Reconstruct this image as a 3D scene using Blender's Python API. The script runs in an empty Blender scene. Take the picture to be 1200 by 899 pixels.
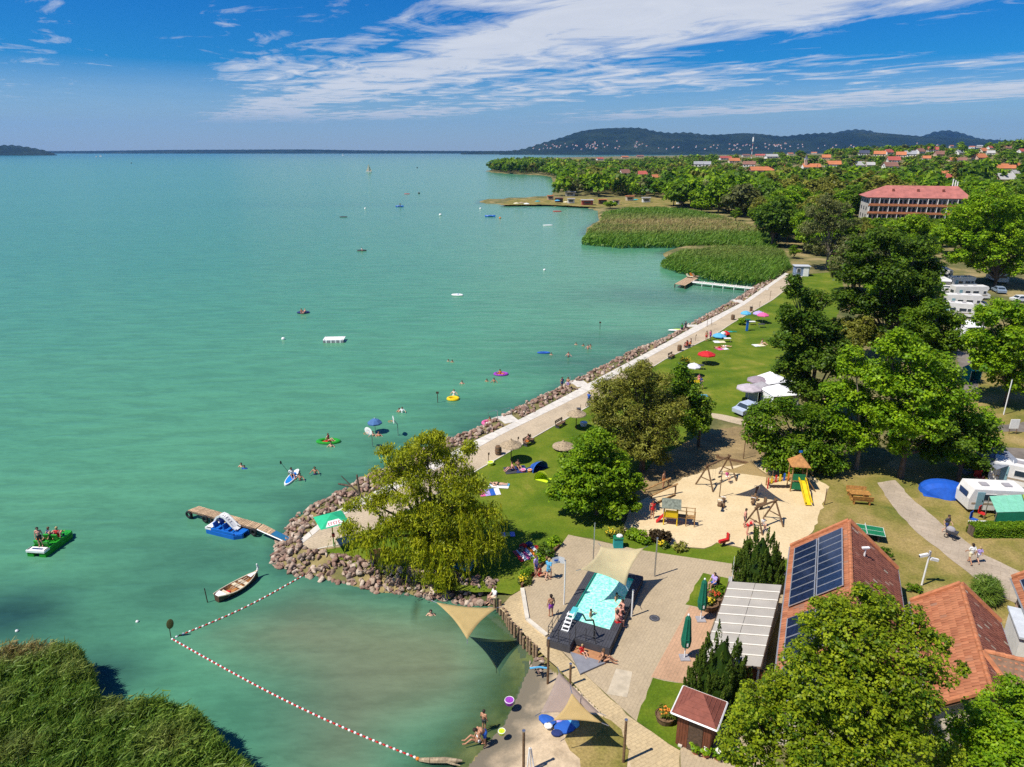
import bpy, math, random
import numpy as np
from mathutils import Vector, Matrix, Euler
R = math.radians
rng = np.random.default_rng(7)
rnd = random.Random(11)
S = bpy.context.scene
COL = S.collection
# ------------------------------------------------------------------ camera
CAMH, PITCH, FPX = 31.0, R(18.81), 800.0
cam_d = bpy.data.cameras.new('camera'); cam = bpy.data.objects.new('camera', cam_d); COL.objects.link(cam)
cam.location = (0, 0, CAMH); cam.rotation_euler = (R(90) - PITCH, 0, 0)
cam_d.sensor_width = 36; cam_d.lens = 24; cam_d.clip_start = 0.5; cam_d.clip_end = 60000
S.camera = cam
S.view_settings.view_transform = 'Standard'; S.view_settings.look = 'None'
S.view_settings.gamma = 1; S.view_settings.exposure = 0.3
S.render.engine = 'CYCLES'
S.cycles.max_bounces = 5; S.cycles.diffuse_bounces = 3; S.cycles.glossy_bounces = 2
S.cycles.transmission_bounces = 3; S.cycles.transparent_max_bounces = 8; S.cycles.volume_bounces = 0
S.cycles.use_denoising = False
S.cycles.caustics_reflective = False; S.cycles.caustics_refractive = False
# ------------------------------------------------------------------ world sky with wind-drawn cirrus
SUN_DIR = Vector((-0.89 * math.cos(R(57)), -0.45 * math.cos(R(57)), math.sin(R(57)))).normalized()  # towards the sun
W = bpy.data.worlds.new('World'); S.world = W; W.use_nodes = True
def node(nt, t, **k):
    n = nt.nodes.new(t)
    for a, b in k.items(): setattr(n, a, b)
    return n
def ramp(nt, pts, interp='LINEAR'):
    r = nt.nodes.new('ShaderNodeValToRGB'); e = r.color_ramp.elements; r.color_ramp.interpolation = interp
    while len(e) < len(pts): e.new(0.5)
    for i, (p, c) in enumerate(pts):
        e[i].position = p; e[i].color = (c, c, c, 1) if not hasattr(c, '__len__') else (*c[:3], 1)
    return r
def mth(nt, op, a, b=None, c=None, clamp=False):
    n = nt.nodes.new('ShaderNodeMath'); n.operation = op; n.use_clamp = clamp
    for i, x in enumerate((a, b, c)):
        if x is None: continue
        if isinstance(x, (int, float)): n.inputs[i].default_value = x
        else: nt.links.new(x, n.inputs[i])
    return n.outputs[0]
def mixc(nt, f, a, b, mode='MIX'):
    n = nt.nodes.new('ShaderNodeMix'); n.data_type = 'RGBA'; n.blend_type = mode
    for s, x in ((0, f), (6, a), (7, b)):
        if isinstance(x, (int, float)): n.inputs[s].default_value = x
        elif isinstance(x, tuple): n.inputs[s].default_value = (*x[:3], 1)
        else: nt.links.new(x, n.inputs[s])
    return n.outputs[2]
def build_sky():
    nt = W.node_tree; nt.nodes.clear(); L = nt.links.new
    out = node(nt, 'ShaderNodeOutputWorld'); bg = node(nt, 'ShaderNodeBackground')
    sky = node(nt, 'ShaderNodeTexSky', sky_type='NISHITA', sun_disc=False)
    sky.sun_elevation = R(57); sky.sun_rotation = math.atan2(SUN_DIR.x, SUN_DIR.y)
    sky.air_density = 1.0; sky.dust_density = 0.5; sky.ozone_density = 3.0; sky.altitude = 100
    hs = node(nt, 'ShaderNodeHueSaturation'); hs.inputs['Saturation'].default_value = 1.40; hs.inputs['Hue'].default_value = 0.497
    L(sky.outputs[0], hs.inputs['Color'])
    gm = node(nt, 'ShaderNodeGamma'); gm.inputs[1].default_value = 1.0; L(mixc(nt, 1.0, hs.outputs[0], (0.075, 0.48, 0.84), 'MULTIPLY'), gm.inputs[0])
    tc = node(nt, 'ShaderNodeTexCoord'); sep = node(nt, 'ShaderNodeSeparateXYZ'); L(tc.outputs['Generated'], sep.inputs[0])
    z = mth(nt, 'MAXIMUM', sep.outputs[2], 0.012)
    X = mth(nt, 'DIVIDE', sep.outputs[0], z); Y = mth(nt, 'DIVIDE', sep.outputs[1], z)
    # frame along the wind: s runs along the streaks, p across them
    p = mth(nt, 'ADD', mth(nt, 'MULTIPLY', X, 0.86), mth(nt, 'MULTIPLY', Y, 0.50))
    s = mth(nt, 'ADD', mth(nt, 'MULTIPLY', X, 0.50), mth(nt, 'MULTIPLY', Y, -0.86))
    def noise(sx, sp, det, rough, off, dist=0.0):
        cb = node(nt, 'ShaderNodeCombineXYZ')
        L(mth(nt, 'MULTIPLY', s, sx), cb.inputs[0]); L(mth(nt, 'MULTIPLY', p, sp), cb.inputs[1]); cb.inputs[2].default_value = off
        n = node(nt, 'ShaderNodeTexNoise'); n.inputs['Scale'].default_value = 1; n.inputs['Detail'].default_value = det
        n.inputs['Roughness'].default_value = rough; n.inputs['Distortion'].default_value = dist; L(cb.outputs[0], n.inputs['Vector']); return n.outputs[0]
    big = noise(0.10, 0.34, 3, 0.5, 3.3, 0.3)
    fine = noise(1.0, 1.35, 10, 0.66, 8.1, 0.9)
    wisp = noise(0.16, 2.2, 6, 0.6, 1.7, 0.4)
    warp = mth(nt, 'MULTIPLY', mth(nt, 'SUBTRACT', noise(0.25, 0.4, 3, 0.5, 5.0), 0.5), 1.6)
    pw = mth(nt, 'ABSOLUTE', mth(nt, 'ADD', p, warp))  # mirrors the bands behind the viewpoint: unseen cloud added to whiten the ambient light
    def band(c, w):   # soft window across the streaks
        d = mth(nt, 'DIVIDE', mth(nt, 'ABSOLUTE', mth(nt, 'SUBTRACT', pw, c)), w)
        return mth(nt, 'SUBTRACT', 1.0, d, clamp=True)
    m1 = band(4.1, 2.3); m2 = mth(nt, 'MULTIPLY', band(7.0, 3.4), mth(nt, 'DIVIDE', mth(nt, 'SUBTRACT', -4.5, s), 4.5, clamp=True)); m3 = band(13.8, 4.2); m4 = band(2.4, 1.0); m5 = band(9.6, 1.2)
    env = mth(nt, 'MAXIMUM', mth(nt, 'MULTIPLY', m1, 1.5, clamp=True), mth(nt, 'MULTIPLY', m2, 1.6, clamp=True))
    env = mth(nt, 'MAXIMUM', env, mth(nt, 'MULTIPLY', m3, 1.4, clamp=True))
    env = mth(nt, 'MAXIMUM', env, mth(nt, 'MULTIPLY', m4, 0.42)); env = mth(nt, 'MAXIMUM', env, mth(nt, 'MULTIPLY', m5, 0.35))
    def dev(n, k): return mth(nt, 'MULTIPLY', mth(nt, 'SUBTRACT', n, 0.5), k)
    dens = mth(nt, 'ADD', mth(nt, 'MULTIPLY', env, 0.85), mth(nt, 'ADD', dev(fine, 2.5), mth(nt, 'ADD', dev(wisp, 1.0), dev(big, 1.8))))
    dens = mth(nt, 'MULTIPLY', mth(nt, 'SUBTRACT', dens, 0.27), 1.45, clamp=True)
    dens = mth(nt, 'MULTIPLY', dens, mth(nt, 'DIVIDE', mth(nt, 'SUBTRACT', sep.outputs[2], 0.012), 0.035, clamp=True))
    # low pale veil towards the horizon
    veil = mth(nt, 'MULTIPLY', mth(nt, 'SUBTRACT', 1.0, mth(nt, 'DIVIDE', sep.outputs[2], 0.105), clamp=True), 0.84)
    dens = mth(nt, 'MAXIMUM', dens, veil)
    dens = mth(nt, 'MULTIPLY', dens, 0.86)
    cloudcol = mixc(nt, fine, (4.9, 5.2, 5.8), (7.4, 7.5, 7.6))
    lowc = mixc(nt, mth(nt, 'DIVIDE', sep.outputs[2], 0.075, clamp=True), (3.9, 4.5, 5.3), cloudcol)
    L(mixc(nt, dens, gm.outputs[0], lowc), bg.inputs[0]); bg.inputs[1].default_value = 0.10
    L(bg.outputs[0], out.inputs[0])
build_sky()
sun_d = bpy.data.lights.new('sun', 'SUN'); sun = bpy.data.objects.new('sun', sun_d); COL.objects.link(sun)
sun_d.energy = 5.0; sun_d.angle = R(0.53); sun_d.color = (1.0, 0.95, 0.86)
sun.location = (-60, -30, 120); sun.rotation_euler = SUN_DIR.to_track_quat('Z', 'Y').to_euler()
# ------------------------------------------------------------------ placing helpers
_c, _s = math.cos(PITCH), math.sin(PITCH)
LAND = 0.8
def G(u, v, z=LAND):            # where the ray through a photo point meets height z
    a = (u - 600) / FPX; b = (449.5 - v) / FPX
    t = (z - CAMH) / (-_s + b * _c)
    return Vector((a * t, (_c + b * _s) * t, z))
def Dp(u, v, y):                # the point of that ray at distance y
    a = (u - 600) / FPX; b = (449.5 - v) / FPX
    t = y / (_c + b * _s); return Vector((a * t, y, CAMH + t * (-_s + b * _c)))
def Q(p):
    dz = p[2] - CAMH; f = p[1] * _c - dz * _s; return (600 + FPX * p[0] / f, 449.5 - FPX * (p[1] * _s + dz * _c) / f, f)
# ------------------------------------------------------------------ object helpers
def tag(o, label=None, cat=None, group=None, kind=None):
    if label: o['label'] = label
    if cat: o['category'] = cat
    if group: o['group'] = group
    if kind: o['kind'] = kind
    return o
def thing(name, label, cat, loc=(0, 0, 0), rz=0, group=None):
    o = bpy.data.objects.new(name, None); COL.objects.link(o); o.empty_display_size = 0.2
    o.location = loc; o.rotation_euler = (0, 0, rz); return tag(o, label, cat, group)
def link(name, me, parent=None, loc=(0, 0, 0), rz=0):
    o = bpy.data.objects.new(name, me); COL.objects.link(o); o.location = loc
    o.rotation_euler = (0, 0, rz)
    if parent: o.parent = parent
    return o
def copy_tree(o, parent=None):
    c = o.copy(); COL.objects.link(c)
    if parent: c.parent = parent
    for ch in o.children: copy_tree(ch, c)
    return c
class MB:
    def __init__(s): s.v = []; s.f = []; s.m = []
    def add(s, vs, fs, mi=0, M=None):
        b = len(s.v)
        for p in vs: s.v.append(tuple(M @ Vector(p)) if M else tuple(p))
        for f in fs: s.f.append([b + i for i in f]); s.m.append(mi)
        return s
    def box(s, c, d, rz=0, mi=0, rot=None, top=1.0):
        M = Matrix.Translation(c) @ (rot.to_4x4() if rot else Matrix.Rotation(rz, 4, 'Z'))
        x, y, z = d[0] / 2, d[1] / 2, d[2] / 2; t = top
        return s.add([(-x, -y, -z), (x, -y, -z), (x, y, -z), (-x, y, -z), (-x * t, -y * t, z), (x * t, -y * t, z), (x * t, y * t, z), (-x * t, y * t, z)],
              [(3, 2, 1, 0), (4, 5, 6, 7), (0, 1, 5, 4), (1, 2, 6, 5), (2, 3, 7, 6), (3, 0, 4, 7)], mi, M)
    def cyl(s, a, b, r0, r1=None, n=8, mi=0, cap=True):
        a = Vector(a); b = Vector(b); r1 = r0 if r1 is None else r1
        q = (b - a).to_track_quat('Z', 'Y').to_matrix(); vs = []
        for c, r in ((a, r0), (b, r1)):
            for i in range(n):
                t = 2 * math.pi * i / n; vs.append(c + q @ Vector((r * math.cos(t), r * math.sin(t), 0)))
        fs = [(i, (i + 1) % n, n + (i + 1) % n, n + i) for i in range(n)]
        if cap: fs += [tuple(range(n - 1, -1, -1)), tuple(range(n, 2 * n))]
        return s.add(vs, fs, mi)
    def tube(s, pts, r, n=6, mi=0):
        rs = r if hasattr(r, '__len__') else [r] * len(pts)
        for i in range(len(pts) - 1): s.cyl(pts[i], pts[i + 1], rs[i], rs[i + 1], n, mi)
        return s
    def ell(s, c, r, n=10, k=6, mi=0, rot=None, z0=-1.0):
        vs = []; fs = []; M = Matrix.Translation(c) @ (rot.to_4x4() if rot else Matrix.Identity(4))
        for j in range(k + 1):
            ph = math.asin(max(-1, z0)) + (math.pi / 2 - math.asin(max(-1, z0))) * j / k
            for i in range(n):
                t = 2 * math.pi * i / n
                vs.append((r[0] * math.cos(ph) * math.cos(t), r[1] * math.cos(ph) * math.sin(t), r[2] * math.sin(ph)))
        for j in range(k):
            for i in range(n):
                fs.append((j * n + i, j * n + (i + 1) % n, (j + 1) * n + (i + 1) % n, (j + 1) * n + i))
        return s.add(vs, fs, mi, M)
    def lathe(s, prof, n=12, mi=0, M=None):
        vs = []; fs = []
        for r, z in prof:
            for i in range(n): t = 2 * math.pi * i / n; vs.append((r * math.cos(t), r * math.sin(t), z))
        for j in range(len(prof) - 1):
            for i in range(n): fs.append((j * n + i, j * n + (i + 1) % n, (j + 1) * n + (i + 1) % n, (j + 1) * n + i))
        return s.add(vs, fs, mi, M)
    def torus(s, c, Rr, r, n=16, k=8, mi=0, rot=None, sx=1.0):
        vs = []; fs = []; M = Matrix.Translation(c) @ (rot.to_4x4() if rot else Matrix.Identity(4))
        for i in range(n):
            a = 2 * math.pi * i / n
            for j in range(k):
                b = 2 * math.pi * j / k; q = Rr + r * math.cos(b); vs.append((sx * q * math.cos(a), q * math.sin(a), r * math.sin(b)))
        for i in range(n):
            for j in range(k): fs.append((i * k + j, ((i + 1) % n) * k + j, ((i + 1) % n) * k + (j + 1) % k, i * k + (j + 1) % k))
        return s.add(vs, fs, mi, M)
    def prism(s, poly, z0, z1, mi=0, M=None):
        n = len(poly); vs = [(p[0], p[1], z0) for p in poly] + [(p[0], p[1], z1) for p in poly]
        return s.add(vs, [tuple(range(n - 1, -1, -1)), tuple(range(n, 2 * n))] + [(i, (i + 1) % n, n + (i + 1) % n, n + i) for i in range(n)], mi, M)
    def quad(s, a, b, c, d, mi=0): return s.add([a, b, c, d], [(0, 1, 2, 3)], mi)
    def slab(s, a, b, c, d, t, mi=0):      # a sheet with thickness t below the quad a b c d
        a, b, c, d = map(Vector, (a, b, c, d)); nn = (b - a).cross(d - a).normalized() * t
        vs = [a - nn, b - nn, c - nn, d - nn, a, b, c, d]
        return s.add(vs, [(3, 2, 1, 0), (4, 5, 6, 7), (0, 1, 5, 4), (1, 2, 6, 5), (2, 3, 7, 6), (3, 0, 4, 7)], mi)
    def mesh(s, name, mats, smooth=False):
        me = bpy.data.meshes.new(name); me.from_pydata(s.v, [], s.f)
        for m in (mats if isinstance(mats, (list, tuple)) else [mats]): me.materials.append(m)
        me.polygons.foreach_set('material_index', s.m)
        if smooth: me.polygons.foreach_set('use_smooth', [True] * len(me.polygons))
        me.update(); return me
    def build(s, name, mats, parent=None, loc=(0, 0, 0), rz=0, smooth=False):
        return link(name, s.mesh(name, mats, smooth), parent, loc, rz)
def np_mesh(name, V, F, mat, col=None, smooth=False):
    me = bpy.data.meshes.new(name); n = len(V); k = F.shape[1]
    me.vertices.add(n); me.vertices.foreach_set('co', np.ascontiguousarray(V, dtype=np.float32).ravel())
    me.loops.add(F.size); me.loops.foreach_set('vertex_index', np.ascontiguousarray(F, dtype=np.int32).ravel())
    me.polygons.add(len(F)); me.polygons.foreach_set('loop_start', np.arange(0, F.size, k, dtype=np.int32))
    if smooth: me.polygons.foreach_set('use_smooth', np.ones(len(F), dtype=bool))
    if col is not None:
        at = me.attributes.new('tint', 'FLOAT_COLOR', 'POINT'); c = np.ones((n, 4), np.float32); c[:, :col.shape[1]] = col
        at.data.foreach_set('color', c.ravel())
    me.materials.append(mat) if not isinstance(mat, (list, tuple)) else [me.materials.append(m) for m in mat]
    me.update(calc_edges=True); me.validate(); return me
# ------------------------------------------------------------------ materials
MATS = {}
def pm(name, col, rough=0.7, var=0.18, scale=3.0, bump=0.0, bscale=None, metal=0.0, spec=0.35, col2=None, objvar=0.0, detail=4, coords='Object', stretch=None):
    if name in MATS: return MATS[name]
    m = bpy.data.materials.new(name); m.use_nodes = True; nt = m.node_tree; L = nt.links.new
    b = nt.nodes['Principled BSDF']; b.inputs['Roughness'].default_value = rough; b.inputs['Metallic'].default_value = metal
    b.inputs['Specular IOR Level'].default_value = spec
    tc = node(nt, 'ShaderNodeTexCoord'); vec = tc.outputs[coords]
    if stretch:
        mp = node(nt, 'ShaderNodeMapping'); mp.inputs['Scale'].default_value = stretch; L(vec, mp.inputs[0]); vec = mp.outputs[0]
    n = node(nt, 'ShaderNodeTexNoise'); n.inputs['Scale'].default_value = scale; n.inputs['Detail'].default_value = detail; n.inputs['Roughness'].default_value = 0.6
    L(vec, n.inputs['Vector'])
    c2 = col2 or tuple(min(1, x * (1 - 1.6 * var)) for x in col)
    r = ramp(nt, [(0.34, c2), (0.66, tuple(min(1, x * (1 + 0.5 * var)) for x in col))]); L(n.outputs[0], r.inputs[0]); o = r.outputs[0]
    if objvar:
        oi = node(nt, 'ShaderNodeObjectInfo'); h = node(nt, 'ShaderNodeHueSaturation')
        L(mth(nt, 'ADD', 1 - objvar / 2, mth(nt, 'MULTIPLY', oi.outputs['Random'], objvar)), h.inputs['Value']); L(o, h.inputs['Color']); o = h.outputs[0]
    L(o, b.inputs['Base Color'])
    if bump:
        n2 = node(nt, 'ShaderNodeTexNoise'); n2.inputs['Scale'].default_value = bscale or scale * 4; n2.inputs['Detail'].default_value = 5; L(vec, n2.inputs['Vector'])
        bp = node(nt, 'ShaderNodeBump'); bp.inputs['Strength'].default_value = bump; bp.inputs['Distance'].default_value = 0.05; L(n2.outputs[0], bp.inputs['Height']); L(bp.outputs[0], b.inputs['Normal'])
    MATS[name] = m; return m
def leafmat(name, dark, light, rough=0.45, trans=0.40, objvar=0.22, huevar=0.03):
    if name in MATS: return MATS[name]
    m = bpy.data.materials.new(name); m.use_nodes = True; nt = m.node_tree; L = nt.links.new
    b = nt.nodes['Principled BSDF']; out = nt.nodes['Material Output']; b.inputs['Roughness'].default_value = rough; b.inputs['Specular IOR Level'].default_value = 0.18
    at = node(nt, 'ShaderNodeAttribute', attribute_name='tint'); sp = node(nt, 'ShaderNodeSeparateColor'); L(at.outputs['Color'], sp.inputs[0])
    c = mixc(nt, sp.outputs[2], mixc(nt, sp.outputs[0], dark, light), (0.40, 0.31, 0.13))
    oi = node(nt, 'ShaderNodeObjectInfo'); h = node(nt, 'ShaderNodeHueSaturation')
    L(mth(nt, 'ADD', 1 - objvar / 2, mth(nt, 'MULTIPLY', oi.outputs['Random'], objvar)), h.inputs['Value'])
    L(mth(nt, 'ADD', 0.5 - huevar / 2, mth(nt, 'MULTIPLY', sp.outputs[1], huevar)), h.inputs['Hue']); L(c, h.inputs['Color'])
    L(h.outputs[0], b.inputs['Base Color'])
    tr = node(nt, 'ShaderNodeBsdfTranslucent'); L(h.outputs[0], tr.inputs[0]); mx = node(nt, 'ShaderNodeMixShader'); mx.inputs[0].default_value = trans
    L(b.outputs[0], mx.inputs[1]); L(tr.outputs[0], mx.inputs[2]); L(mx.outputs[0], out.inputs[0])
    MATS[name] = m; return m
# ------------------------------------------------------------------ shoreline and terrain height
COAST_PX = [(500,960),(530,915),(547,897),(566,876),(590,850),(604,822),(614,796),(626,772),(612,749),(594,722),(578,709),(545,704),(500,697),(440,690),(390,677),(345,670),(328,660),(327,645),(335,627),(352,605),(378,591),(430,561),(478,539),(518,520),(555,502),(593,483),(623,468),(650,455),(682,440),(698,432),(740,410),(782,394),(830,367),(869,346),(900,325),(893,322),(860,320),(830,316),(790,305),(775,298),(800,289),(846,284),(800,283),(725,279),(686,275),(690,266),(704,258),(702,247),(690,243.5),(660,242),(620,240.5),(585,239.5),(562,237.5),(567,234.5),(600,232.5),(630,231),(648,229.5),(652,222),(649,213),(645,207),(632,205.5),(600,204),(578,202.5),(570,200.5),(586,197),(590,192),(587,187.5),(610,185.6),(640,184.8),(700,183.8),(760,182.8),(830,181.8),(900,181.0)]
_i0, _i1 = COAST_PX.index((518, 520)), COAST_PX.index((900, 325))
COAST = [G(u, v + ((5.5 - 3.5 * (u - 518) / 382) if _i0 < i < _i1 else 0), 0.0) for i, (u, v) in enumerate(COAST_PX)]
LAKE = [(p.x, p.y) for p in COAST] + [(6000, 7400), (6000, 14000), (-14000, 14000), (-14000, -60), (-16, -60), (-6, 16)]
LAKE_A = np.array(LAKE)
def sdist(P, poly):           # signed distance, positive inside the polygon
    A = np.asarray(poly, float); B = np.roll(A, -1, 0); d = np.full(len(P), 1e18); ins = np.zeros(len(P), bool)
    for a, b in zip(A, B):
        e = b - a; w = P - a; t = np.clip((w @ e) / max(e @ e, 1e-9), 0, 1); q = w - t[:, None] * e; d = np.minimum(d, (q * q).sum(1))
        c = (a[1] > P[:, 1]) != (b[1] > P[:, 1])
        if abs(b[1] - a[1]) > 1e-9: ins ^= c & (P[:, 0] < e[0] * (P[:, 1] - a[1]) / e[1] + a[0])
    return np.where(ins, 1, -1) * np.sqrt(d)
def sstep(x, a, b):
    t = np.clip((x - a) / (b - a), 0, 1); return t * t * (3 - 2 * t)
def height(P):
    P = np.atleast_2d(np.asarray(P, float)); sd = -sdist(P, LAKE_A); x, y = P[:, 0], P[:, 1]
    beach = ((y < 40.5) & (x > -8) & (x < 12)).astype(float)
    wid = 1.3 + 2.6 * beach
    z = np.where(sd > 0, LAND * sstep(sd, -0.2, wid), -0.05 + 0.14 * np.maximum(sd, -16))
    inland = np.maximum(sd - 130, 0)
    z = z + 0.017 * np.minimum(inland, 900) * sstep(y, 230, 420) + 24 * np.exp(-0.5 * (((x - 930) / 390) ** 2 + ((y - 1080) / 420) ** 2)) * sstep(inland, 60, 420)
    return z
def H1(x, y): return float(height([(x, y)])[0])
def hit(u, v, dz=0.0):       # march the ray through a photo point to dz above the terrain
    a = (u - 600) / FPX; b = (449.5 - v) / FPX; d = np.array((a, _c + b * _s, -_s + b * _c))
    t = np.geomspace(60, 4000, 900); P = d[None] * t[:, None]; z = CAMH + P[:, 2]
    below = z < height(P[:, :2]) + dz
    i = int(np.argmax(below)) if below.any() else 899
    return Vector((P[i, 0], P[i, 1], z[i] - dz))
# ------------------------------------------------------------------ ground materials
def ground_mat(name, stops, scale, detail=6, rough=0.95, bump=0.25, fine=None, fine_amt=0.35, bscale=6.0):
    m = bpy.data.materials.new(name); m.use_nodes = True; nt = m.node_tree; L = nt.links.new
    b = nt.nodes['Principled BSDF']; b.inputs['Roughness'].default_value = rough; b.inputs['Specular IOR Level'].default_value = 0.15
    ge = node(nt, 'ShaderNodeNewGeometry'); vec = ge.outputs['Position']
    def nz(s, d, r=0.6, dist=0.0):
        n = node(nt, 'ShaderNodeTexNoise'); n.inputs['Scale'].default_value = s; n.inputs['Detail'].default_value = d; n.inputs['Roughness'].default_value = r; n.inputs['Distortion'].default_value = dist
        L(vec, n.inputs['Vector']); return n.outputs[0]
    r = ramp(nt, stops); L(nz(scale, detail, 0.62, 0.3), r.inputs[0]); o = r.outputs[0]
    f = nz(fine or scale * 14, 5, 0.7); o = mixc(nt, fine_amt, o, mixc(nt, 1.0, o, ramp_out(nt, f), 'MULTIPLY'))
    L(o, b.inputs['Base Color'])
    bp = node(nt, 'ShaderNodeBump'); bp.inputs['Strength'].default_value = bump; bp.inputs['Distance'].default_value = 0.08
    L(nz(bscale, 6, 0.7), bp.inputs['Height']); L(bp.outputs[0], b.inputs['Normal']); MATS[name] = m; return m
def ramp_out(nt, f):
    r = ramp(nt, [(0.3, 0.25), (0.7, 1.5)]); nt.links.new(f, r.inputs[0]); return r.outputs[0]
M_terrain = ground_mat('dry_ground', [(0.28, (0.055, 0.075, 0.022)), (0.48, (0.15, 0.14, 0.05)), (0.62, (0.30, 0.23, 0.10)), (0.8, (0.36, 0.29, 0.16))], 0.13, 7)
M_lawn = ground_mat('lawn_grass', [(0.28, (0.055, 0.105, 0.006)), (0.46, (0.095, 0.150, 0.008)), (0.60, (0.150, 0.185, 0.015)), (0.76, (0.29, 0.24, 0.05))], 0.22, 6, fine=9, fine_amt=0.45)
M_dry = ground_mat('dry_grass', [(0.3, (0.095, 0.125, 0.020)), (0.46, (0.20, 0.175, 0.04)), (0.62, (0.32, 0.235, 0.085)), (0.8, (0.40, 0.30, 0.14))], 0.20, 7, fine=7, fine_amt=0.5)
M_sand = ground_mat('play_sand', [(0.3, (0.57, 0.43, 0.24)), (0.7, (0.67, 0.53, 0.32))], 0.35, 5, fine=5, fine_amt=0.22)
M_beach = ground_mat('beach_sand', [(0.3, (0.33, 0.25, 0.16)), (0.5, (0.52, 0.40, 0.26)), (0.75, (0.60, 0.47, 0.31))], 0.5, 6, fine=4, fine_amt=0.3)
M_dirt = ground_mat('bare_earth', [(0.3, (0.17, 0.12, 0.06)), (0.6, (0.33, 0.235, 0.11)), (0.8, (0.42, 0.31, 0.16))], 0.4, 6, fine=5, fine_amt=0.4)
# ------------------------------------------------------------------ terrain sheet (polar about the viewpoint, fine near, coarse far)
def polar(a0, a1, da, r0, r1, nr):
    az = np.radians(np.arange(a0, a1 + 1e-6, da)); rr = np.geomspace(r0, r1, nr)
    A, Rr = np.meshgrid(az, rr); P = np.stack([np.sin(A) * Rr, np.cos(A) * Rr], -1).reshape(-1, 2)
    na = len(az); i, j = np.meshgrid(np.arange(na - 1), np.arange(nr - 1)); k = (j * na + i).ravel()
    return P, np.stack([k, k + 1, k + na + 1, k + na], 1)
P, Fq = polar(-62, 62, 0.42, 6, 12200, 270)
zt = height(P)
far = np.hypot(P[:, 0], P[:, 1])
terrain = link('ground', np_mesh('ground', np.column_stack([P, zt]), Fq, M_terrain, smooth=True)); tag(terrain, kind='structure')
# ------------------------------------------------------------------ lake
def water_mat():
    m = bpy.data.materials.new('lake_water'); m.use_nodes = True; nt = m.node_tree; L = nt.links.new
    b = nt.nodes['Principled BSDF']; b.inputs['Roughness'].default_value = 0.16; b.inputs['IOR'].default_value = 1.33; b.inputs['Specular IOR Level'].default_value = 0.16
    ge = node(nt, 'ShaderNodeNewGeometry'); at = node(nt, 'ShaderNodeAttribute', attribute_name='tint'); sp = node(nt, 'ShaderNodeSeparateColor'); L(at.outputs['Color'], sp.inputs[0])
    def nz(scale, sc, rot, d, r=0.55, dist=0.0):
        mp = node(nt, 'ShaderNodeMapping'); mp.inputs['Rotation'].default_value = (0, 0, rot); mp.inputs['Scale'].default_value = sc; L(ge.outputs['Position'], mp.inputs[0])
        n = node(nt, 'ShaderNodeTexNoise'); n.inputs['Scale'].default_value = scale; n.inputs['Detail'].default_value = d; n.inputs['Roughness'].default_value = r; n.inputs['Distortion'].default_value = dist; L(mp.outputs[0], n.inputs['Vector']); return n.outputs[0]
    swell = nz(0.62, (0.24, 1, 1), R(-20), 3, 0.5, 0.5); rip = nz(2.2, (0.4, 1, 1), R(-24), 4, 0.6, 0.3); broad = nz(0.012, (0.5, 1, 1), R(-8), 5, 0.6, 0.5); mid = nz(0.08, (0.3, 1, 1), R(-15), 4, 0.6, 0.5)
    deep = mixc(nt, broad, (0.056, 0.210, 0.126), (0.080, 0.250, 0.144))
    deep = mixc(nt, mth(nt, 'MULTIPLY', mid, 0.55), deep, (0.102, 0.275, 0.145))
    cove = mixc(nt, mid, (0.122, 0.170, 0.100), (0.152, 0.172, 0.102))
    c = mixc(nt, sp.outputs[0], deep, cove)
    c = mixc(nt, sp.outputs[1], c, (0.018, 0.060, 0.055))       # weed beds on the lake floor
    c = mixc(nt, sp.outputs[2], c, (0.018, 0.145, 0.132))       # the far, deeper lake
    st = ramp(nt, [(0.40, 0.74), (0.50, 1.0), (0.62, 1.26)]); L(mth(nt, 'ADD', mth(nt, 'MULTIPLY', swell, 0.6), mth(nt, 'MULTIPLY', rip, 0.4)), st.inputs[0])
    c = mixc(nt, 0.48, c, mixc(nt, 1.0, c, st.outputs[0], 'MULTIPLY'))  # light and shade of the waves put into the colour, crests lighter
    L(c, b.inputs['Base Color'])
    hsum = mth(nt, 'ADD', mth(nt, 'MULTIPLY', swell, 0.30), mth(nt, 'MULTIPLY', rip, 0.075))
    bp = node(nt, 'ShaderNodeBump'); bp.inputs['Strength'].default_value = 0.55; L(mth(nt, 'SUBTRACT', 0.8, mth(nt, 'MULTIPLY', sp.outputs[2], 0.8)), bp.inputs['Distance']); L(hsum, bp.inputs['Height']); L(bp.outputs[0], b.inputs['Normal'])
    tr = node(nt, 'ShaderNodeBsdfTransparent'); tr.inputs[0].default_value = (0.72, 0.85, 0.72, 1); mx = node(nt, 'ShaderNodeMixShader'); L(at.outputs['Alpha'], mx.inputs[0]); L(b.outputs[0], mx.inputs[1]); L(tr.outputs[0], mx.inputs[2]); L(mx.outputs[0], nt.nodes['Material Output'].inputs[0])
    MATS['lake_water'] = m; return m
M_water = water_mat()
P, Fq = polar(-62, 62, 0.7, 6, 12200, 190)
cove_poly = [(p.x, p.y) for p in (G(u, v, 0) for u, v in ((205,745),(358,674),(440,688),(578,706),(626,772),(590,850),(490,890),(500,960),(300,960),(300,820)))]
cv = sstep(sdist(P, cove_poly), -1.5, 6.0)
sdw = sdist(P, LAKE_A)
shallow = 1 - sstep(sdw, 0.0, 7.0)
weed = np.zeros(len(P))
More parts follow.
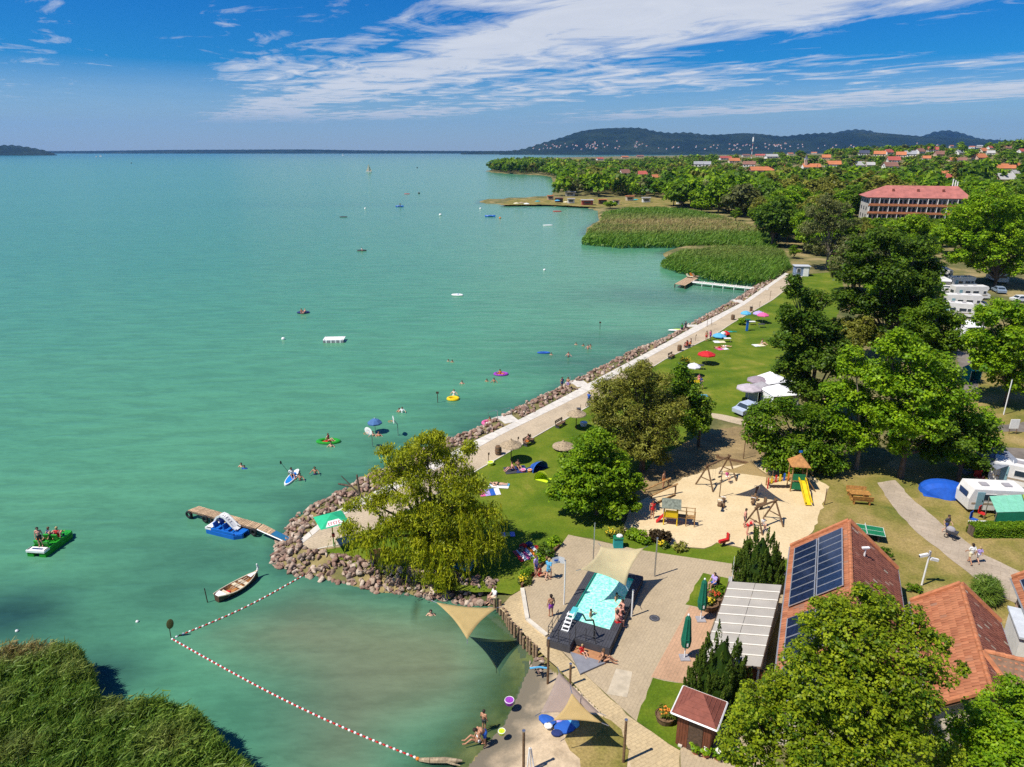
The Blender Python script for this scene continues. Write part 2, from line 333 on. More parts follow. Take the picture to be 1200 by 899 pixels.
for (u, v, a, b_, k) in ((205,690,6,4,.45),(250,655,7,2.5,.5),(300,640,5,2,.4),(110,790,3.0,2.0,.9),(6,722,4,3,1.0),(60,745,5,2,.5),(20,705,4,2,.5),(345,655,4,2,.5),(770,345,14,8,.45),(840,350,22,7,.55),(690,425,9,5,.55),(590,478,6,3,.5),(560,497,4,2,.5),(500,520,7,3,.5),(370,585,6,2.5,.45),(180,620,9,3,.25),(150,640,6,3,.2),(740,400,12,5,.5),(430,552,8,2.5,.4),(430,240,90,12,.10),(300,850,5,4,.35),(330,700,4,2,.35)):
    c0 = G(u, v, 0); dx, dy = P[:, 0] - c0.x, P[:, 1] - c0.y; weed = np.maximum(weed, k * np.exp(-0.5 * ((dx / a) ** 2 + (dy / b_) ** 2)))
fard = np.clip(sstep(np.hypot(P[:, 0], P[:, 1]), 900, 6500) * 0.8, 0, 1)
near_rock = (1 - sstep(sdw, 0.0, 3.0)) * (1 - cv) * 0.7
thin = (1 - sstep(sdw, 0.0, 4.5)) * ((P[:, 0] > -7) & (P[:, 0] < 5) & (P[:, 1] < 41)) * 0.85
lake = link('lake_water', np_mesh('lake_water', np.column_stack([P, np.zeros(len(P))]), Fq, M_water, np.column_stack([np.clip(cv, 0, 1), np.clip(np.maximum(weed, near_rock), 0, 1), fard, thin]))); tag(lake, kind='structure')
# ------------------------------------------------------------------ hills across the water
M_hill = ground_mat('wooded_hillside', [(0.3, (0.006, 0.016, 0.008)), (0.5, (0.014, 0.030, 0.012)), (0.66, (0.036, 0.054, 0.022)), (0.8, (0.20, 0.19, 0.08))], 0.0035, 8, bump=1.0, fine=0.03, fine_amt=0.6, bscale=0.02)
M_hill.node_tree.nodes['Bump'].inputs['Distance'].default_value = 25
def hill(name, prof, y0, depth, seed, rough=1.0):
    r = np.random.default_rng(seed); us = np.array([p[0] for p in prof], float); vs = np.array([p[1] for p in prof], float)
    nu = 160; nd = 24; U = np.linspace(us[0], us[-1], nu); Vt = np.interp(U, us, vs)
    ker = np.ones(3) / 3; Vt = np.convolve(np.pad(Vt, 1, 'edge'), ker, 'valid')
    ph = r.uniform(0, 6, 12); V = []; 
    for j in range(nd):
        t = j / (nd - 1); f = math.sin(min(t / 0.62, 1) * math.pi / 2) ** 1.35 if t < 0.62 else math.cos((t - 0.62) / 0.38 * math.pi / 2)
        y = y0 + depth * t
        for i in range(nu):
            top = Dp(U[i], Vt[i], y0 + depth * 0.62); x = Dp(U[i], 177, y).x
            hz = max(top.z, 0) * f * (1 + 0.13 * rough * math.sin(U[i] * 0.09 + ph[0] + 5 * t) * math.sin(t * 9 + ph[1] + U[i] * 0.05) * (1 - f)) + 6 * rough * f * math.sin(U[i] * 0.7 + ph[2] + 11 * t)
            V.append((x, y, hz - 1.5))
    k = (np.arange(nd - 1)[:, None] * nu + np.arange(nu - 1)[None]).ravel()
    o = link(name, np_mesh(name, np.array(V), np.stack([k, k + 1, k + nu + 1, k + nu], 1), M_hill, smooth=True)); return tag(o, kind='structure'), U, Vt
hill('hill', [(1040,176),(1070,163),(1090,154.5),(1105,152.5),(1120,155),(1140,161),(1165,168),(1200,172),(1260,176)], 8200, 2500, 3)
hill('hill', [(930,170),(965,160),(985,153),(1000,151.5),(1015,153),(1040,160),(1075,172)], 8000, 2500, 4)
hill('hill', [(585,178.2),(612,175),(640,166),(660,160.5),(678,154),(690,152),(705,150.5),(735,149.5),(752,150),(764,153.5),(785,156),(803,154.8),(825,158),(848,157.5),(868,155.8),(890,157),(915,160),(940,157),(965,155.5),(990,155.5),(1020,155),(1050,157.5),(1075,159.5),(1095,161),(1130,162),(1160,163.5),(1200,166),(1280,170)], 6100, 2000, 1)
hill('hill', [(-120,174),(-60,172),(-20,171.5),(5,170),(18,170),(35,172.5),(48,175),(58,178),(66,181.5)], 5200, 900, 5, 0.6)
hill('far_shore', [(20,177),(100,176.8),(200,175.6),(300,175.2),(360,175),(420,176),(500,176.6),(590,177),(650,177)], 9000, 1500, 6, 0.3)
hill('far_shore', [(540,178.5),(570,177),(600,176.6),(625,178)], 7000, 500, 7, 0.3)
# ------------------------------------------------------------------ foliage
def unit(a): return a / np.maximum(np.linalg.norm(a, axis=-1, keepdims=True), 1e-9)
def cards(r, pos, out, L, Wd, up=0.9, rand=0.75, droop=0.2, tint=None, ldir=None):
    n = len(pos); nor = unit(out * 0.6 + np.array([0, 0, up]) + r.normal(0, rand * 0.6, (n, 3)))
    d = r.normal(0, 1, (n, 3)) if ldir is None else ldir
    d = unit(d - (d * nor).sum(1)[:, None] * nor + np.array([0, 0, -droop])); w = unit(np.cross(d, nor))
    Ls = (L * r.uniform(0.65, 1.3, n))[:, None]; Ws = (Wd * r.uniform(0.7, 1.25, n))[:, None]
    V = np.stack([pos - d * Ls / 2, pos + w * Ws / 2 + nor * Ws * 0.12, pos + d * Ls / 2, pos - w * Ws / 2 + nor * Ws * 0.12], 1).reshape(-1, 3)
    T = np.repeat(tint, 4, 0); return V, T
def lobe_clumps(r, lobes, spacing, keep=0.72, inner=0.12):
    C, N, K = [], [], []
    Lb = np.array(lobes, float)                   # x y z r (sz)
    for i, l in enumerate(Lb):
        n = max(6, int(4 * math.pi * l[3] ** 2 / spacing ** 2)); v = unit(r.normal(0, 1, (n, 3)))
        rad = l[3] * np.where(r.random(n) < inner, r.uniform(0.35, 0.8, n), r.uniform(0.82, 1.12, n)); p = l[:3] + v * rad[:, None] * np.array([1, 1, l[4] if len(l) > 4 else 0.85])
        ok = np.ones(n, bool)
        for j, q in enumerate(Lb):
            if j != i: ok &= np.linalg.norm(p - q[:3], axis=1) > q[3] * keep
        C.append(p[ok]); N.append(v[ok]); K.append(np.full(ok.sum(), r.uniform(-0.12, 0.12)))
    return np.concatenate(C), np.concatenate(N), np.concatenate(K)
def crown_leaves(r, lobes, spacing, per, cr, L, Wd, **k):
    C, N, K = lobe_clumps(r, lobes, spacing); n = len(C)
    ct = np.clip(r.normal(0.45, 0.17, n) + K, 0, 1); ch = r.random(n)
    idx = np.repeat(np.arange(n), per); m = len(idx)
    off = r.normal(0, 1, (m, 3)); off = off / np.maximum(np.linalg.norm(off, axis=1, keepdims=True), 1e-6) * (cr * r.random(m) ** 0.45)[:, None]
    off[:, 2] *= 0.65
    t = np.column_stack([np.clip(ct[idx] + r.normal(0, 0.17, m), 0, 1), np.clip(ch[idx] * 0.6 + r.random(m) * 0.4, 0, 1), np.zeros(m)])
    return cards(r, C[idx] + off, unit(N[idx] + off / cr * 0.5), L, Wd, tint=t, **k)
def weeping_leaves(r, lobes, spacing, strands, length, L, Wd):
    C, N, K = lobe_clumps(r, lobes, spacing, 0.66); n = len(C); Ps, Ts, Os, Ds = [], [], [], []
    for c, nn, kk in zip(C, N, K):
        ct = np.clip(r.normal(0.5, 0.2) + kk, 0, 1)
        for _ in range(strands):
            m = int(r.integers(7, 14)); ln = length * r.uniform(0.5, 1.25) * (1.0 if nn[2] < 0.45 else 0.5); a = c + r.normal(0, spacing * 0.32, 3); o = unit(nn + r.normal(0, 0.35, 3)); o[2] = abs(o[2]) * 0.3
            t = np.linspace(0, 1, m)[:, None]; p = a + o * ln * 0.38 * np.sin(t * 1.6) + np.array([0, 0, -1]) * ln * t ** 1.5 + r.normal(0, 0.04, (m, 3))
            d = np.gradient(p, axis=0); Ps.append(p); Os.append(np.repeat(o[None], m, 0)); Ds.append(d + r.normal(0, 0.04, (m, 3)))
            Ts.append(np.column_stack([np.clip(ct + r.normal(0, 0.15, m), 0, 1), np.full(m, r.random()), np.zeros(m)]))
    P_, O_, D_, T_ = map(np.concatenate, (Ps, Os, Ds, Ts))
    return cards(r, P_, O_, L, Wd, up=0.45, rand=0.7, droop=0.3, tint=T_, ldir=D_)
def quadmesh(name, V, T, mat): return np_mesh(name, V, np.arange(len(V)).reshape(-1, 4), mat, T)
LF = {
 'bright': leafmat('bright_leaves', (0.070, 0.170, 0.004), (0.340, 0.500, 0.014)),
 'green': leafmat('green_leaves', (0.045, 0.115, 0.004), (0.240, 0.370, 0.016)),
 'dark': leafmat('dark_leaves', (0.028, 0.072, 0.005), (0.165, 0.265, 0.018)),
 'olive': leafmat('olive_leaves', (0.090, 0.105, 0.010), (0.400, 0.390, 0.060)),
 'willow': leafmat('willow_leaves', (0.110, 0.150, 0.004), (0.540, 0.550, 0.020)),
 'maple': leafmat('maple_leaves', (0.040, 0.100, 0.003), (0.390, 0.460, 0.016)),
 'pale': leafmat('pale_leaves', (0.085, 0.105, 0.025), (0.23, 0.235, 0.075)),
 'conifer': leafmat('conifer_needles', (0.028, 0.070, 0.008), (0.170, 0.240, 0.030)),
 'copper': leafmat('copper_leaves', (0.035, 0.022, 0.010), (0.085, 0.055, 0.020)),
 'reed': leafmat('reed_blades', (0.050, 0.120, 0.010), (0.240, 0.340, 0.050)),
 'reedtan': leafmat('tan_reeds', (0.055, 0.150, 0.010), (0.220, 0.350, 0.045)),
 'flower': leafmat('flower_leaves', (0.05, 0.11, 0.01), (0.20, 0.22, 0.03)),
}
M_bark = pm('bark', (0.13, 0.095, 0.065), 0.95, 0.35, 5, bump=0.5, stretch=(1, 1, 0.25))
M_barkg = pm('grey_bark', (0.24, 0.20, 0.15), 0.95, 0.3, 4, bump=0.4)
def trunk_mesh(r, base_r, lobes, h0, lean=(0, 0), dead=None):
    mb = MB(); top = Vector((lean[0], lean[1], h0)); mid = Vector((lean[0] * 0.4, lean[1] * 0.4, h0 * 0.5))
    mb.tube([(0, 0, -0.4), (0, 0, 0.25), mid, top], [base_r * 1.5, base_r * 1.1, base_r * 0.9, base_r * 0.75], 9)
    for l in lobes:
        e = Vector(l[:3]); st = top.lerp(mid, r.uniform(0, 0.6)); m = st.lerp(e, 0.5) + Vector((r.normal(0, 0.25), r.normal(0, 0.25), abs(e.z - st.z) * 0.12))
        mb.tube([st, m, e], [base_r * 0.5, base_r * 0.3, base_r * 0.1], 6)
        for _ in range(2):
            e2 = e + Vector((r.normal(0, 1), r.normal(0, 1), r.uniform(0, 1))).normalized() * l[3] * 0.8
            mb.tube([m.lerp(e, 0.6), e2], [base_r * 0.16, base_r * 0.04], 4)
    for d in (dead or []): mb.tube(d, [base_r * 0.3, base_r * 0.2, 0.03][:len(d)] if len(d) < 4 else [base_r * 0.3] + [base_r * 0.2] * (len(d) - 2) + [0.03], 5)
    return mb
# lumpy lobes for a crown of unit-less height h, width w, starting at height c0
def rand_lobes(r, h, w, c0, n=11, top=0.8):
    cz = (h + c0) / 2; rz = (h - c0) / 2; L = [(0, 0, cz, min(w / 2, rz) * 0.72)]
    for i in range(n):
        a = i * 2.4 + r.uniform(0, 0.7); ph = r.uniform(-0.55, 0.95); q = r.uniform(0.24, 0.36) * w / 2 * 1.25
        x = math.cos(a) * math.cos(ph) * (w / 2 - q * 0.85); y = math.sin(a) * math.cos(ph) * (w / 2 - q * 0.85); z = cz + math.sin(ph) * (rz - q * 0.7)
        L.append((x, y, z, q))
    L.append((r.normal(0, w * 0.06), r.normal(0, w * 0.06), h - w * 0.14, w * 0.17)); return L
def px_lobes(base, spec):
    out = []
    for u, v, rp, dy in spec:
        p = Dp(u, v, base.y + dy); f = Q(p)[2]; out.append((p.x - base.x, p.y - base.y, p.z - base.z, rp * f / FPX))
    return out
def big_tree(name, label, base_px, spec, mat, seed, spacing=0.75, per=16, cr=0.62, L=0.34, Wd=0.24, tr=0.22, h0=None, weep=None, cat='tree', bark=None, dead=None, group=None, depth_fill=True, frac=2.5):
    L, Wd, per, cr = L * .78, Wd * .78, int(per * 1.2), cr * .95
    r = np.random.default_rng(seed); base = G(*base_px, LAND) if len(base_px) == 2 else Vector(base_px)
    lobes = px_lobes(base, spec)
    if depth_fill:                                   # the far half of the crown
        for (x, y, z, q) in list(lobes):
            if q > 0.9: lobes.append((x * 0.75 + r.normal(0, 0.3), y + q * 1.25, z - q * 0.15, q * 0.8))
    main = [l for l in lobes if l[3] > .8]; kids = []
    for (x, y, z, q) in lobes:                       # break every bough into smaller leafy sprays
        for _ in range(int(max(5, 6 + frac * q))):
            v = unit(r.normal(0, 1, 3)); v[2] = v[2] * .8 + .12; rr_ = q * r.uniform(.42, .80); s_ = q * r.uniform(.28, .46); kids.append((x + v[0] * rr_, y + v[1] * rr_, z + v[2] * rr_ * .9, s_))
        kids.append((x, y, z, q * .5))
    t = thing(name, label, cat, base, 0, group); lobes, src = kids, lobes
    zs = [l[2] - l[3] for l in src]; hh = h0 or max(1.2, min(zs) + 1.2)
    limbs = main[:14]
    trunk_mesh(r, tr, limbs, hh, dead=dead).build('trunk', bark or M_bark, t)
    if weep:
        V, T = crown_leaves(r, lobes, 0.56, 18, 0.5, L, Wd, droop=0.9); low = [l for l in src if l[2] < 4.6]
        V2, T2 = weeping_leaves(r, low, spacing, *weep, L, Wd); V, T = np.concatenate([V, V2]), np.concatenate([T, T2])
    else: V, T = crown_leaves(r, lobes, spacing, per, cr, L, Wd)
    V[:, 2] = np.maximum(V[:, 2], 0.15)
    link('crown', quadmesh('crown', V, T, mat), t); return t
# ---- the large trees one can tell apart
big_tree('willow_tree', 'yellow-green weeping willow on the stony point beside the cove', (505, 662),
  [(468,538,21,.5),(500,530,19,1.5),(535,543,18,1.5),(448,560,17,0),(560,566,18,1),(487,562,24,0),(528,575,25,0),(436,590,15,-.5),(414,596,12,-.5),(406,620,11,-1),(430,630,17,-1.5),(462,618,20,-1.5),(500,608,27,-1),(542,612,24,-.5),(572,604,17,0),(582,634,11,-.5),(556,642,18,-1.5),(524,650,22,-2.5),(487,648,20,-2.5),(458,652,11,-2),(514,672,14,-3),(495,516,10,1.5),(548,524,9,1.5),(452,528,9,1),(512,512,7,1.5),(470,586,15,-1.5),(520,690,8,-3)],
  LF['willow'], 21, spacing=0.68, weep=(2, 1.25), L=0.38, Wd=0.11, tr=0.33, h0=2.6, bark=M_bark,
  dead=[[(-3.4, -0.3, 4.2), (-5.0, -0.2, 6.2), (-6.3, 0, 7.6)], [(-5.0, -0.2, 6.2), (-5.2, 0.2, 7.6)], [(-5.6, -0.1, 6.8), (-6.6, 0.1, 6.9)]])
big_tree('round_tree', 'bright green round tree on the lawn with a low dense crown', (700, 603),
  [(697,530,25,0),(672,546,22,0),(722,545,23,.5),(662,570,20,-.5),(700,560,34,-1),(734,568,20,0),(680,588,20,-1.5),(716,590,22,-1.5),(745,566,11,.5),(650,578,10,0),(700,515,13,.5),(738,590,11,-.5)],
  LF['bright'], 22, spacing=0.62, per=17, cr=0.52, L=0.34, Wd=0.25, tr=0.2)
big_tree('feathery_tree', 'tall brownish olive tree between the lawn and the playground', (752, 552),
  [(742,442,19,0),(716,458,22,0),(766,452,22,1),(735,476,32,-.5),(775,480,28,.5),(706,490,20,-.5),(783,505,20,0),(750,512,34,-1),(726,525,22,-1.5),(772,532,16,-.5),(698,475,10,0),(755,432,12,1),(795,470,11,1),(700,515,12,-1)],
  LF['olive'], 23, spacing=0.62, per=15, cr=0.5, L=0.42, Wd=0.13, tr=0.3, h0=2.2)
big_tree('young_oak', 'dark green tree with a clear trunk beside the brown patch of earth', (818, 524),
  [(792,444,15,0),(806,458,17,0),(820,476,16,0),(800,486,21,-.5),(816,498,14,-.5),(786,465,13,.5),(828,492,8,0),(800,433,8,.5)], LF['green'], 24, L=0.36, Wd=0.26, tr=0.17, h0=3.0)
big_tree('tall_maple', 'tallest dark green tree standing over the lawn by the white tents', (945, 498),
  [(931,343,12,0),(958,352,16,1),(922,367,15,0),(946,378,23,0),(970,388,20,1),(924,400,20,-.5),(950,418,30,-1),(922,432,17,-1),(978,428,20,.5),(945,455,22,-1),(965,465,20,0),(984,400,10,1),(932,328,7,0)], LF['dark'], 25, spacing=0.8, L=0.42, Wd=0.3, tr=0.3)
big_tree('spreading_tree', 'low spreading olive-dark tree behind the yellow slide tower', (935, 551),
  [(898,490,20,0),(932,484,22,0),(966,492,22,.5),(888,518,18,0),(918,526,24,-1),(952,526,26,-1),(986,520,20,0),(974,545,18,-1),(930,548,17,-1.5),(905,542,11,-1),(880,500,9,0),(1003,510,10,.5)], LF['green'], 26, L=0.38, Wd=0.27, tr=0.24)
big_tree('ash_tree', 'broad bright green tree over the head of the footpath', (1055, 560),
  [(1038,408,17,0),(1068,412,24,0),(1098,428,22,.5),(1030,440,24,0),(1064,452,34,-.5),(1108,462,28,0),(1138,488,24,.5),(1038,488,26,-1),(1084,498,32,-1),(1150,512,18,.5),(1058,524,16,-1),(1118,528,20,-1),(1052,392,9,0),(1160,498,9,1)], LF['bright'], 27, spacing=0.76, L=0.40, Wd=0.27, tr=0.28)
big_tree('linden_tree', 'slender yellow-green tree with a pale straight trunk left of the footpath', (1003, 550),
  [(1003,432,18,0),(988,462,20,0),(1014,470,22,0),(984,498,18,-.5),(1010,512,20,-.5),(1026,496,12,0),(1000,412,10,0)], LF['bright'], 28, spacing=0.7, L=0.38, Wd=0.27, tr=0.2, bark=M_barkg)
big_tree('shade_tree', 'dark leafy tree shading the grey awning of the campsite', (1122, 566),
  [(1104,500,18,.5),(1140,505,20,1),(1120,522,22,0),(1156,522,14,1),(1095,535,14,0),(1140,542,14,0)], LF['dark'], 29, L=0.38, Wd=0.28, tr=0.2)
big_tree('campsite_tree', 'mid green tree between the motorhome row and the footpath tree', (1102, 448),
  [(1066,372,14,0),(1094,362,17,0),(1122,376,15,0),(1082,392,21,-1),(1116,398,19,-1),(1058,390,11,0),(1100,412,16,-1),(1130,404,9,0)], LF['green'], 30, L=0.45, Wd=0.32, tr=0.2)
big_tree('great_plane_tree', 'very large dark tree left of the motorhomes', (1040, 425),
  [(1010,292,18,0),(1040,280,21,0),(1074,292,19,1),(1094,312,12,1),(1000,324,19,0),(1034,318,30,-1),(1070,330,25,0),(1008,358,20,-1),(1044,362,25,-1),(1080,354,16,0),(986,346,12,0),(1028,395,18,-2)], LF['dark'], 31, spacing=1.0, per=15, cr=0.8, L=0.52, Wd=0.38, tr=0.42)
big_tree('hazel_tree', 'low dull olive tree tucked between the tall dark trees', (1000, 432),
  [(984,388,15,0),(1012,384,18,0),(998,402,18,-1),(1030,400,12,0),(970,400,9,0)], LF['olive'], 32, L=0.45, Wd=0.33, tr=0.2)
big_tree('lime_tree', 'bushy yellow-green tree at the right beside the camp road', (1178, 475),
  [(1158,372,18,0),(1186,364,20,1),(1150,398,19,0),(1184,400,27,-1),(1208,420,28,0),(1160,430,20,-1),(1144,418,9,0),(1192,444,20,-1),(1215,380,20,0)], LF['bright'], 33, spacing=0.85, L=0.45, Wd=0.32, tr=0.27)
big_tree('wide_tree', 'wide bright green tree right of the long hotel and above the motorhomes', (1165, 338),
  [(1130,252,20,0),(1160,236,22,0),(1190,246,24,2),(1140,278,24,-1),(1175,280,29,0),(1206,280,30,0),(1108,276,15,0),(1155,304,20,-2),(1195,312,20,-1),(1122,300,14,-2)], LF['bright'], 34, spacing=1.5, per=15, cr=1.0, L=0.70, Wd=0.5, tr=0.4)
big_tree('rounded_tree', 'rounded bright green tree in front of the hotel facade', (1075, 330),
  [(1050,268,13,0),(1072,262,15,0),(1094,272,14,0),(1060,285,15,-1),(1085,290,15,-1)], LF['bright'], 35, spacing=1.1, cr=0.9, L=0.62, Wd=0.45, tr=0.3)
big_tree('grey_poplar', 'pale grey-green poplar with bare upright stems near the hotel', (968, 316),
  [(952,248,11,0),(968,236,10,0),(986,244,11,0),(948,268,13,0),(972,264,16,0),(998,262,11,1),(958,288,13,-1),(984,288,14,-1),(966,254,9,0),(1000,280,10,0)], LF['pale'], 36, spacing=1.25, per=10, cr=0.75, L=0.60, Wd=0.36, tr=0.35, bark=M_barkg)
big_tree('maple_tree', 'large sunlit maple in the foreground over the solar roof', tuple(Dp(1015, 1000, 22.6)[:2]) + (LAND,),
  [(1030,712,26,2),(985,715,24,2),(945,728,20,2),(1065,728,26,2),(1100,752,22,1.5),(1000,752,44,1),(1050,770,46,.5),(940,775,20,1.5),(912,800,22,1),(960,800,46,0),(1095,790,24,.5),(1010,822,56,-.5),(1060,830,40,-.5),(900,840,42,0),(875,850,22,.5),(950,868,52,-1),(1080,860,30,-.5),(885,885,40,-.5),(1030,885,56,-1.5),(960,915,60,-2),(1100,890,28,0),(1128,785,8,1),(1005,690,12,2.5),(960,706,8,2.5)],
  LF['maple'], 37, spacing=0.30, per=9, cr=0.22, L=0.18, Wd=0.14, frac=3, tr=0.26, h0=4.5)
big_tree('field_maple', 'smaller leafy tree cut off by the lower right corner', tuple(Dp(1190, 985, 24.0)[:2]) + (LAND,),
  [(1150,832,20,1),(1182,802,16,1.5),(1122,856,17,1),(1210,812,22,2),(1165,842,24,1),(1195,825,22,1.5),(1140,868,24,1),(1180,872,34,0),(1120,888,20,1),(1215,850,30,1),(1160,905,40,-.5),(1205,900,40,-.5),(1195,808,10,1.5)],
  LF['bright'], 38, spacing=0.32, per=9, cr=0.24, L=0.19, Wd=0.15, frac=5, tr=0.2, h0=3.0)
# conifers: dense dark cones of upswept sprays
def conifer(label, base_px, top_v, wpx, seed):
    r = np.random.default_rng(seed); b = G(*base_px); f = Q(b)[2]; h = Dp(base_px[0], top_v, b.y).z - LAND; w = wpx / 2 * f / FPX * 1.3
    t = thing('conifer', label, 'conifer', b); MB().cyl((0, 0, -0.3), (0, 0, h * 0.8), 0.12, 0.03, 7).build('trunk', M_bark, t)
    n = 240; z = h * (0.9 - np.sqrt(r.random(n)) * 0.9); a = np.arange(n) * 2.39996 + r.normal(0, .2, n); rr = w * (1 - z / h) ** 0.75 * r.uniform(.72, 1.0, n); rr = np.minimum(rr, w * (.62 + z / h * 2)); C = np.column_stack([np.cos(a) * rr, np.sin(a) * rr, z]); out = np.column_stack([np.cos(a), np.sin(a), 0 * a])
    per = 85; i = np.repeat(np.arange(n), per); m = len(i); tt = r.random(m) ** .8; th = r.uniform(0, 6.28, m); rad = .20 * (1 - tt * .9) * np.sqrt(r.uniform(.3, 1, m)); d0 = np.column_stack([np.cos(th), np.sin(th), 0 * th]); pl = r.uniform(.6, 1.0, n)[i]
    p = C[i] + d0 * rad[:, None] + out[i] * (tt * .16)[:, None] + np.array([0, 0, 1.0]) * (tt * pl)[:, None]; d = unit(d0 * .5 + np.array([0, 0, 1.0]) + r.normal(0, .2, (m, 3))); ct = r.normal(.36, .12, n)
    T = np.column_stack([np.clip(ct[i] + tt * .35 - .1 + r.normal(0, .1, m), 0, 1), r.random(m), np.zeros(m)]); MB().lathe([(w * .62, .1), (w * .55, h * .35), (.05, h * .85)], 10).build('inner_branches', LF['conifer'], t)
    V, T = cards(r, p, d0, 0.15, 0.075, up=0.1, rand=0.4, droop=-0.2, tint=T, ldir=d); link('crown', quadmesh('crown', V, T, LF['conifer']), t); return t
conifer('dense conical conifer beside the brown wooden kiosk', (840, 826), 738, 66, 41)
conifer('bushy conical conifer at the far end of the pale terrace canopy', (887, 686), 620, 50, 42)
# ------------------------------------------------------------------ reeds
def in_poly(P, poly): return sdist(np.asarray(P, float), poly) > 0
def vnoise(P, sc, seed):
    r = np.random.default_rng(seed); o = np.zeros(len(P))
    for k in range(5):
        a = r.uniform(0, 6.28); f = sc * 1.7 ** k; o += np.sin((P[:, 0] * math.cos(a) + P[:, 1] * math.sin(a)) * f + r.uniform(0, 6.28)) / 1.5 ** k
    return o / 2.2
def reed_bed(name, label, poly_px, zt, n, hgt, L, Wd, mat, seed, z0=0.0, tan=None, stems=0.2, edge=None):
    r = np.random.default_rng(seed); poly = [tuple(G(u, v, zt)[:2]) for u, v in poly_px]; A = np.array(poly)
    lo, hi = A.min(0), A.max(0); pts = r.uniform(lo, hi, (n * 4, 2)); sd = sdist(pts, poly); pts = pts[sd > 0][:n]; sd = sd[sd > 0][:n]; m = len(pts)
    nz_ = vnoise(pts, 0.9 / hgt, seed + 1); cl_ = vnoise(pts, 7.0 / hgt, seed + 9); hh = hgt * (0.84 + 0.17 * nz_ + 0.15 * cl_ + r.normal(0, 0.09, m)) * sstep(sd, -0.3, 0.5 * hgt / 2.4) ** 0.3
    lev = np.where(r.random(m) < 0.62, r.uniform(0.8, 1.0, m), r.uniform(0.3, 0.85, m)) ; z = z0 + hh * lev
    lean = unit(np.column_stack([0.75 + r.normal(0, 0.7, m), 0.25 + r.normal(0, 0.7, m), r.uniform(0.2, 2.0, m)])); st = r.random(m) < stems
    lean[st] = unit(np.column_stack([r.normal(0, 0.15, m), r.normal(0, 0.15, m), np.ones(m)]))[st]
    T = np.clip(0.42 + 0.18 * nz_ + 0.22 * cl_ + r.normal(0, 0.2, m), 0, 1); TB = np.clip((tan(pts) if tan else np.zeros(m)) * r.uniform(.5, 1.4, m), 0, 1)  # plant colour variety; taller clumps painted lighter, hollows darker as if shaded
    pos = np.column_stack([pts, z]); nor = unit(np.cross(lean, r.normal(0, 1, (m, 3))) + np.array([0, 0, 0.5])); w = unit(np.cross(lean, nor))
    Ls = (L * r.uniform(0.6, 1.3, m))[:, None]; Ws = (Wd * r.uniform(0.6, 1.3, m))[:, None]; bend = np.array([0.25, 0.08, -0.35]) * Ls * 0.35
    V = np.stack([pos - lean * Ls / 2 - w * Ws / 2, pos - lean * Ls / 2 + w * Ws / 2, pos + lean * Ls / 2 + bend + w * Ws * 0.12, pos + lean * Ls / 2 + bend - w * Ws * 0.12], 1).reshape(-1, 3)
    o = link(name, quadmesh(name, V, np.repeat(np.column_stack([T, r.random(m), TB]), 4, 0), mat)); tag(o, label, 'reeds', kind='stuff'); return o
def tan_near(p):
    c = G(12, 752, 2.4); return 0.9 * np.exp(-0.5 * (((p[:, 0] - c.x) / 2.2) ** 2 + ((p[:, 1] - c.y) / 0.9) ** 2)) + 0.22 * np.maximum(0, np.sin(p[:, 0] * 0.8) * np.sin(p[:, 1] * 1.1))
reed_bed('reed_bed', 'tall green reeds filling the lower left corner of the lake', [(-60,752),(0,750),(20,746),(60,743),(92,752),(108,772),(109,798),(118,806),(150,806),(185,812),(225,822),(246,838),(262,862),(290,880),(312,912),(320,1000),(-60,1000)], 2.5, 112000, 2.6, 0.48, 0.072, LF['reed'], 51, tan=tan_near)
def tan_mid(p):
    v = np.zeros(len(p))
    for (u, w_, a, b, k) in ((790,262,34,14,.6),(760,270,26,9,.4),(840,268,30,10,.45),(740,256,22,12,.25),(860,296,18,10,.15)):
        c = G(u, w_, 1.5); v = np.maximum(v, k * np.exp(-0.5 * (((p[:, 0] - c.x) / a) ** 2 + ((p[:, 1] - c.y) / b) ** 2)))
    return v * 1.8
reed_bed('reed_bed', 'pale topped reed bed next to the far end of the promenade', [(774,303),(790,309),(830,319),(860,323),(893,325),(908,320),(928,308),(918,292),(892,287),(845,287.5),(800,291)], 2.4, 26000, 2.6, 1.3, 0.26, LF['reedtan'], 52, tan=tan_mid)
reed_bed('reed_bed', 'large tan and green reed bed between the bathing point and the pier', [(682,279),(725,283),(800,282.5),(850,282.5),(892,284),(912,286),(896,268),(850,254),(810,245),(770,242),(735,243),(706,248),(704,259),(690,267)], 2.4, 46000, 2.6, 1.9, 0.42, LF['reedtan'], 53, tan=tan_mid)
# ------------------------------------------------------------------ ground sheets
def wob(px, step=0.5, amp=0.12, seed=1):     # world outline with finely uneven edges
    r = np.random.default_rng(seed); W_ = [G(u, v) for u, v in px]; out = []
    for a, b in zip(W_, W_[1:] + W_[:1]):
        n = max(1, int(min(60, (b - a).length / step))); pv = Vector((-(b - a).y, (b - a).x, 0)).normalized()
        for i in range(n): out.append(a.lerp(b, i / n) + pv * (r.normal(0, amp) if i else 0))
    return out
def sheet(name, px, dz, mat, amp=0.0, thick=0.0, seed=1, kind='structure'):
    pts = wob(px, 0.6, amp, seed) if amp else [G(u, v) for u, v in px]
    if sum(a.x * b.y - b.x * a.y for a, b in zip(pts, pts[1:] + pts[:1])) < 0: pts.reverse()
    mb = MB()
    if thick: mb.prism([(p.x, p.y) for p in pts], LAND + dz - thick, LAND + dz)
    else: mb.add([(p.x, p.y, LAND + dz) for p in pts], [tuple(range(len(pts)))])
    return tag(mb.build(name, mat), kind=kind)
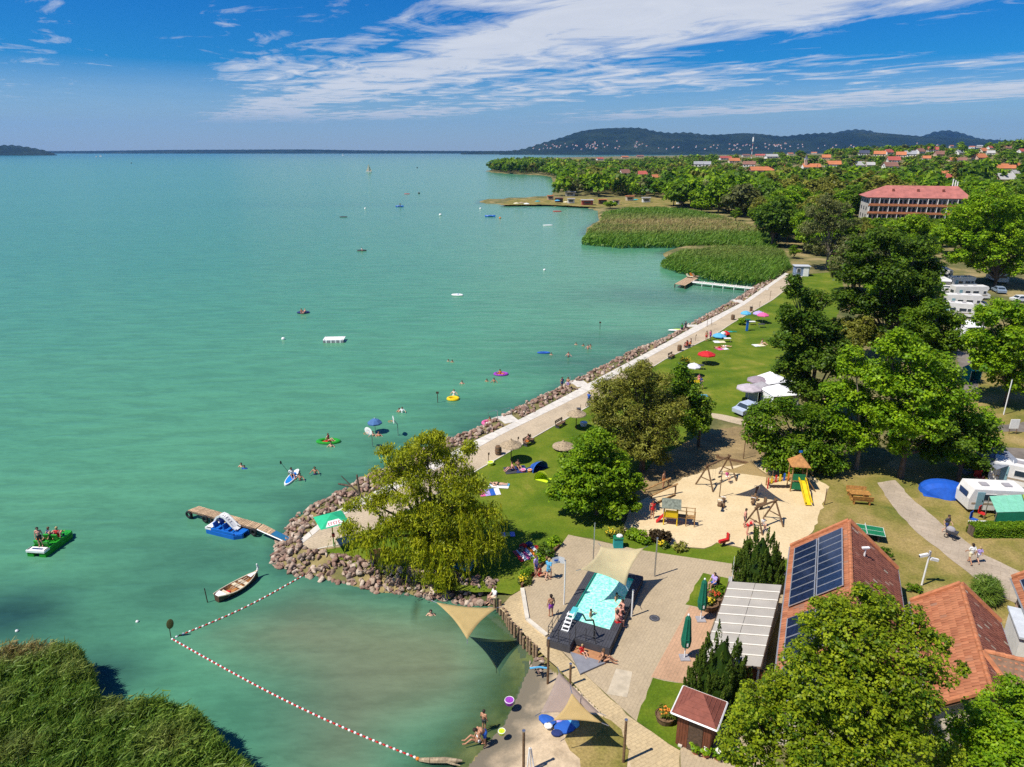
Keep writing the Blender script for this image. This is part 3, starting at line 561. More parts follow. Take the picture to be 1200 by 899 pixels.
def paving_mat(name, c1, c2, mortar, sc=(0.2, 0.1), rot=0.0, dirt=0.5):
    m = bpy.data.materials.new(name); m.use_nodes = True; nt = m.node_tree; L = nt.links.new; b = nt.nodes['Principled BSDF']; b.inputs['Roughness'].default_value = 0.9; b.inputs['Specular IOR Level'].default_value = 0.2
    ge = node(nt, 'ShaderNodeNewGeometry'); mp = node(nt, 'ShaderNodeMapping'); mp.inputs['Rotation'].default_value = (0, 0, rot); L(ge.outputs['Position'], mp.inputs[0])
    br = node(nt, 'ShaderNodeTexBrick'); br.inputs['Scale'].default_value = 1; br.inputs['Brick Width'].default_value = sc[0]; br.inputs['Row Height'].default_value = sc[1]; br.inputs['Mortar Size'].default_value = 0.012
    br.inputs['Color1'].default_value = (*c1, 1); br.inputs['Color2'].default_value = (*c2, 1); br.inputs['Mortar'].default_value = (*mortar, 1); L(mp.outputs[0], br.inputs['Vector'])
    n = node(nt, 'ShaderNodeTexNoise'); n.inputs['Scale'].default_value = 0.35; n.inputs['Detail'].default_value = 7; n.inputs['Roughness'].default_value = 0.65; L(ge.outputs['Position'], n.inputs['Vector'])
    r = ramp(nt, [(0.3, 0.72), (0.5, 1.0), (0.72, 1.14)]); L(n.outputs[0], r.inputs[0])
    n3 = node(nt, 'ShaderNodeTexNoise'); n3.inputs['Scale'].default_value = 5; n3.inputs['Detail'].default_value = 6; n3.inputs['Roughness'].default_value = 0.75; L(ge.outputs['Position'], n3.inputs['Vector'])
    r3 = ramp(nt, [(0.3, 0.7), (0.6, 1.1)]); L(n3.outputs[0], r3.inputs[0])
    o = mixc(nt, dirt, br.outputs[0], mixc(nt, 1.0, br.outputs[0], r.outputs[0], 'MULTIPLY')); o = mixc(nt, dirt, o, mixc(nt, 1.0, o, r3.outputs[0], 'MULTIPLY')); L(o, b.inputs['Base Color'])
    bp = node(nt, 'ShaderNodeBump'); bp.inputs['Strength'].default_value = 0.4; bp.inputs['Distance'].default_value = 0.02; L(br.outputs['Fac'], bp.inputs['Height']); bp.invert = True; L(bp.outputs[0], b.inputs['Normal'])
    MATS[name] = m; return m
ang = math.atan2(G(697, 671).y - G(641, 740).y, G(697, 671).x - G(641, 740).x)
M_plaza = paving_mat('plaza_pavers', (0.425, 0.335, 0.215), (0.405, 0.318, 0.205), (0.36, 0.28, 0.18), (0.4, 0.2), -ang)
M_terr = paving_mat('terrace_pavers', (0.50, 0.30, 0.18), (0.46, 0.28, 0.17), (0.38, 0.25, 0.15), (0.4, 0.2), -ang)
M_walk = paving_mat('walkway_pavers', (0.50, 0.395, 0.265), (0.46, 0.37, 0.25), (0.39, 0.31, 0.21), (0.5, 0.25), 0.5, 0.75)
M_sandy = paving_mat('sandy_pavers', (0.52, 0.395, 0.22), (0.47, 0.36, 0.205), (0.40, 0.30, 0.165), (0.4, 0.2), -ang + 0.5, 0.7)
M_path = paving_mat('path_slabs', (0.42, 0.34, 0.25), (0.37, 0.30, 0.22), (0.31, 0.24, 0.17), (1.1, 0.6), 0.6, 0.6)
M_asph = pm('camp_asphalt', (0.19, 0.16, 0.13), 0.9, 0.25, 0.6, bump=0.2, bscale=20)
M_conc = pm('pale_concrete', (0.62, 0.57, 0.49), 0.85, 0.12, 1.5, bump=0.15)
M_kerb = pm('kerb_stone', (0.60, 0.54, 0.44), 0.85, 0.12, 2)
sheet('dry_lawn', [(900,562),(1040,545),(1100,500),(1140,440),(1260,420),(1260,960),(930,960),(920,676),(947,635),(972,570)], 0.012, M_dry, 0.15, seed=3)
sheet('lawn', [(372,645),(398,642),(430,625),(480,597),(602,527),(698,472),(780,421),(858,379),(905,352),(943,322),(985,318),(990,345),(970,400),(930,470),(890,488),(838,490),(828,505),(800,520),(762,545),(738,572),(724,600),(738,626),(700,633),(666,627),(657,640),(613,690),(600,697),(580,694),(545,692),(500,684),(440,668),(400,656)], 0.016, M_lawn, 0.10, seed=4)
sheet('bare_earth', [(738,572),(762,545),(800,520),(828,505),(862,500),(900,505),(915,540),(900,560),(850,552),(800,562),(782,578),(740,602),(726,600)], 0.020, M_dirt, 0.2, seed=5)
sheet('playground_sand', [(735,605),(748,588),(780,575),(800,560),(850,547),(882,543),(905,540),(940,552),(972,571),(960,602),(947,636),(925,655),(905,657),(885,656),(872,643),(840,636),(825,643),(790,640),(750,627),(730,622)], 0.028, M_sand, 0.10, seed=6)
sheet('lawn_verge', [(700,633),(730,623),(750,628),(790,641),(825,644),(840,637),(872,644),(885,657),(935,656),(930,673),(857,662),(750,646)], 0.024, M_lawn, 0.08, seed=7)
sheet('plaza', [(612,691),(657,640),(666,627),(750,645),(857,661),(928,673),(900,760),(895,800),(905,960),(800,960),(797,878),(746,846),(690,795),(641,746),(618,727)], 0.036, M_plaza)
sheet('terrace', [(808,711),(840,718),(822,770),(804,802),(763,794)], 0.044, M_terr)
sheet('grass_patch', [(765,795),(804,802),(797,880),(746,846)], 0.052, M_lawn, 0.05, seed=8)
sheet('grass_patch', [(824,672),(856,679),(839,717),(803,709)], 0.052, M_lawn, 0.04, seed=9)
sheet('drain_slab', [(722,784),(741,788),(735,818),(711,814)], 0.043, pm('worn_concrete', (0.50, 0.42, 0.30), .9, .15, 1.5))
sheet('lower_path', [(584,712),(598,699),(612,691),(618,727),(641,746),(690,795),(746,846),(797,880),(800,960),(742,960),(737,880),(702,832),(662,792),(641,772),(628,757),(602,732)], 0.020, M_sandy, 0.06, seed=10)
sheet('grass_patch', [(662,843),(700,838),(728,855),(737,880),(735,915),(690,915),(668,880)], 0.030, M_dry, 0.12, seed=11)
sheet('footpath', [(1028,566),(1049,563),(1068,584),(1100,611),(1150,649),(1197,671),(1260,700),(1260,745),(1160,691),(1125,664),(1075,625),(1050,598)], 0.030, M_path, 0.05, seed=12)
sheet('camp_road', [(1120,541),(1175,524),(1260,530),(1260,556),(1180,545),(1130,557)], 0.030, M_asph, 0.1)
sheet('camp_road', [(1160,500),(1260,487),(1260,507),(1165,506)], 0.030, M_asph, 0.1)
sheet('camp_road', [(1118,400),(1128,375),(1145,362),(1260,342),(1260,360),(1165,372),(1150,390),(1140,420),(1150,470),(1130,470)], 0.030, M_asph, 0.1)
sheet('lawn_path', [(832,484),(846,486),(905,499),(905,505),(875,500),(835,490)], 0.034, M_walk, 0.05)
sheet('beach_terrace', [(585,240.5),(640,240),(700,243),(760,242.5),(800,241.5),(850,243),(850,234),(760,232),(660,231.5),(600,234)], 0.05, M_dry, 0.5, seed=13)
# sloping beach of the cove, laid over the ground
bp_ = [tuple(G(u, v)[:2]) for u, v in [(560,700),(585,712),(602,732),(628,757),(641,772),(662,792),(702,832),(740,880),(745,975),(480,975),(525,912),(560,870),(596,822),(616,772),(600,735)]]
gx = np.arange(-9, 9, 0.14); gy = np.arange(20, 45, 0.14); XX, YY = np.meshgrid(gx, gy); Pb = np.column_stack([XX.ravel(), YY.ravel()])
sdb = sdist(Pb, bp_); zb = height(Pb) + 0.014; nxg = len(gx)
kk = (np.arange(len(gy) - 1)[:, None] * nxg + np.arange(nxg - 1)[None]).ravel(); Fb = np.stack([kk, kk + 1, kk + nxg + 1, kk + nxg], 1); Fb = Fb[(sdb[Fb] > -0.05).all(1)]
M_beachw = M_beach.copy(); M_beachw.name = 'beach_sand_wet'; _nt = M_beachw.node_tree; _b = _nt.nodes['Principled BSDF']; _o = _b.inputs['Base Color'].links[0].from_socket
_ge = node(_nt, 'ShaderNodeNewGeometry'); _sx = node(_nt, 'ShaderNodeSeparateXYZ'); _nt.links.new(_ge.outputs['Position'], _sx.inputs[0])
_n = node(_nt, 'ShaderNodeTexNoise'); _n.inputs['Scale'].default_value = 0.8; _n.inputs['Detail'].default_value = 6; _nt.links.new(_ge.outputs['Position'], _n.inputs['Vector'])
_w = ramp(_nt, [(0.16, 1), (0.60, 0)]); _nt.links.new(mth(_nt, 'ADD', _sx.outputs[2], mth(_nt, 'MULTIPLY', mth(_nt, 'SUBTRACT', _n.outputs[0], 0.5), 0.9)), _w.inputs[0])
_nt.links.new(mixc(_nt, _w.outputs[0], _o, (0.165, 0.14, 0.10)), _b.inputs['Base Color'])
us_, inv = np.unique(Fb, return_inverse=True)
tag(link('beach', np_mesh('beach', np.column_stack([Pb, zb])[us_], inv.reshape(Fb.shape), M_beachw, smooth=True)), kind='structure')
# ------------------------------------------------------------------ lakeside promenade: pavers, pale concrete slabs on the water side
OUT_PX = [(347,637),(385,604),(440,576),(533,528),(577,507),(607,493),(667,462),(698,445),(780,402),(810,385),(869,355),(920,320)]
INN_PX = [(349,642),(386,612),(446,583),(555,528),(593,507),(620,494),(684,462),(704,450),(784,406),(824,385),(873,357),(924,321)]
LAW_PX = [(372,644),(398,641),(480,597),(602,527),(627,512),(657,495),(698,472),(780,421),(834,395),(858,379),(905,352),(943,322)]
def poly_at(px, t):
    Wp = [G(u, v) for u, v in px]; d = [0]
    for a, b in zip(Wp, Wp[1:]): d.append(d[-1] + (b - a).length)
    t *= d[-1]
    for i in range(len(Wp) - 1):
        if t <= d[i + 1] + 1e-6: return Wp[i].lerp(Wp[i + 1], (t - d[i]) / max(d[i + 1] - d[i], 1e-6))
    return Wp[-1]
prom = sheet('promenade', INN_PX + LAW_PX[::-1], 0.040, M_walk, thick=0.35)
NS = 84
gaps = []
for k in range(NS):
    t0, t1 = k / NS + 0.00025, (k + 1) / NS - 0.00025; a, b = poly_at(OUT_PX, t0), poly_at(OUT_PX, t1); c, d = poly_at(INN_PX, t1), poly_at(INN_PX, t0)
    h = 0.055 + 0.012 * rnd.random(); mb = MB().prism([(d.x, d.y), (c.x, c.y), (b.x, b.y), (a.x, a.y)], LAND - 0.5, LAND + h); mb.build('slab', M_conc, prom)
mb = MB()
for k in range(60):
    a, b = poly_at(LAW_PX, k / 60), poly_at(LAW_PX, (k + 1) / 60 - 0.0006); e = Vector((-(b - a).y, (b - a).x, 0)).normalized() * 0.07
    mb.prism([(p.x, p.y) for p in (a + e, a - e, b - e, b + e)], LAND - 0.2, LAND + 0.075)
tag(mb.build('kerb', M_kerb, prom), kind='stuff')
# ------------------------------------------------------------------ stone bank
def rock_mat():
    m = bpy.data.materials.new('bank_stone'); m.use_nodes = True; nt = m.node_tree; L = nt.links.new; b = nt.nodes['Principled BSDF']; b.inputs['Roughness'].default_value = 0.92; b.inputs['Specular IOR Level'].default_value = 0.2
    oi = node(nt, 'ShaderNodeObjectInfo'); at = node(nt, 'ShaderNodeAttribute', attribute_name='tint'); sp = node(nt, 'ShaderNodeSeparateColor'); L(at.outputs['Color'], sp.inputs[0])
    f = mth(nt, 'FRACT', mth(nt, 'ADD', oi.outputs['Random'], sp.outputs[0])); r = ramp(nt, [(0, (0.23, 0.135, 0.10)), (0.25, (0.30, 0.19, 0.14)), (0.45, (0.40, 0.30, 0.22)), (0.6, (0.15, 0.095, 0.075)), (0.8, (0.54, 0.43, 0.33)), (1, (0.27, 0.16, 0.115))]); L(f, r.inputs[0])
    tc = node(nt, 'ShaderNodeTexCoord'); n = node(nt, 'ShaderNodeTexNoise'); n.inputs['Scale'].default_value = 4; n.inputs['Detail'].default_value = 6; L(tc.outputs['Object'], n.inputs['Vector']); r2 = ramp(nt, [(0.3, 0.6), (0.7, 1.25)]); L(n.outputs[0], r2.inputs[0])
    L(mixc(nt, 0.7, r.outputs[0], mixc(nt, 1.0, r.outputs[0], r2.outputs[0], 'MULTIPLY')), b.inputs['Base Color'])
    bp = node(nt, 'ShaderNodeBump'); bp.inputs['Strength'].default_value = 0.6; bp.inputs['Distance'].default_value = 0.1; L(n.outputs[0], bp.inputs['Height']); L(bp.outputs[0], b.inputs['Normal']); return m
M_rock = rock_mat()
import bmesh
def rock_geo(seed):
    r = np.random.default_rng(seed); bm = bmesh.new(); bmesh.ops.create_icosphere(bm, subdivisions=2, radius=1)
    V = np.array([v.co[:] for v in bm.verts]); F_ = np.array([[v.index for v in f.verts] for f in bm.faces]); bm.free()
    for _ in range(13):
        n = unit(r.normal(0, 1, 3)); c = r.uniform(0.30, 0.68); d = V @ n; V = V - np.where(d > c, d - c, 0)[:, None] * n
    return V * np.array([r.uniform(0.85, 1.25), r.uniform(0.7, 1.0), r.uniform(0.55, 0.85)]) + r.normal(0, 0.03, V.shape), F_
RG = [rock_geo(60 + i) for i in range(7)]; RM = [np_mesh('rock', v, f, M_rock) for v, f in RG]
bank = thing('stone_bank', 'bank of loose reddish and grey boulders along the promenade and stony point', 'stone bank', G(340, 650, 0.3))
STEPS = [G(600, 494), G(683, 452), G(812, 382), G(866, 354)]
rocks = []
OUTW = [poly_at(OUT_PX, k / 400) for k in range(401)]
ci = [i for i, p in enumerate(COAST_PX) if p in ((578, 709), (900, 325))]; CC = COAST[ci[0]:ci[1] + 1]
r_ = np.random.default_rng(77)
for a, b in zip(CC, CC[1:]):
    ln = (b - a).length; nrm = Vector((-(b - a).y, (b - a).x, 0)).normalized(); mid = (a + b) / 2
    if height([(mid.x + nrm.x * 2, mid.y + nrm.y * 2)])[0] < 0.2: nrm.negate()
    south = mid.y < 48 and mid.x > -20
    n = int(ln * (19 if south else 16 if mid.y < 90 else 11))
    for _ in range(n):
        t, q = r_.random(), r_.random(); p = a.lerp(b, t)
        if south: top = p + nrm * 1.9
        else:
            k = int(np.argmin([(o_ - p).length_squared for o_ in OUTW])); top = OUTW[k]
            if (top - p).length > 9: top = p + nrm * 2.7
        wdt = (top - p).xy.length; e = (top - p).xy.normalized(); d = -0.5 + q * (wdt + 0.35); p = p + Vector((e.x, e.y, 0)) * d
        if any((p - s_).xy.length < 1.9 for s_ in STEPS): continue
        rocks.append((p.x, p.y, -0.08 + 0.86 * min(1, max(0, d + .1) / max(.6, wdt * .8)) + r_.uniform(-0.04, 0.14), r_.uniform(0.24, 0.52), r_.uniform(0, 6.28), r_.integers(0, 7)))
_hz = height([(k[0], k[1]) for k in rocks]); rocks = [(k[0], k[1], max(z_, -.15) + 0.10 + r_.uniform(-.06, .12), k[3], k[4], k[5]) for k, z_ in zip(rocks, _hz)]
rocks.sort(key=lambda k: (k[0] ** 2 + k[1] ** 2) / k[3] ** 2)
for x, y, z, s_, rz, k in rocks[:285]:
    o = link('rock', RM[k], bank, (x - bank.location.x, y - bank.location.y, z - bank.location.z)); o.rotation_euler = (r_.normal(0, 0.3), r_.normal(0, 0.3), rz); o.scale = (s_, s_, s_)
Vs, Fs, Ts, nb = [], [], [], 0
for x, y, z, s_, rz, k in rocks[285:]:
    v, f = RG[k]; c, s2 = math.cos(rz), math.sin(rz); Vs.append(np.column_stack([v[:, 0] * c - v[:, 1] * s2, v[:, 0] * s2 + v[:, 1] * c, v[:, 2]]) * s_ + np.array([x, y, z]) - np.array(bank.location)); Fs.append(f + nb); nb += len(v); Ts.append(np.full((len(v), 1), r_.random()))
tag(link('rock_fill', np_mesh('rock_fill', np.concatenate(Vs), np.concatenate(Fs), M_rock, np.concatenate(Ts)), bank), kind='stuff')
# stone steps into the lake with steel handrails
M_steel = pm('galvanised_steel', (0.55, 0.56, 0.57), 0.35, 0.08, 3, metal=0.9); M_white = pm('white_paint', (0.80, 0.79, 0.76), 0.5, 0.06, 3); M_wood = pm('weathered_wood', (0.33, 0.22, 0.13), 0.85, 0.3, 6, bump=0.3, stretch=(1, 0.15, 1))
M_darkwood = pm('dark_timber', (0.10, 0.062, 0.038), 0.8, 0.3, 6, stretch=(1, 0.2, 1)); M_black = pm('black_rubber', (0.015, 0.015, 0.016), 0.6, 0.1)
def steps(px, label):
    p = G(*px); q = p + (p - G(px[0] + 18, px[1] + 14)) ; d = (Vector((q.x, q.y, 0)) - Vector((p.x, p.y, 0))).normalized()
    t = thing('lake_steps', label, 'steps', (p.x, p.y, 0), math.atan2(d.y, d.x), 'steps down into the lake')
    s0 = next(x for x in np.arange(0, 6, .1) if H1(p.x + d.x * x, p.y + d.y * x) < .72)
    MB().box((s0 / 2 - .05, 0, .70), (s0 + .1, 1.9, .28)).build('landing', M_conc, t)
    for k in range(6): MB().box((s0 + 0.2 + 0.40 * k, 0, (0.70 - 0.2 * k) - 0.12), (0.40, 1.9, 0.3)).build('step', M_conc, t)
    for sy in (-0.95, 0.95):
        MB().tube([(s0 - .2, sy, 0.8), (s0 - .15, sy, 1.65), (s0 + .4, sy, 1.6), (s0 + 2.6, sy, 0.55), (s0 + 2.65, sy, -0.4)], 0.035, 6).build('handrail', M_steel, t)
steps((600, 495), 'concrete lake steps between boulders nearest the willow')
steps((684, 453), 'concrete lake steps by the bathers standing on the boulders')
steps((813, 383), 'concrete lake steps next to the canoe below the parasols')
steps((868, 355), 'farthest concrete lake steps, short of the wooden pier')
# low palisade of round logs at the cove edge
pal = thing('log_palisade', 'low palisade of short weathered logs holding the sand above the cove', 'palisade', G(605, 738))
lm = [MB().cyl((0, 0, -0.8), (0, 0, 0.20 + 0.09 * k), 0.11, 0.095, 8).mesh('log', M_wood) for k in range(3)]
PP = [G(u, v, 0.5) for u, v in ((580,706),(590,718),(600,735),(614,752),(633,770))]
for a, b in zip(PP, PP[1:]):
    n = int((b - a).length / 0.34)
    for k in range(n):
        p = a.lerp(b, k / n) - pal.location; o = link('log', lm[k % 3], pal, (p.x + rnd.uniform(-.03, .03), p.y, 0.0 + rnd.uniform(-.14, .06)))
kb = thing('kerb_wall', 'low pale concrete kerb wall along the plaza above the beach', 'kerb', G(618, 727)); mb = MB()
for a, b in (((612,691),(618,727)), ((618,727),(641,746))):
    a, b = G(*a) - kb.location, G(*b) - kb.location; e = Vector((-(b - a).y, (b - a).x, 0)).normalized() * 0.14; mb.prism([(p.x, p.y) for p in (a + e, a - e, b - e, b + e)], -0.5, 0.16)
mb.build('coping', M_kerb, kb)
# ------------------------------------------------------------------ roofs, walls, buildings close to the plaza
def tile_mat(name, c1, c2, c3):
    m = bpy.data.materials.new(name); m.use_nodes = True; nt = m.node_tree; L = nt.links.new; b = nt.nodes['Principled BSDF']; b.inputs['Roughness'].default_value = 0.8; b.inputs['Specular IOR Level'].default_value = 0.25
    at = node(nt, 'ShaderNodeAttribute', attribute_name='tint'); sp = node(nt, 'ShaderNodeSeparateColor'); L(at.outputs['Color'], sp.inputs[0]); r = ramp(nt, [(0, c1), (0.6, c2), (0.93, c2), (1, c3)]); L(sp.outputs[0], r.inputs[0])
    tc = node(nt, 'ShaderNodeTexCoord'); n = node(nt, 'ShaderNodeTexNoise'); n.inputs['Scale'].default_value = 1.2; n.inputs['Detail'].default_value = 7; L(tc.outputs['Object'], n.inputs['Vector']); r2 = ramp(nt, [(0.3, 0.72), (0.7, 1.15)]); L(n.outputs[0], r2.inputs[0])
    L(mixc(nt, 0.6, r.outputs[0], mixc(nt, 1.0, r.outputs[0], r2.outputs[0], 'MULTIPLY')), b.inputs['Base Color']); MATS[name] = m; return m
M_tile = tile_mat('clay_tiles', (0.30, 0.105, 0.050), (0.405, 0.160, 0.078), (0.27, 0.14, 0.09))
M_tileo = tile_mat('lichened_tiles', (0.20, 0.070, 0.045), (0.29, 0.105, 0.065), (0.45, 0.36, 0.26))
M_ridge = pm('ridge_tile', (0.50, 0.19, 0.085), 0.8, 0.2, 3); M_roofu = pm('roof_boarding', (0.22, 0.13, 0.08), 0.8, 0.2, 3)
M_plast = pm('cream_plaster', (0.62, 0.53, 0.40), 0.9, 0.1, 1.5); M_plw = pm('white_plaster', (0.74, 0.72, 0.67), 0.9, 0.08, 1.5); M_plp = pm('pink_plaster', (0.60, 0.40, 0.30), 0.9, 0.1, 1.5)
M_brown = pm('brown_boards', (0.17, 0.055, 0.025), 0.7, 0.25, 4, stretch=(6, 6, 0.4)); M_glass = pm('window_glass', (0.03, 0.045, 0.06), 0.08, 0.1, 2, spec=0.7); M_frame = pm('window_frame', (0.72, 0.70, 0.66), 0.6, 0.05)
M_blue = pm('blue_paint', (0.03, 0.16, 0.45), 0.5, 0.15, 3); M_panel = pm('solar_cells', (0.012, 0.022, 0.060), 0.12, 0.3, 5, spec=0.6); M_alu = pm('aluminium_frame', (0.62, 0.63, 0.64), 0.4, 0.06, 3, metal=0.7)
r8 = np.random.default_rng(88)
def tiles(a, b, c, d, tw=0.25, th=0.36):
    """rows of arched tiles over the slope a(eave start) b(eave end) c(ridge end) d(ridge start)"""
    a, b, c, d = map(Vector, (a, b, c, d)); nrm = (b - a).cross(d - a).normalized(); rows = max(1, int((d - a).length / th)); V, F_, T = [], [], []
    for i in range(rows):
        t0, t1 = i / rows, (i + 1.12) / rows; p0, q0, p1, q1 = a.lerp(d, t0), b.lerp(c, t0), a.lerp(d, min(1, t1)), b.lerp(c, min(1, t1)); n = max(1, int((q0 - p0).length / tw))
        for k in range(n):
            s0, s1 = k / n, (k + 1) / n; j = len(V); lift = 0.05 + r8.uniform(0, 0.018); tt = r8.random()
            for (pp, qq, hh) in ((p0, q0, lift), (p1, q1, 0.02)):
                for s, up in ((s0, 0.0), (s0 * 0.72 + s1 * 0.28, 0.035), (s0 * 0.28 + s1 * 0.72, 0.035), (s1, 0.0)): V.append(pp.lerp(qq, s) + nrm * (hh + up))
            V.append(p0.lerp(q0, s0)); V.append(p0.lerp(q0, s1)); T += [tt] * 10
            F_ += [(j, j + 1, j + 5, j + 4), (j + 1, j + 2, j + 6, j + 5), (j + 2, j + 3, j + 7, j + 6), (j + 8, j + 9, j + 3, j)]
    return np.array([v[:] for v in V]), np.array(F_), np.array(T)[:, None]
def add_tiles(parent, quads, mat, name='roof_tiles'):
    Vs, Fs, Ts, n = [], [], [], 0
    for q in quads:
        v, f, t = tiles(*q); Vs.append(v); Fs.append(f + n); Ts.append(t); n += len(v)
    return tag(link(name, np_mesh(name, np.concatenate(Vs), np.concatenate(Fs), mat, np.concatenate(Ts)), parent), kind='stuff')
RZ = R(-24.2)
def window(parent, x, y, z, w, h, face, name='window', shut=False):
    dx, dy = face; rz = math.atan2(dx, -dy); M = (math.cos(rz), math.sin(rz))
    o = MB().box((0, -0.03, 0), (w + 0.16, 0.10, h + 0.16)).build(name, M_frame, parent, (x, y, z), rz)
    MB().box((-w / 4, -0.095, 0), (w / 2 - 0.04, 0.03, h)).build('pane', M_glass, o); MB().box((w / 4, -0.095, 0), (w / 2 - 0.04, 0.03, h)).build('pane', M_glass, o); return o
def gable(name, label, origin, hw, ln, eave, ridge, wallm, over=0.45, lo=0.0):
    t = thing(name, label, 'house', (origin[0], origin[1], LAND), RZ); e, g = eave - LAND, ridge - LAND
    mb = MB(); x = hw - over; k = (g - e) / hw; ew = e + over * k
    for yy0, yy1 in ((-over, -ln + over),):
        mb.add([(-x, yy0, -0.3), (x, yy0, -0.3), (x, yy0, ew - 0.1), (0, yy0, g - 0.12), (-x, yy0, ew - 0.1), (-x, yy1, -0.3), (x, yy1, -0.3), (x, yy1, ew - 0.1), (0, yy1, g - 0.12), (-x, yy1, ew - 0.1)],
               [(4, 3, 2, 1, 0), (5, 6, 7, 8, 9), (0, 1, 6, 5), (1, 2, 7, 6), (0, 5, 9, 4)])
    mb.build('wall', wallm, t)
    rf = MB().slab((-hw, 0, e), (0, 0, g), (0, -ln, g), (-hw, -ln, e), -0.10).slab((0, 0, g), (hw, 0, e), (hw, -ln, e), (0, -ln, g), -0.10).build('roof', M_roofu, t)
    add_tiles(rf, [((-hw, 0, e + .01), (-hw, -ln, e + .01), (0, -ln, g + .01), (0, 0, g + .01))][::1], M_tile)
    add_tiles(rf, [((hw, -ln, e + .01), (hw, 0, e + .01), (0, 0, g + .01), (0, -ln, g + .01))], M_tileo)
    mr = MB(); n = int(ln / 0.4)
    for i in range(n):
        y = -ln * (i + 0.5) / n; mr.cyl((0, y + 0.24, g + 0.04), (0, y - 0.24, g + 0.07), 0.13, 0.15, 8)
    for sx in (-1, 1):
        for y in (-0.05, -ln + 0.05): mr.slab((sx * hw, y - 0.13, e + 0.12), (sx * hw, y + 0.13, e + 0.12), (0, y + 0.13, g + 0.12), (0, y - 0.13, g + 0.12), 0.16 * (-1 if sx > 0 else 1))
    tag(mr.build('ridge_tiles', M_ridge, rf), kind='stuff')
    MB().cyl((-hw - 0.06, 0, e - 0.02), (-hw - 0.06, -ln, e - 0.06), 0.07, n=6).build('gutter', M_alu, rf); MB().cyl((hw + 0.06, 0, e - 0.02), (hw + 0.06, -ln, e - 0.06), 0.07, n=6).build('gutter', M_alu, rf)
    return t, rf
def solar(parent, hw, e, g, rows, cols=2, s0=0.10, s1=0.93):
    sl = Vector((hw, 0, g - e)); nn = Vector((-(g - e), 0, hw)).normalized(); P0 = Vector((-hw, 0, e))
    for (y0, y1, n) in rows:
        for i in range(n):
            for c in range(cols):
                a0 = s0 + (s1 - s0) * c / cols + 0.008; a1 = s0 + (s1 - s0) * (c + 1) / cols - 0.008; ya = y0 + (y1 - y0) * i / n - 0.02; yb = y0 + (y1 - y0) * (i + 1) / n + 0.02
                A, B_, C, Dd = (P0 + sl * a0 + Vector((0, ya, 0)) + nn * 0.24, P0 + sl * a0 + Vector((0, yb, 0)) + nn * 0.24, P0 + sl * a1 + Vector((0, yb, 0)) + nn * 0.24, P0 + sl * a1 + Vector((0, ya, 0)) + nn * 0.24)
                o = MB().slab(A, B_, C, Dd, 0.05).build('solar_panel', M_alu, parent); ct = (A + B_ + C + Dd) / 4
                A, B_, C, Dd = (q + (ct - q).normalized() * 0.085 + nn * 0.006 for q in (A, B_, C, Dd))
                mbp = MB(); mbp.quad(A, B_, C, Dd); mbp.build('cells', M_panel, o)
hA, rA = gable('tiled_house', 'large tiled house with rows of solar panels on its sunny roof slope', (24.0, 42.85), 3.5, 17.5, 3.0, 6.0, M_plast)
solar(hA, 3.5, 2.2, 5.2, [(-0.9, -8.3, 8), (-9.6, -13.6, 4), (-14.2, -17.2, 3)])
for y in (-10, -12.6, -15): window(hA, -3.08, y, 1.3, 1.1, 1.2, (-1, 0))
MB().tube([(1.0, -3.0, 4.2), (1.0, -3.0, 5.0)], 0.06, 8).build('vent_pipe', M_white, rA); MB().box((1.0, -3.0, 5.06), (0.5, 0.18, 0.1), 0.5).build('vent_cap', M_white, rA)
hB, rB = gable('tiled_house', 'lower red-tiled house with a cross wing at the right edge of the grounds', (28.45, 36.85), 2.45, 10.0, 2.9, 4.95, M_plast)
# cross wing of that house
e, g, hw2, y0 = 2.1, 4.15, 2.6, -6.6
wg = MB().slab((0, y0, g), (9, y0, g), (9, y0 - hw2, e), (0.0, y0 - hw2, e), 0.10).slab((9, y0, g), (0, y0, g), (0, y0 + hw2, e), (9, y0 + hw2, e), 0.10).build('wing_roof', M_roofu, hB)
add_tiles(wg, [((0.05 + hw2, y0 - hw2, e + .02), (9, y0 - hw2, e + .02), (9, y0, g + .02), (0.05, y0, g + .02)), ((9, y0 + hw2, e + .02), (hw2, y0 + hw2, e + .02), (0.05, y0, g + .02), (9, y0, g + .02))], M_tile)
MB().box((5.0, y0, 1.0), (7.6, 4.4, 2.3)).build('wing_wall', M_plast, hB)
mr = MB()
for i in range(20): mr.cyl((0.2 + i * 0.44, y0, g + 0.05), (0.7 + i * 0.44, y0, g + 0.08), 0.13, 0.15, 8)
tag(mr.build('ridge_tiles', M_ridge, wg), kind='stuff'); MB().tube([(0.1, y0 - 0.1, g + .12), (hw2, y0 - hw2, e + .12)], 0.14, 6).build('valley_tiles', M_ridge, wg)
hC, rC = gable('tiled_house', 'tiled house with blue solar panels just cut by the right edge', (37.0, 38.6), 3.1, 9.0, 3.3, 6.0, M_plp)
solar(hC, 3.1, 2.5, 5.2, [(-0.8, -5.6, 5)])
for y in (-2.0, -4.5): window(hC, -2.68, y, 1.2, 1.0, 1.1, (-1, 0))
fr = thing('flat_roof_annex', 'small pale flat-roofed annex between the two red roofs at right', 'annex', (32.3, 35.3, LAND), RZ)
MB().box((0, 0, 1.1), (1.7, 3.0, 2.2)).build('wall', M_plw, fr); MB().box((0, 0, 2.27), (1.95, 3.3, 0.14)).build('roof', pm('grey_sheet', (0.55, 0.58, 0.60), 0.5, 0.08, 2), fr)
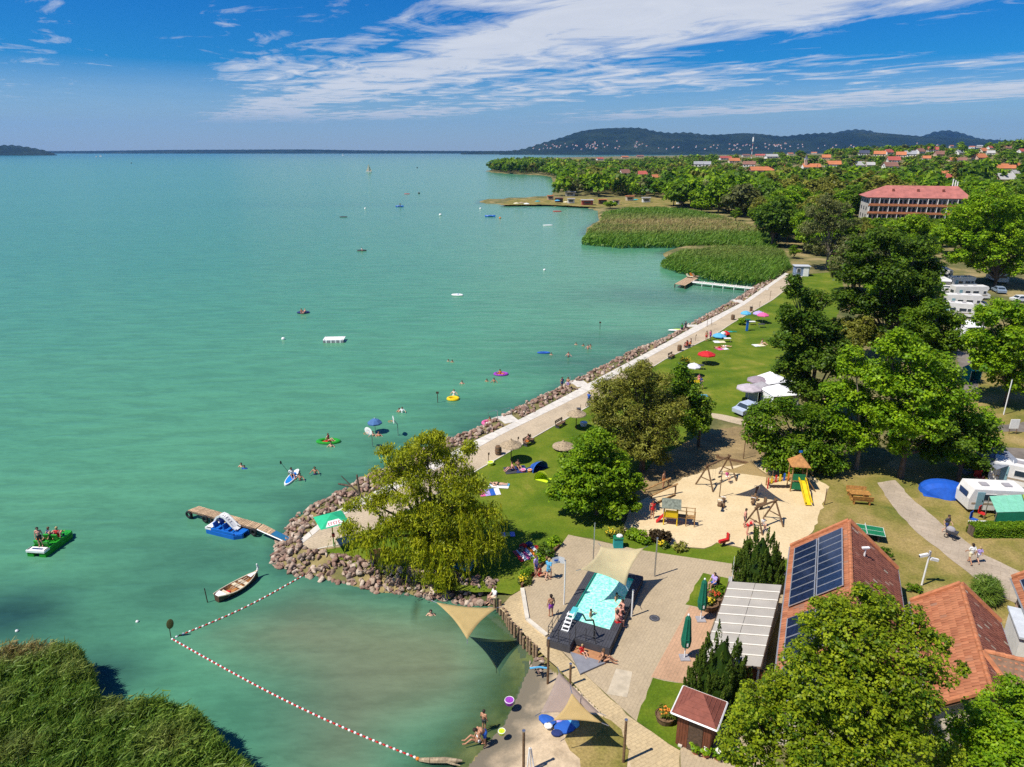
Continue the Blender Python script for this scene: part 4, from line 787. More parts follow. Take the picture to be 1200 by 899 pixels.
# ---- pale terrace canopy
cn = thing('terrace_canopy', 'pale sheet-roofed terrace canopy against the solar house', 'canopy', (15.3, 36.5, LAND))
M_sheet = pm('canopy_sheet', (0.40, 0.365, 0.31), 0.55, 0.08, 0.7, bump=0.05); M_bright = pm('canopy_batten', (0.66, 0.62, 0.55), 0.5, 0.05)
c0 = cn.location; A, B_, C, Dd = (Vector(q) - c0 for q in ((15.2, 40.7, 2.55), (18.45, 39.75, 2.92), (14.3, 31.9, 2.92), (11.1, 32.75, 2.55)))
nr = 9
for i in range(nr):
    for j in range(2):
        def pt(s, t): return A.lerp(B_, s).lerp(Dd.lerp(C, s), t)
        s0, s1, t0, t1 = j / 2 + 0.004, (j + 1) / 2 - 0.004, i / nr + 0.003, (i + 1) / nr - 0.003
        MB().slab(pt(s0, t0), pt(s0, t1), pt(s1, t1), pt(s1, t0), 0.03).build('roof_sheet', M_sheet, cn)
for i in range(1, nr):
    t = i / nr; a, b = A.lerp(Dd, t) + Vector((0, 0, 0.035)), B_.lerp(C, t) + Vector((0, 0, 0.035)); MB().cyl(a, b, 0.045, n=4).build('batten', M_bright, cn)
for s, t in ((0.02, 0.01), (0.02, 0.33), (0.02, 0.66), (0.02, 0.99), (0.97, 0.01), (0.97, 0.99)):
    p = A.lerp(B_, s).lerp(Dd.lerp(C, s), t); MB().cyl((p.x, p.y, -0.05), (p.x, p.y, p.z - 0.05), 0.07, n=8).build('post', M_white, cn)
for a, b in ((A, Dd), (B_, C), (A, B_), (Dd, C)): MB().cyl(a - Vector((0, 0, .1)), b - Vector((0, 0, .1)), 0.07, n=6).build('beam', M_darkwood, cn)
bw = thing('terrace_end_wall', 'dark red-brown end wall with white panel under the canopy edge', 'wall', (13.6, 32.3, LAND), R(-15)); MB().box((0.3, 0, 0.85), (2.2, 0.12, 1.7)).build('boarding', M_brown, bw); MB().box((-0.3, -0.08, 1.05), (0.6, 0.05, 0.7)).build('notice_panel', M_white, bw)
# ---- brown wooden kiosk with hipped roof
kq = thing('wooden_kiosk', 'small brown board-clad kiosk with a dark red hipped roof', 'kiosk', (9.95, 28.75, LAND), R(-30))
mb = MB()
kw, kd, kh = 1.75, 1.55, 2.25
MB().box((0, 0, kh / 2 - 0.05), (kw - 0.14, kd - 0.14, kh + 0.1)).build('core', M_darkwood, kq)
for f, (ax, ay, n) in enumerate(((1, 0, 10), (-1, 0, 10), (0, 1, 12), (0, -1, 12))):
    for i in range(n):
        w = (kd if ax else kw) / n; o = -(kd if ax else kw) / 2 + w * (i + 0.5)
        MB().box((ax * kw / 2 if ax else o, ay * kd / 2 if ay else o, kh / 2), (0.05 if ax else w - 0.012, w - 0.012 if ax else 0.05, kh - rnd.uniform(0, .03))).build('board', M_brown, kq)
M_redroof = pm('red_roof_felt', (0.24, 0.075, 0.05), 0.85, 0.15, 3, bump=0.3, bscale=30)
x, y, z0, z1 = kw / 2 + 0.32, kd / 2 + 0.32, kh, kh + 0.92
rf = MB().add([(-x, -y, z0), (x, -y, z0), (x, y, z0), (-x, y, z0), (-0.12, 0, z1), (0.12, 0, z1)], [(0, 1, 5, 4), (1, 2, 5), (2, 3, 4, 5), (3, 0, 4), (3, 2, 1, 0)]).build('roof', M_redroof, kq)
for i in range(5):
    t = (i + 0.3) / 5.2; a = x * (1 - t) + 0.12 * t; b = y * (1 - t); zz = z0 + (z1 - z0) * t + 0.012
    MB().tube([(-a, -b, zz), (a, -b, zz), (a, b, zz), (-a, b, zz), (-a, -b, zz)], 0.014, 4).build('shingle_course', M_redroof, rf)
MB().tube([(-x, -y, z0 - .02), (x, -y, z0 - .02), (x, y, z0 - .02), (-x, y, z0 - .02), (-x, -y, z0 - .02)], 0.06, 4).build('fascia', M_white, rf)
MB().box((0.1, -kd / 2 - 0.04, 1.0), (0.75, 0.05, 1.95)).build('door', M_darkwood, kq); MB().box((-0.62, -kd / 2 - 0.05, 0.0), (0.2, 0.2, 0.3)).build('plinth', M_kerb, kq)
# ---- blue hut at the end of the promenade
hb = thing('blue_hut', 'small blue and white hut at the far end of the promenade', 'hut', tuple(G(938, 323)), R(-8))
MB().box((0, 0, 1.2), (3.4, 2.4, 2.5)).build('wall', pm('slate_blue', (0.20, 0.27, 0.40), 0.7, 0.1), hb); MB().box((0.9, -1.23, 1.15), (1.3, 0.08, 2.2)).build('door', M_white, hb); MB().box((0, 0, 2.53), (3.9, 2.9, 0.16)).build('roof', pm('grey_felt', (0.50, 0.52, 0.55), 0.7, 0.1), hb); window(hb, -0.9, -1.22, 1.5, 0.8, 0.8, (0, -1))
# ---- hotel block
def hotel():
    p0 = Dp(1019, 231.5, 285); W_ = 35.0; base = 1.2; t = thing('hotel_block', 'long four-storey white hotel with a red roof among the trees', 'hotel', (p0.x, 285, base), R(-16))
    H = 12.2; D = 16; MB().box((W_ / 2, D / 2, H / 2 - .5), (W_, D, H + 1)).build('wall', pm('hotel_render', (.52, .49, .44), .9, .1, .5), t)
    rf = MB().add([(-1.2, -1.4, H), (W_ + 1.2, -1.4, H), (W_ + 1.2, D + 1, H), (-1.2, D + 1, H), (7, D / 2, H + 4.3), (W_ - 2, D / 2, H + 4.3)], [(0, 1, 5, 4), (1, 2, 5), (2, 3, 4, 5), (3, 0, 4), (3, 2, 1, 0)]).build('roof', pm('pink_red_roof', (0.42, 0.145, 0.115), 0.8, 0.16, 0.5, bump=0.2, bscale=8), t)
    for x in (9, 18, 27): MB().box((x, 3.6, H + 2.6), (0.8, 0.8, 1.2)).build('roof_vent', M_redroof, rf)
    M_or = pm('orange_balcony', (0.46, 0.17, 0.07), 0.8, 0.15, 1.0)
    pme = wme = None
    for s in range(4):
        zf = s * 3.0
        if s: MB().box((W_ / 2, -0.75, zf + 0.05), (W_ + 0.2, 1.5, 0.25)).build('balcony_slab', M_or, t); MB().box((W_ / 2, -1.45, zf + (0.45 if s < 3 else 0.55)), (W_ + 0.2, 0.08, 0.6)).build('balustrade', M_or if s != 3 else M_or, t)
        for b in range(10):
            xb = 0.3 + b * 3.46
            if s: MB().box((xb, -0.72, zf + 1.5), (0.16, 1.4, 2.7)).build('party_wall', M_plw, t)
            for k in (1.0, 2.55):
                o = link('window', wme, t, (xb + k, -0.03, zf + 1.45)) if wme else MB().box((0, 0, 0), (1.25, 0.1, 2.1)).build('window', M_frame, t, (xb + k, -0.03, zf + 1.45)); wme = o.data
                q = link('pane', pme, o) if pme else MB().box((0, -0.06, 0), (1.05, 0.04, 1.9)).build('pane', M_glass, o); pme = q.data
    for k in range(4):
        for yy in (3, 8, 13): MB().box((-0.03, yy, k * 3 + 1.6), (0.1, 1.3, 1.4)).build('window', M_glass, t)
    for i, x in enumerate((31.3, 32.2, 33.0)): MB().cyl((x, 9, H + 3), (x, 9, H + 7.0 - 0.5 * i), 0.22, n=8).build('antenna', M_white, t)
hotel()
# ------------------------------------------------------------------ paints and cloths
def paint(n, c, rough=0.5, **k): return pm(n, c, rough, 0.10, 3, **k)
C = {'green': paint('green_plastic', (0.02, 0.30, 0.02), .4), 'blue': paint('blue_plastic', (0.01, 0.13, 0.50), .4), 'yellow': paint('yellow_plastic', (0.75, 0.52, 0.01), .5), 'red': paint('red_plastic', (0.55, 0.02, 0.02), .5), 'orange': paint('orange_plastic', (0.7, 0.20, 0.02), .5), 'white': M_white, 'black': M_black, 'purple': paint('purple_plastic', (0.30, 0.05, 0.40), .5), 'pink': paint('pink_cloth', (0.70, 0.12, 0.30), .8), 'navy': paint('navy_cloth', (0.02, 0.035, 0.14), .85), 'royal': paint('royal_blue_cloth', (0.02, 0.10, 0.42), .8), 'sky': paint('sky_blue_cloth', (0.10, 0.38, 0.60), .8), 'teal': paint('teal_cloth', (0.02, 0.30, 0.30), .8), 'lime': paint('lime_cloth', (0.55, 0.70, 0.02), .8), 'grey': paint('grey_cloth', (0.33, 0.31, 0.32), .8), 'char': paint('charcoal_boards', (0.060, 0.060, 0.068), .6, bump=.1), 'ramp': paint('grey_ramp', (0.22, 0.22, 0.24), .8), 'lilac': paint('lilac_cloth', (0.42, 0.32, 0.62), .8), 'straw': pm('straw_thatch', (0.42, 0.32, 0.20), .95, .35, 8, bump=.6, bscale=25), 'swood': pm('play_timber', (0.42, 0.24, 0.09), .75, .3, 6), 'dwood': pm('brown_timber', (0.19, 0.11, 0.055), .8, .3, 6), 'bottle': paint('bottle_green_cloth', (0.004, 0.13, 0.075), .8), 'cream': paint('cream_cloth', (0.72, 0.62, 0.40), .8), 'dgreen': paint('table_green', (0.01, 0.17, 0.07), .6), 'terra': paint('terracotta', (0.40, 0.14, 0.07), .85), 'silver': M_steel}
def sail_mat(n, c, tr=0.42, op=.16):
    m = pm(n, c, .85, .06, 1.5); nt = m.node_tree; b = nt.nodes['Principled BSDF']; t = node(nt, 'ShaderNodeBsdfTranslucent'); t.inputs[0].default_value = (*c, 1); x = node(nt, 'ShaderNodeMixShader'); x.inputs[0].default_value = tr
    nt.links.new(b.outputs[0], x.inputs[1]); nt.links.new(t.outputs[0], x.inputs[2]); y = node(nt, 'ShaderNodeMixShader'); y.inputs[0].default_value = op; z = node(nt, 'ShaderNodeBsdfTransparent'); nt.links.new(x.outputs[0], y.inputs[1]); nt.links.new(z.outputs[0], y.inputs[2]); nt.links.new(y.outputs[0], nt.nodes['Material Output'].inputs[0]); return m   # open-weave shade net
M_sy = sail_mat('yellow_sailcloth', (0.72, 0.54, 0.24)); M_sc = sail_mat('cream_sailcloth', (0.80, 0.68, 0.42)); M_sg = sail_mat('taupe_sailcloth', (0.54, 0.43, 0.36)); M_st = sail_mat('sand_sailcloth', (0.50, 0.37, 0.16), op=.20)
def sail(label, corners, mat, k=0.20, n=14, dip=0.0, group=None):
    cs = [Vector(c) for c in corners]; c0 = sum(cs, Vector()) / len(cs); t = thing('shade_sail', label, 'shade sail', c0, 0, group); mb = MB(); V = []; idx = {}
    if len(cs) == 3:
        for i in range(n + 1):
            for j in range(n + 1 - i):
                a, b = i / n, j / n; c = 1 - a - b; p = cs[0] * a + cs[1] * b + cs[2] * c; w = 4 * (a * b + b * c + c * a); p = p.lerp(c0, min(.9, k * w)); p.z -= dip * 27 * a * b * c; idx[i, j] = len(V); V.append(p - c0)
        F_ = [(idx[i, j], idx[i + 1, j], idx[i, j + 1]) for i in range(n) for j in range(n - i)] + [(idx[i + 1, j], idx[i + 1, j + 1], idx[i, j + 1]) for i in range(n) for j in range(n - i - 1)]
    else:
        for i in range(n + 1):
            for j in range(n + 1):
                s, q = i / n, j / n; s2 = s + (0.5 - s) * 4 * q * (1 - q) * k; q2 = q + (0.5 - q) * 4 * s * (1 - s) * k; p = cs[0].lerp(cs[1], s2).lerp(cs[3].lerp(cs[2], s2), q2); p.z -= dip * 16 * s * (1 - s) * q * (1 - q); idx[i, j] = len(V); V.append(p - c0)
        F_ = [(idx[i, j], idx[i + 1, j], idx[i + 1, j + 1], idx[i, j + 1]) for i in range(n) for j in range(n)]
    mb.add(V, F_); o = mb.build('cloth', mat, t, smooth=True); md = o.modifiers.new('cloth_thickness', 'SOLIDIFY'); md.thickness = 0.012
    for c in cs: d = (c - c0).normalized(); MB().cyl(c - c0 - d * .05, c - c0 + d * .35, .02, n=5).build('cord', M_steel, t)
    return t
def pole(label, base, h, r=.05, mat=None, z=LAND, name='pole', lean=(0, 0)):
    b = G(*base, z) if len(base) == 2 else Vector(base); t = thing(name, label, 'pole', b); MB().cyl((0, 0, -.6), (lean[0], lean[1], h), r, r * .92, 10).build('shaft', mat or C['dwood'], t); MB().cyl((lean[0], lean[1], h), (lean[0], lean[1], h + .04), r * 1.2, n=10).build('cap', M_steel, t); return t
# ------------------------------------------------------------------ wooden jetty with gangplank
def jetty():
    zt = 0.72; A, B_, Cc, Dd = (G(u, v, zt) for u, v in ((220, 598), (233, 593), (307, 614), (300, 619.5))); t = thing('jetty', 'narrow wooden jetty with tyre fenders off the stony point', 'jetty', ((A + Cc) / 2).to_tuple()[:2] + (0,)); o0 = t.location.copy(); n = 34
    for i in range(n):
        s0, s1 = i / n + .0022, (i + 1) / n - .0022; h = Vector((0, 0, rnd.uniform(0, .012))); MB().slab(A.lerp(Dd, s0) - o0 + h, A.lerp(Dd, s1) - o0 + h, B_.lerp(Cc, s1) - o0 + h, B_.lerp(Cc, s0) - o0 + h, 0.05).build('plank', M_jet, t)
    for s in (.05, .35, .65, .95):
        for a, b in ((A, Dd), (B_, Cc)): p = a.lerp(b, s) - o0; MB().cyl((p.x, p.y, -1.6), (p.x, p.y, zt - .06), .09, n=8).build('pile', M_darkwood, t)
    for a, b in ((A, Dd), (B_, Cc)): a, b = a - o0 - Vector((0, 0, .13)), b - o0 - Vector((0, 0, .13)); MB().cyl(a, b, .07, n=4).build('beam', M_darkwood, t)
    d = (Dd - A).normalized(); rot = Matrix.Rotation(math.atan2(d.y, d.x), 3, 'Z') @ Matrix.Rotation(R(90), 3, 'X')
    for s in (.03, .28, .48, .76, .98): p = A.lerp(Dd, s) - o0 + Vector((d.y, -d.x, 0)) * .16; MB().torus((p.x, p.y, .42), .26, .10, 14, 8, rot=rot).build('tyre_fender', M_black, t)
    g = thing('gangplank', 'sloping gangplank with a blue mat from the jetty to the rocks', 'gangplank', ((Cc + Dd) / 2)); g0 = g.location.copy(); E, F_ = G(341, 631, .62), G(335, 634.5, .62); Cc, Dd = Cc + Vector((.1, -.04, .03)), Dd + Vector((.1, -.04, .03)); n = 13
    for i in range(n): s0, s1 = i / n + .004, (i + 1) / n - .004; MB().slab(Dd.lerp(F_, s0) - g0, Dd.lerp(F_, s1) - g0, Cc.lerp(E, s1) - g0, Cc.lerp(E, s0) - g0, .05).build('plank', M_jet, g)
    u = Vector((0, 0, .03)); MB().slab(Dd.lerp(F_, .48) - g0 + u, Dd.lerp(F_, .98) - g0 + u, Cc.lerp(E, .98) - g0 + u, Cc.lerp(E, .48) - g0 + u, .02).build('mat', paint('blue_mat', (0.01, 0.12, 0.24), .8), g)
    for a, b in ((Cc, E), (Dd, F_)): MB().cyl(a - g0 - Vector((0, 0, .09)), b - g0 - Vector((0, 0, .09)), .05, n=4).build('beam', M_white, g)
M_jet = pm('jetty_planks', (0.50, 0.34, 0.20), .85, .25, 5, objvar=.35)
jetty()
# ------------------------------------------------------------------ pedal boats
def pedal_boat(label, p, rz, col, deckcol, slide, stern=None):
    t = thing('pedal_boat', label, 'pedal boat', (p.x, p.y, 0), rz); pr = [(-1.75, .25), (-1.75, .8), (1.2, .85), (1.75, .45), (1.8, .3), (1.2, .25)]
    for s in (1, -1): MB().prism([(x, y * s) for x, y in (pr if s > 0 else pr[::-1])], -.18, .34).build('float_hull', col, t)
    MB().prism([(-1.7, -.78), (1.2, -.8), (1.72, -.42), (1.72, .42), (1.2, .8), (-1.7, .78)], .30, .42).build('deck', deckcol, t)
    for s in (1, -1): MB().prism([(-1.7, s * .78), (-1.7, s * .66), (1.1, s * .7), (1.2, s * .82)][::s], .42, .60).build('side_rail', col, t)
    MB().prism([(-1.82, -.8), (-1.2, -.8), (-1.2, .8), (-1.82, .8)], .42, .60).build('stern_platform', stern or M_white, t)
    for x in (-.75, .25):
        for y in (-.36, .36): st = MB().box((x, y, .52), (.45, .52, .2), top=.9).build('seat', deckcol, t); MB().box((x - .25, y, .8), (.12, .5, .5), rot=Euler((0, -.25, 0)).to_matrix()).build('seat_back', deckcol, st)
    for y in (-.36, .36): MB().tube([(.75, y - .2, .62), (.75, y + .2, .62)], .05, 6).build('pedal', M_black, t)
    MB().tube([(-.2, 0, .42), (-.15, 0, .95)], .03, 6).build('steering_lever', M_black, t)
    if slide:
        path = [(-1.15, .95), (-.85, 1.35), (-.45, 1.58), (0, 1.48), (.45, 1.1), (.85, .72), (1.15, .56)]; mb = MB()
        for (x0, z0), (x1, z1) in zip(path, path[1:]): mb.slab((x0, -.26, z0), (x1, -.26, z1), (x1, .26, z1), (x0, .26, z0), .05)
        s = mb.build('slide', M_white, t, (-.1, 0, 0)); ms = MB()
        for sy in (-.28, .28):
            for (x0, z0), (x1, z1) in zip(path, path[1:]): ms.slab((x0, sy - .03, z0 + .14), (x1, sy - .03, z1 + .14), (x1, sy + .03, z1 + .14), (x0, sy + .03, z0 + .14), .16)
        ms.build('slide_side', M_white, s); mt = MB()
        for i in range(7): x = -.72 + .19 * i; z = np.interp(x, [q[0] for q in path], [q[1] for q in path]); mt.box((x, 0, z + .012), (.06, .28 - .02 * (i % 3), .02), rot=Euler((0, .55 if x > -.2 else -.3, 0)).to_matrix())
        mt.build('slide_lettering', C['grey'], s)
        for x in (-1.1, -.85): MB().tube([(x, -.2, .45), (x, -.2, 1.0 + (x + 1.1))], .025, 5).build('ladder_rail', M_steel, s)
        MB().ell((-.25, .05, .82), (.16, .16, .18)).build('ball', C['yellow'], t)
    return t
pedal_boat('blue pedal boat with a white slide moored by the jetty', G(269, 624, 0), R(-20), C['blue'], C['blue'], True)
pb = pedal_boat('green pedal boat carrying four people out on the lake', G(62, 639, 0), R(84), C['green'], C['green'], False, M_white); MB().box((-1.5, 0, .615), (.16, .9, .02)).build('stern_lettering', C['navy'], pb)
# ------------------------------------------------------------------ painted rowing boat
def rowing_boat():
    a, b = G(254, 702, .25), G(302, 673, .25); L = (b - a).length; d = b - a; t = thing('rowing_boat', 'old wooden rowing boat with a carved stern post inside the cove mouth', 'rowing boat', ((a + b) / 2).to_tuple()[:2] + (0,), math.atan2(d.y, d.x)); n = 14; outer, inner = [], []
    for i in range(n + 1):
        s = i / n; x = (s - .5) * L; w = .62 * math.sin(math.pi * min(1, .12 + s * .9)) ** .75 * (1 if s < .9 else 1 - (s - .9) * 7.5); w = max(w, .03); sh = .34 + .22 * (2 * s - 1) ** 2
        outer.append([(x, -w, sh), (x, -w * .8, .1), (x, -w * .3, -.16), (x, w * .3, -.16), (x, w * .8, .1), (x, w, sh)]); wi = max(.01, w - .05); inner.append([(x, -wi, sh), (x, -wi * .8, .14), (x, -wi * .5, .02), (x, wi * .5, .02), (x, wi * .8, .14), (x, wi, sh)])
    def loft(rows, flip=False):
        mb = MB(); V = [p for r in rows for p in r]; k = 6; F_ = []
        for i in range(n):
            for j in range(5): f = (i * k + j, i * k + j + 1, (i + 1) * k + j + 1, (i + 1) * k + j); F_.append(f[::-1] if flip else f)
        return mb.add(V, F_)
    mo = loft(outer); mo.add(outer[0], [(0, 1, 2, 3, 4, 5)]); mo.build('hull', paint('dark_hull', (.10, .055, .035), .5), t); loft(inner, True).build('lining', paint('varnished_lining', (.42, .20, .07), .4), t)
    for sd in (0, 5):
        MB().tube([Vector(r[sd]) + Vector((0, 0, .02)) for r in outer], .045, 6).build('gunwale', M_cr, t)
    for s in (.28, .50, .70): i = int(s * n); w = outer[i][5][1]; MB().box((outer[i][0][0], 0, .30), (.28, 2 * w - .08, .05)).build('thwart', M_cr, t)
    MB().prism([(-L / 2 + .05, -.3), (-L / 2 + .55, -.42), (-L / 2 + .55, .42), (-L / 2 + .05, .3)], .46, .50).build('bow_deck', M_white, t); MB().prism([(L / 2 - .75, -.22), (L / 2 - .1, -.03), (L / 2 - .1, .03), (L / 2 - .75, .22)], .50, .54).build('stern_deck', M_white, t)
    MB().box((-.9, .05, .16), (.45, .35, .2), .4).build('cushion', C['red'], t); MB().tube([(L / 2 - .05, 0, .4), (L / 2 + .1, 0, .8), (L / 2 + .02, 0, 1.15)], [.07, .08, .05], 6).build('stern_post', M_white, t)
    for y in (.14, -.1): MB().cyl((-.5, y, .38), (1.0, y + .06, .4), .025, n=6).build('oar', M_cr, t)
M_cr = paint('cream_timber', (.66, .55, .38), .6); rowing_boat()
# ------------------------------------------------------------------ red and white float line
def float_line(label, pts, step=.20):
    W_ = [G(u, v, .03) for u, v in pts]; t = thing('float_line', label, 'float line', W_[0]); m = [MB().ell((0, 0, 0), (.095, .075, .075), 8, 5).mesh('float', x) for x in (M_white, C['red'])]; k = 0
    MB().tube([p - W_[0] for p in W_], .02, 4).build('rope', C['red'], t)
    for a, b in zip(W_, W_[1:]):
        n = int((b - a).length / step); rz = math.atan2(b.y - a.y, b.x - a.x)
        for i in range(n): p = a.lerp(b, i / n) - W_[0]; link('float', m[k % 2], t, p, rz).scale = (1, 1, 1) if k % 2 == 0 else (.8, .8, .8); k += 1
def curve(pts, sagx, n=10):
    a, b = pts; return [(a[0] + (b[0] - a[0]) * i / n + sagx * math.sin(math.pi * i / n) * .3, a[1] + (b[1] - a[1]) * i / n + sagx * math.sin(math.pi * i / n)) for i in range(n + 1)]
float_line('red and white float line from the marker pole to the boulders', curve(((207, 746), (358, 673)), 4)); float_line('long red and white float line from the marker pole to the beached log', curve(((202, 749), (490, 889)), 9))
t = thing('marker_pole', 'leaning pole with a dark leaf-shaped flag at the corner of the float lines', 'marker', G(200, 748, 0)); MB().cyl((0, 0, -1), (.05, 0, .9), .025, n=6).build('shaft', M_darkwood, t); MB().ell((.14, 0, 1.15), (.24, .05, .42), 10, 8, rot=Euler((0, .35, 0)).to_matrix()).build('flag', pm('olive_flag', (.07, .07, .02), .8), t)
t = thing('mooring_pole', 'thin dark mooring pole beside the rowing boat', 'pole', G(244, 706, 0)); MB().cyl((0, 0, -1), (-.1, 0, 1.15), .035, n=6).build('shaft', M_darkwood, t); MB().cyl((-.1, 0, 1.15), (-.1, 0, 1.19), .045, n=6).build('cap', M_black, t)
def water_stick(px, h, label):
    t = thing('depth_marker', label, 'marker', G(*px, 0)); MB().cyl((0, 0, -1), (0, 0, h), .045, n=6).build('shaft', M_darkwood, t); MB().box((0, -.03, h + .1), (.36, .05, .28)).build('plate', M_darkwood, t)
water_stick((513, 472), 1.3, 'depth sign on a stick in the water off the middle promenade'); water_stick((703, 386), 1.2, 'depth sign on a stick in the water near the far swimmers')
# ------------------------------------------------------------------ basketball hoops standing in the lake
def hoop(px, label, rz, h=1.9):
    t = thing('water_hoop', label, 'basketball hoop', G(*px, 0), rz, 'basketball hoops in the water'); MB().tube([(0, .45, -1), (0, .45, h - .5), (0, .1, h)], .05, 8).build('post', M_steel, t); b = MB().ell((0, 0, h + .1), (.62, .03, .46), 16, 8).build('backboard', M_white, t)
    MB().torus((0, -.35, h - .05), .23, .02, 14, 5).build('ring', C['orange'], t); MB().tube([(-.18, -.035, h - .0), (-.18, -.035, h + .25), (.18, -.035, h + .25), (.18, -.035, h)], .018, 4).build('target_line', C['grey'], b)
hoop((433, 525), 'white round basketball board standing in the lake, facing the viewer', R(-38)); hoop((462, 511), 'white basketball board in the lake turned side-on toward the willow', R(-72))
# ------------------------------------------------------------------ lake toys
def ring(px, label, col, inner=None, rx=1.0, ry=.75, r=.17):
    t = thing('inflatable_ring', label, 'inflatable', G(*px, 0)); MB().torus((0, 0, .1), ry, r, 20, 8, sx=rx / ry).build('tube', col, t)
    MB().ell((0, 0, .02), (rx * .8, ry * .8, .05), 14, 4).build('floor', inner or col, t); return t
ring((385, 518), 'green inflatable dinghy with a person in red', C['green'], C['red'], 1.1, .6); ring((531, 468), 'yellow inflatable ring with a bather on it', C['yellow'], None, .65, .6, .2); ring((587, 439), 'purple and orange inflatable with a bather', C['purple'], C['orange'], .9, .7); ring((637, 414), 'small blue airbed near the far swimmers', C['royal'], None, .8, .35, .12); ring((573, 496.5), 'pink and white inflatable ring by the lake steps', C['pink'], M_white, .7, .65, .2)
def board():
    p, q = G(336, 567, .08), G(348, 552, .08); d = q - p; t = thing('paddleboard', 'blue and white stand-up paddleboard with a kneeling paddler', 'paddleboard', (p + q) / 2, math.atan2(d.y, d.x)); L = d.length * 1.25
    pr = [(math.cos(a) * L / 2, math.sin(a) * .42 * (1 if math.cos(a) < .3 else .92)) for a in np.linspace(0, 2 * math.pi, 24, endpoint=False)]
    MB().prism(pr, -.08, .08).build('board', M_white, t); MB().prism([(x * .72 - .25, y * .8) for x, y in pr], .08, .095).build('deck_pad', C['sky'] if 0 else paint('bright_blue', (.01, .20, .62), .6), t); MB().box((L * .3, 0, .09), (.3, .5, .03)).build('nose_pad', M_white, t)
board()
def raft(px, label, w, d, h, col, mark=None):
    t = thing('swim_raft', label, 'raft', G(*px, 0), R(4)); MB().box((0, 0, h - .06), (w, d, .12)).build('deck', col, t)
    for i in range(9): MB().box((-w / 2 + w * (i + .5) / 9, -d / 2 - .02, h / 2 - .05), (w / 9 - .08, .05, h - .12)).build('side_slat', col if i % 2 else C['grey'], t)
    for x in (-1, 1):
        for y in (-1, 1): MB().cyl((x * w * .42, y * d * .4, -.5), (x * w * .42, y * d * .4, h + .12), .06, n=6).build('post', M_steel, t)
raft((392, 400), 'white swimming raft floating in open water', 3.5, 2.2, .55, M_white)
def dinghy(px, label, col, seat, L=2.2, rz=0.2):
    t = thing('rubber_dinghy', label, 'dinghy', G(*px, 0), rz); MB().torus((0, 0, .16), .55, .2, 20, 8, sx=L / 1.5).build('tube', col, t); MB().ell((0, 0, .05), (L * .42, .45, .06), 14, 4).build('floor', seat, t); MB().box((.15, 0, .28), (.25, .9, .08)).build('thwart', seat, t); return t
dinghy((355.5, 367), 'dark dinghy with two people left of the white raft', C['navy'], C['red'], 2.6, .15); dinghy((536, 346.5), 'white inflatable boat with a blue floor in open water', M_white, C['royal'], 2.8, -.2); dinghy((424, 294), 'dark rowing dinghy with one person far out', C['char'], C['grey'], 3.2, .1); dinghy((402.5, 254.5), 'tiny dinghy with a red thwart far out', C['char'], C['red'], 4.0, .0); dinghy((477, 227.5), 'tiny red dinghy near the sailing lane', C['red'], C['char'], 4.5, .0); dinghy((653, 248), 'red canoe off the bathing point', C['red'], C['orange'], 5.0, .1); dinghy((642, 264.5), 'white rowing boat off the bathing point', M_white, M_white, 4.5, 0.05)
def flat_raft(px, label, wpx, col):
    p = G(*px, 0); f = Q(p)[2]; w = wpx * f / FPX; t = thing('floating_platform', label, 'platform', p); MB().prism([(-w / 2, -w * .2), (w / 2, -w * .2), (w / 2 - .4, w * .2), (-w / 2 + .4, w * .2)], -.2, .5).build('deck', col, t); MB().torus((0, 0, .5), w * .2, .25, 16, 6, sx=2.2).build('edge_tube', col, t)
flat_raft((468.5, 242.5), 'blue floating platform with a person standing on it', 9, C['blue']); flat_raft((574.5, 254), 'blue trampoline raft off the bathing point', 12, C['blue'])
def buoy(px, label, col=None, s=1.0):
    t = thing('buoy', label, 'buoy', G(*px, 0)); MB().ell((0, 0, .1 * s), (.28 * s, .28 * s, .26 * s), 10, 6).build('float', col or M_white, t); MB().cyl((0, 0, .3 * s), (0, 0, .62 * s), .03 * s, n=5).build('spindle', M_steel, t)
buoy((332, 398), 'white buoy left of the swimming raft', s=1.2); buoy((638, 317), 'white buoy between the wooden pier and the open lake', s=1.3); buoy((516, 252.5), 'white buoy out beyond the floating platform', s=2.6); buoy((428, 245), 'white buoy at the left of the two far ones', s=2.2); buoy((563, 245), 'white buoy close to the trampoline raft', s=2.2); buoy((586, 256), 'orange buoy right of the trampoline raft', C['orange'], 2.0); buoy((491, 227), 'dark buoy beside the tiny red dinghy', C['char'], 3.0); buoy((489, 197), 'dark navigation buoy behind the sailing boat', C['char'], 5); buoy((154, 191.5), 'dark navigation buoy far out at the left', C['char'], 6); buoy((20, 740), 'small white buoy off the reeds', s=.4); buoy((161, 729), 'small pale buoy between the reeds and the rowing boat', s=.4)
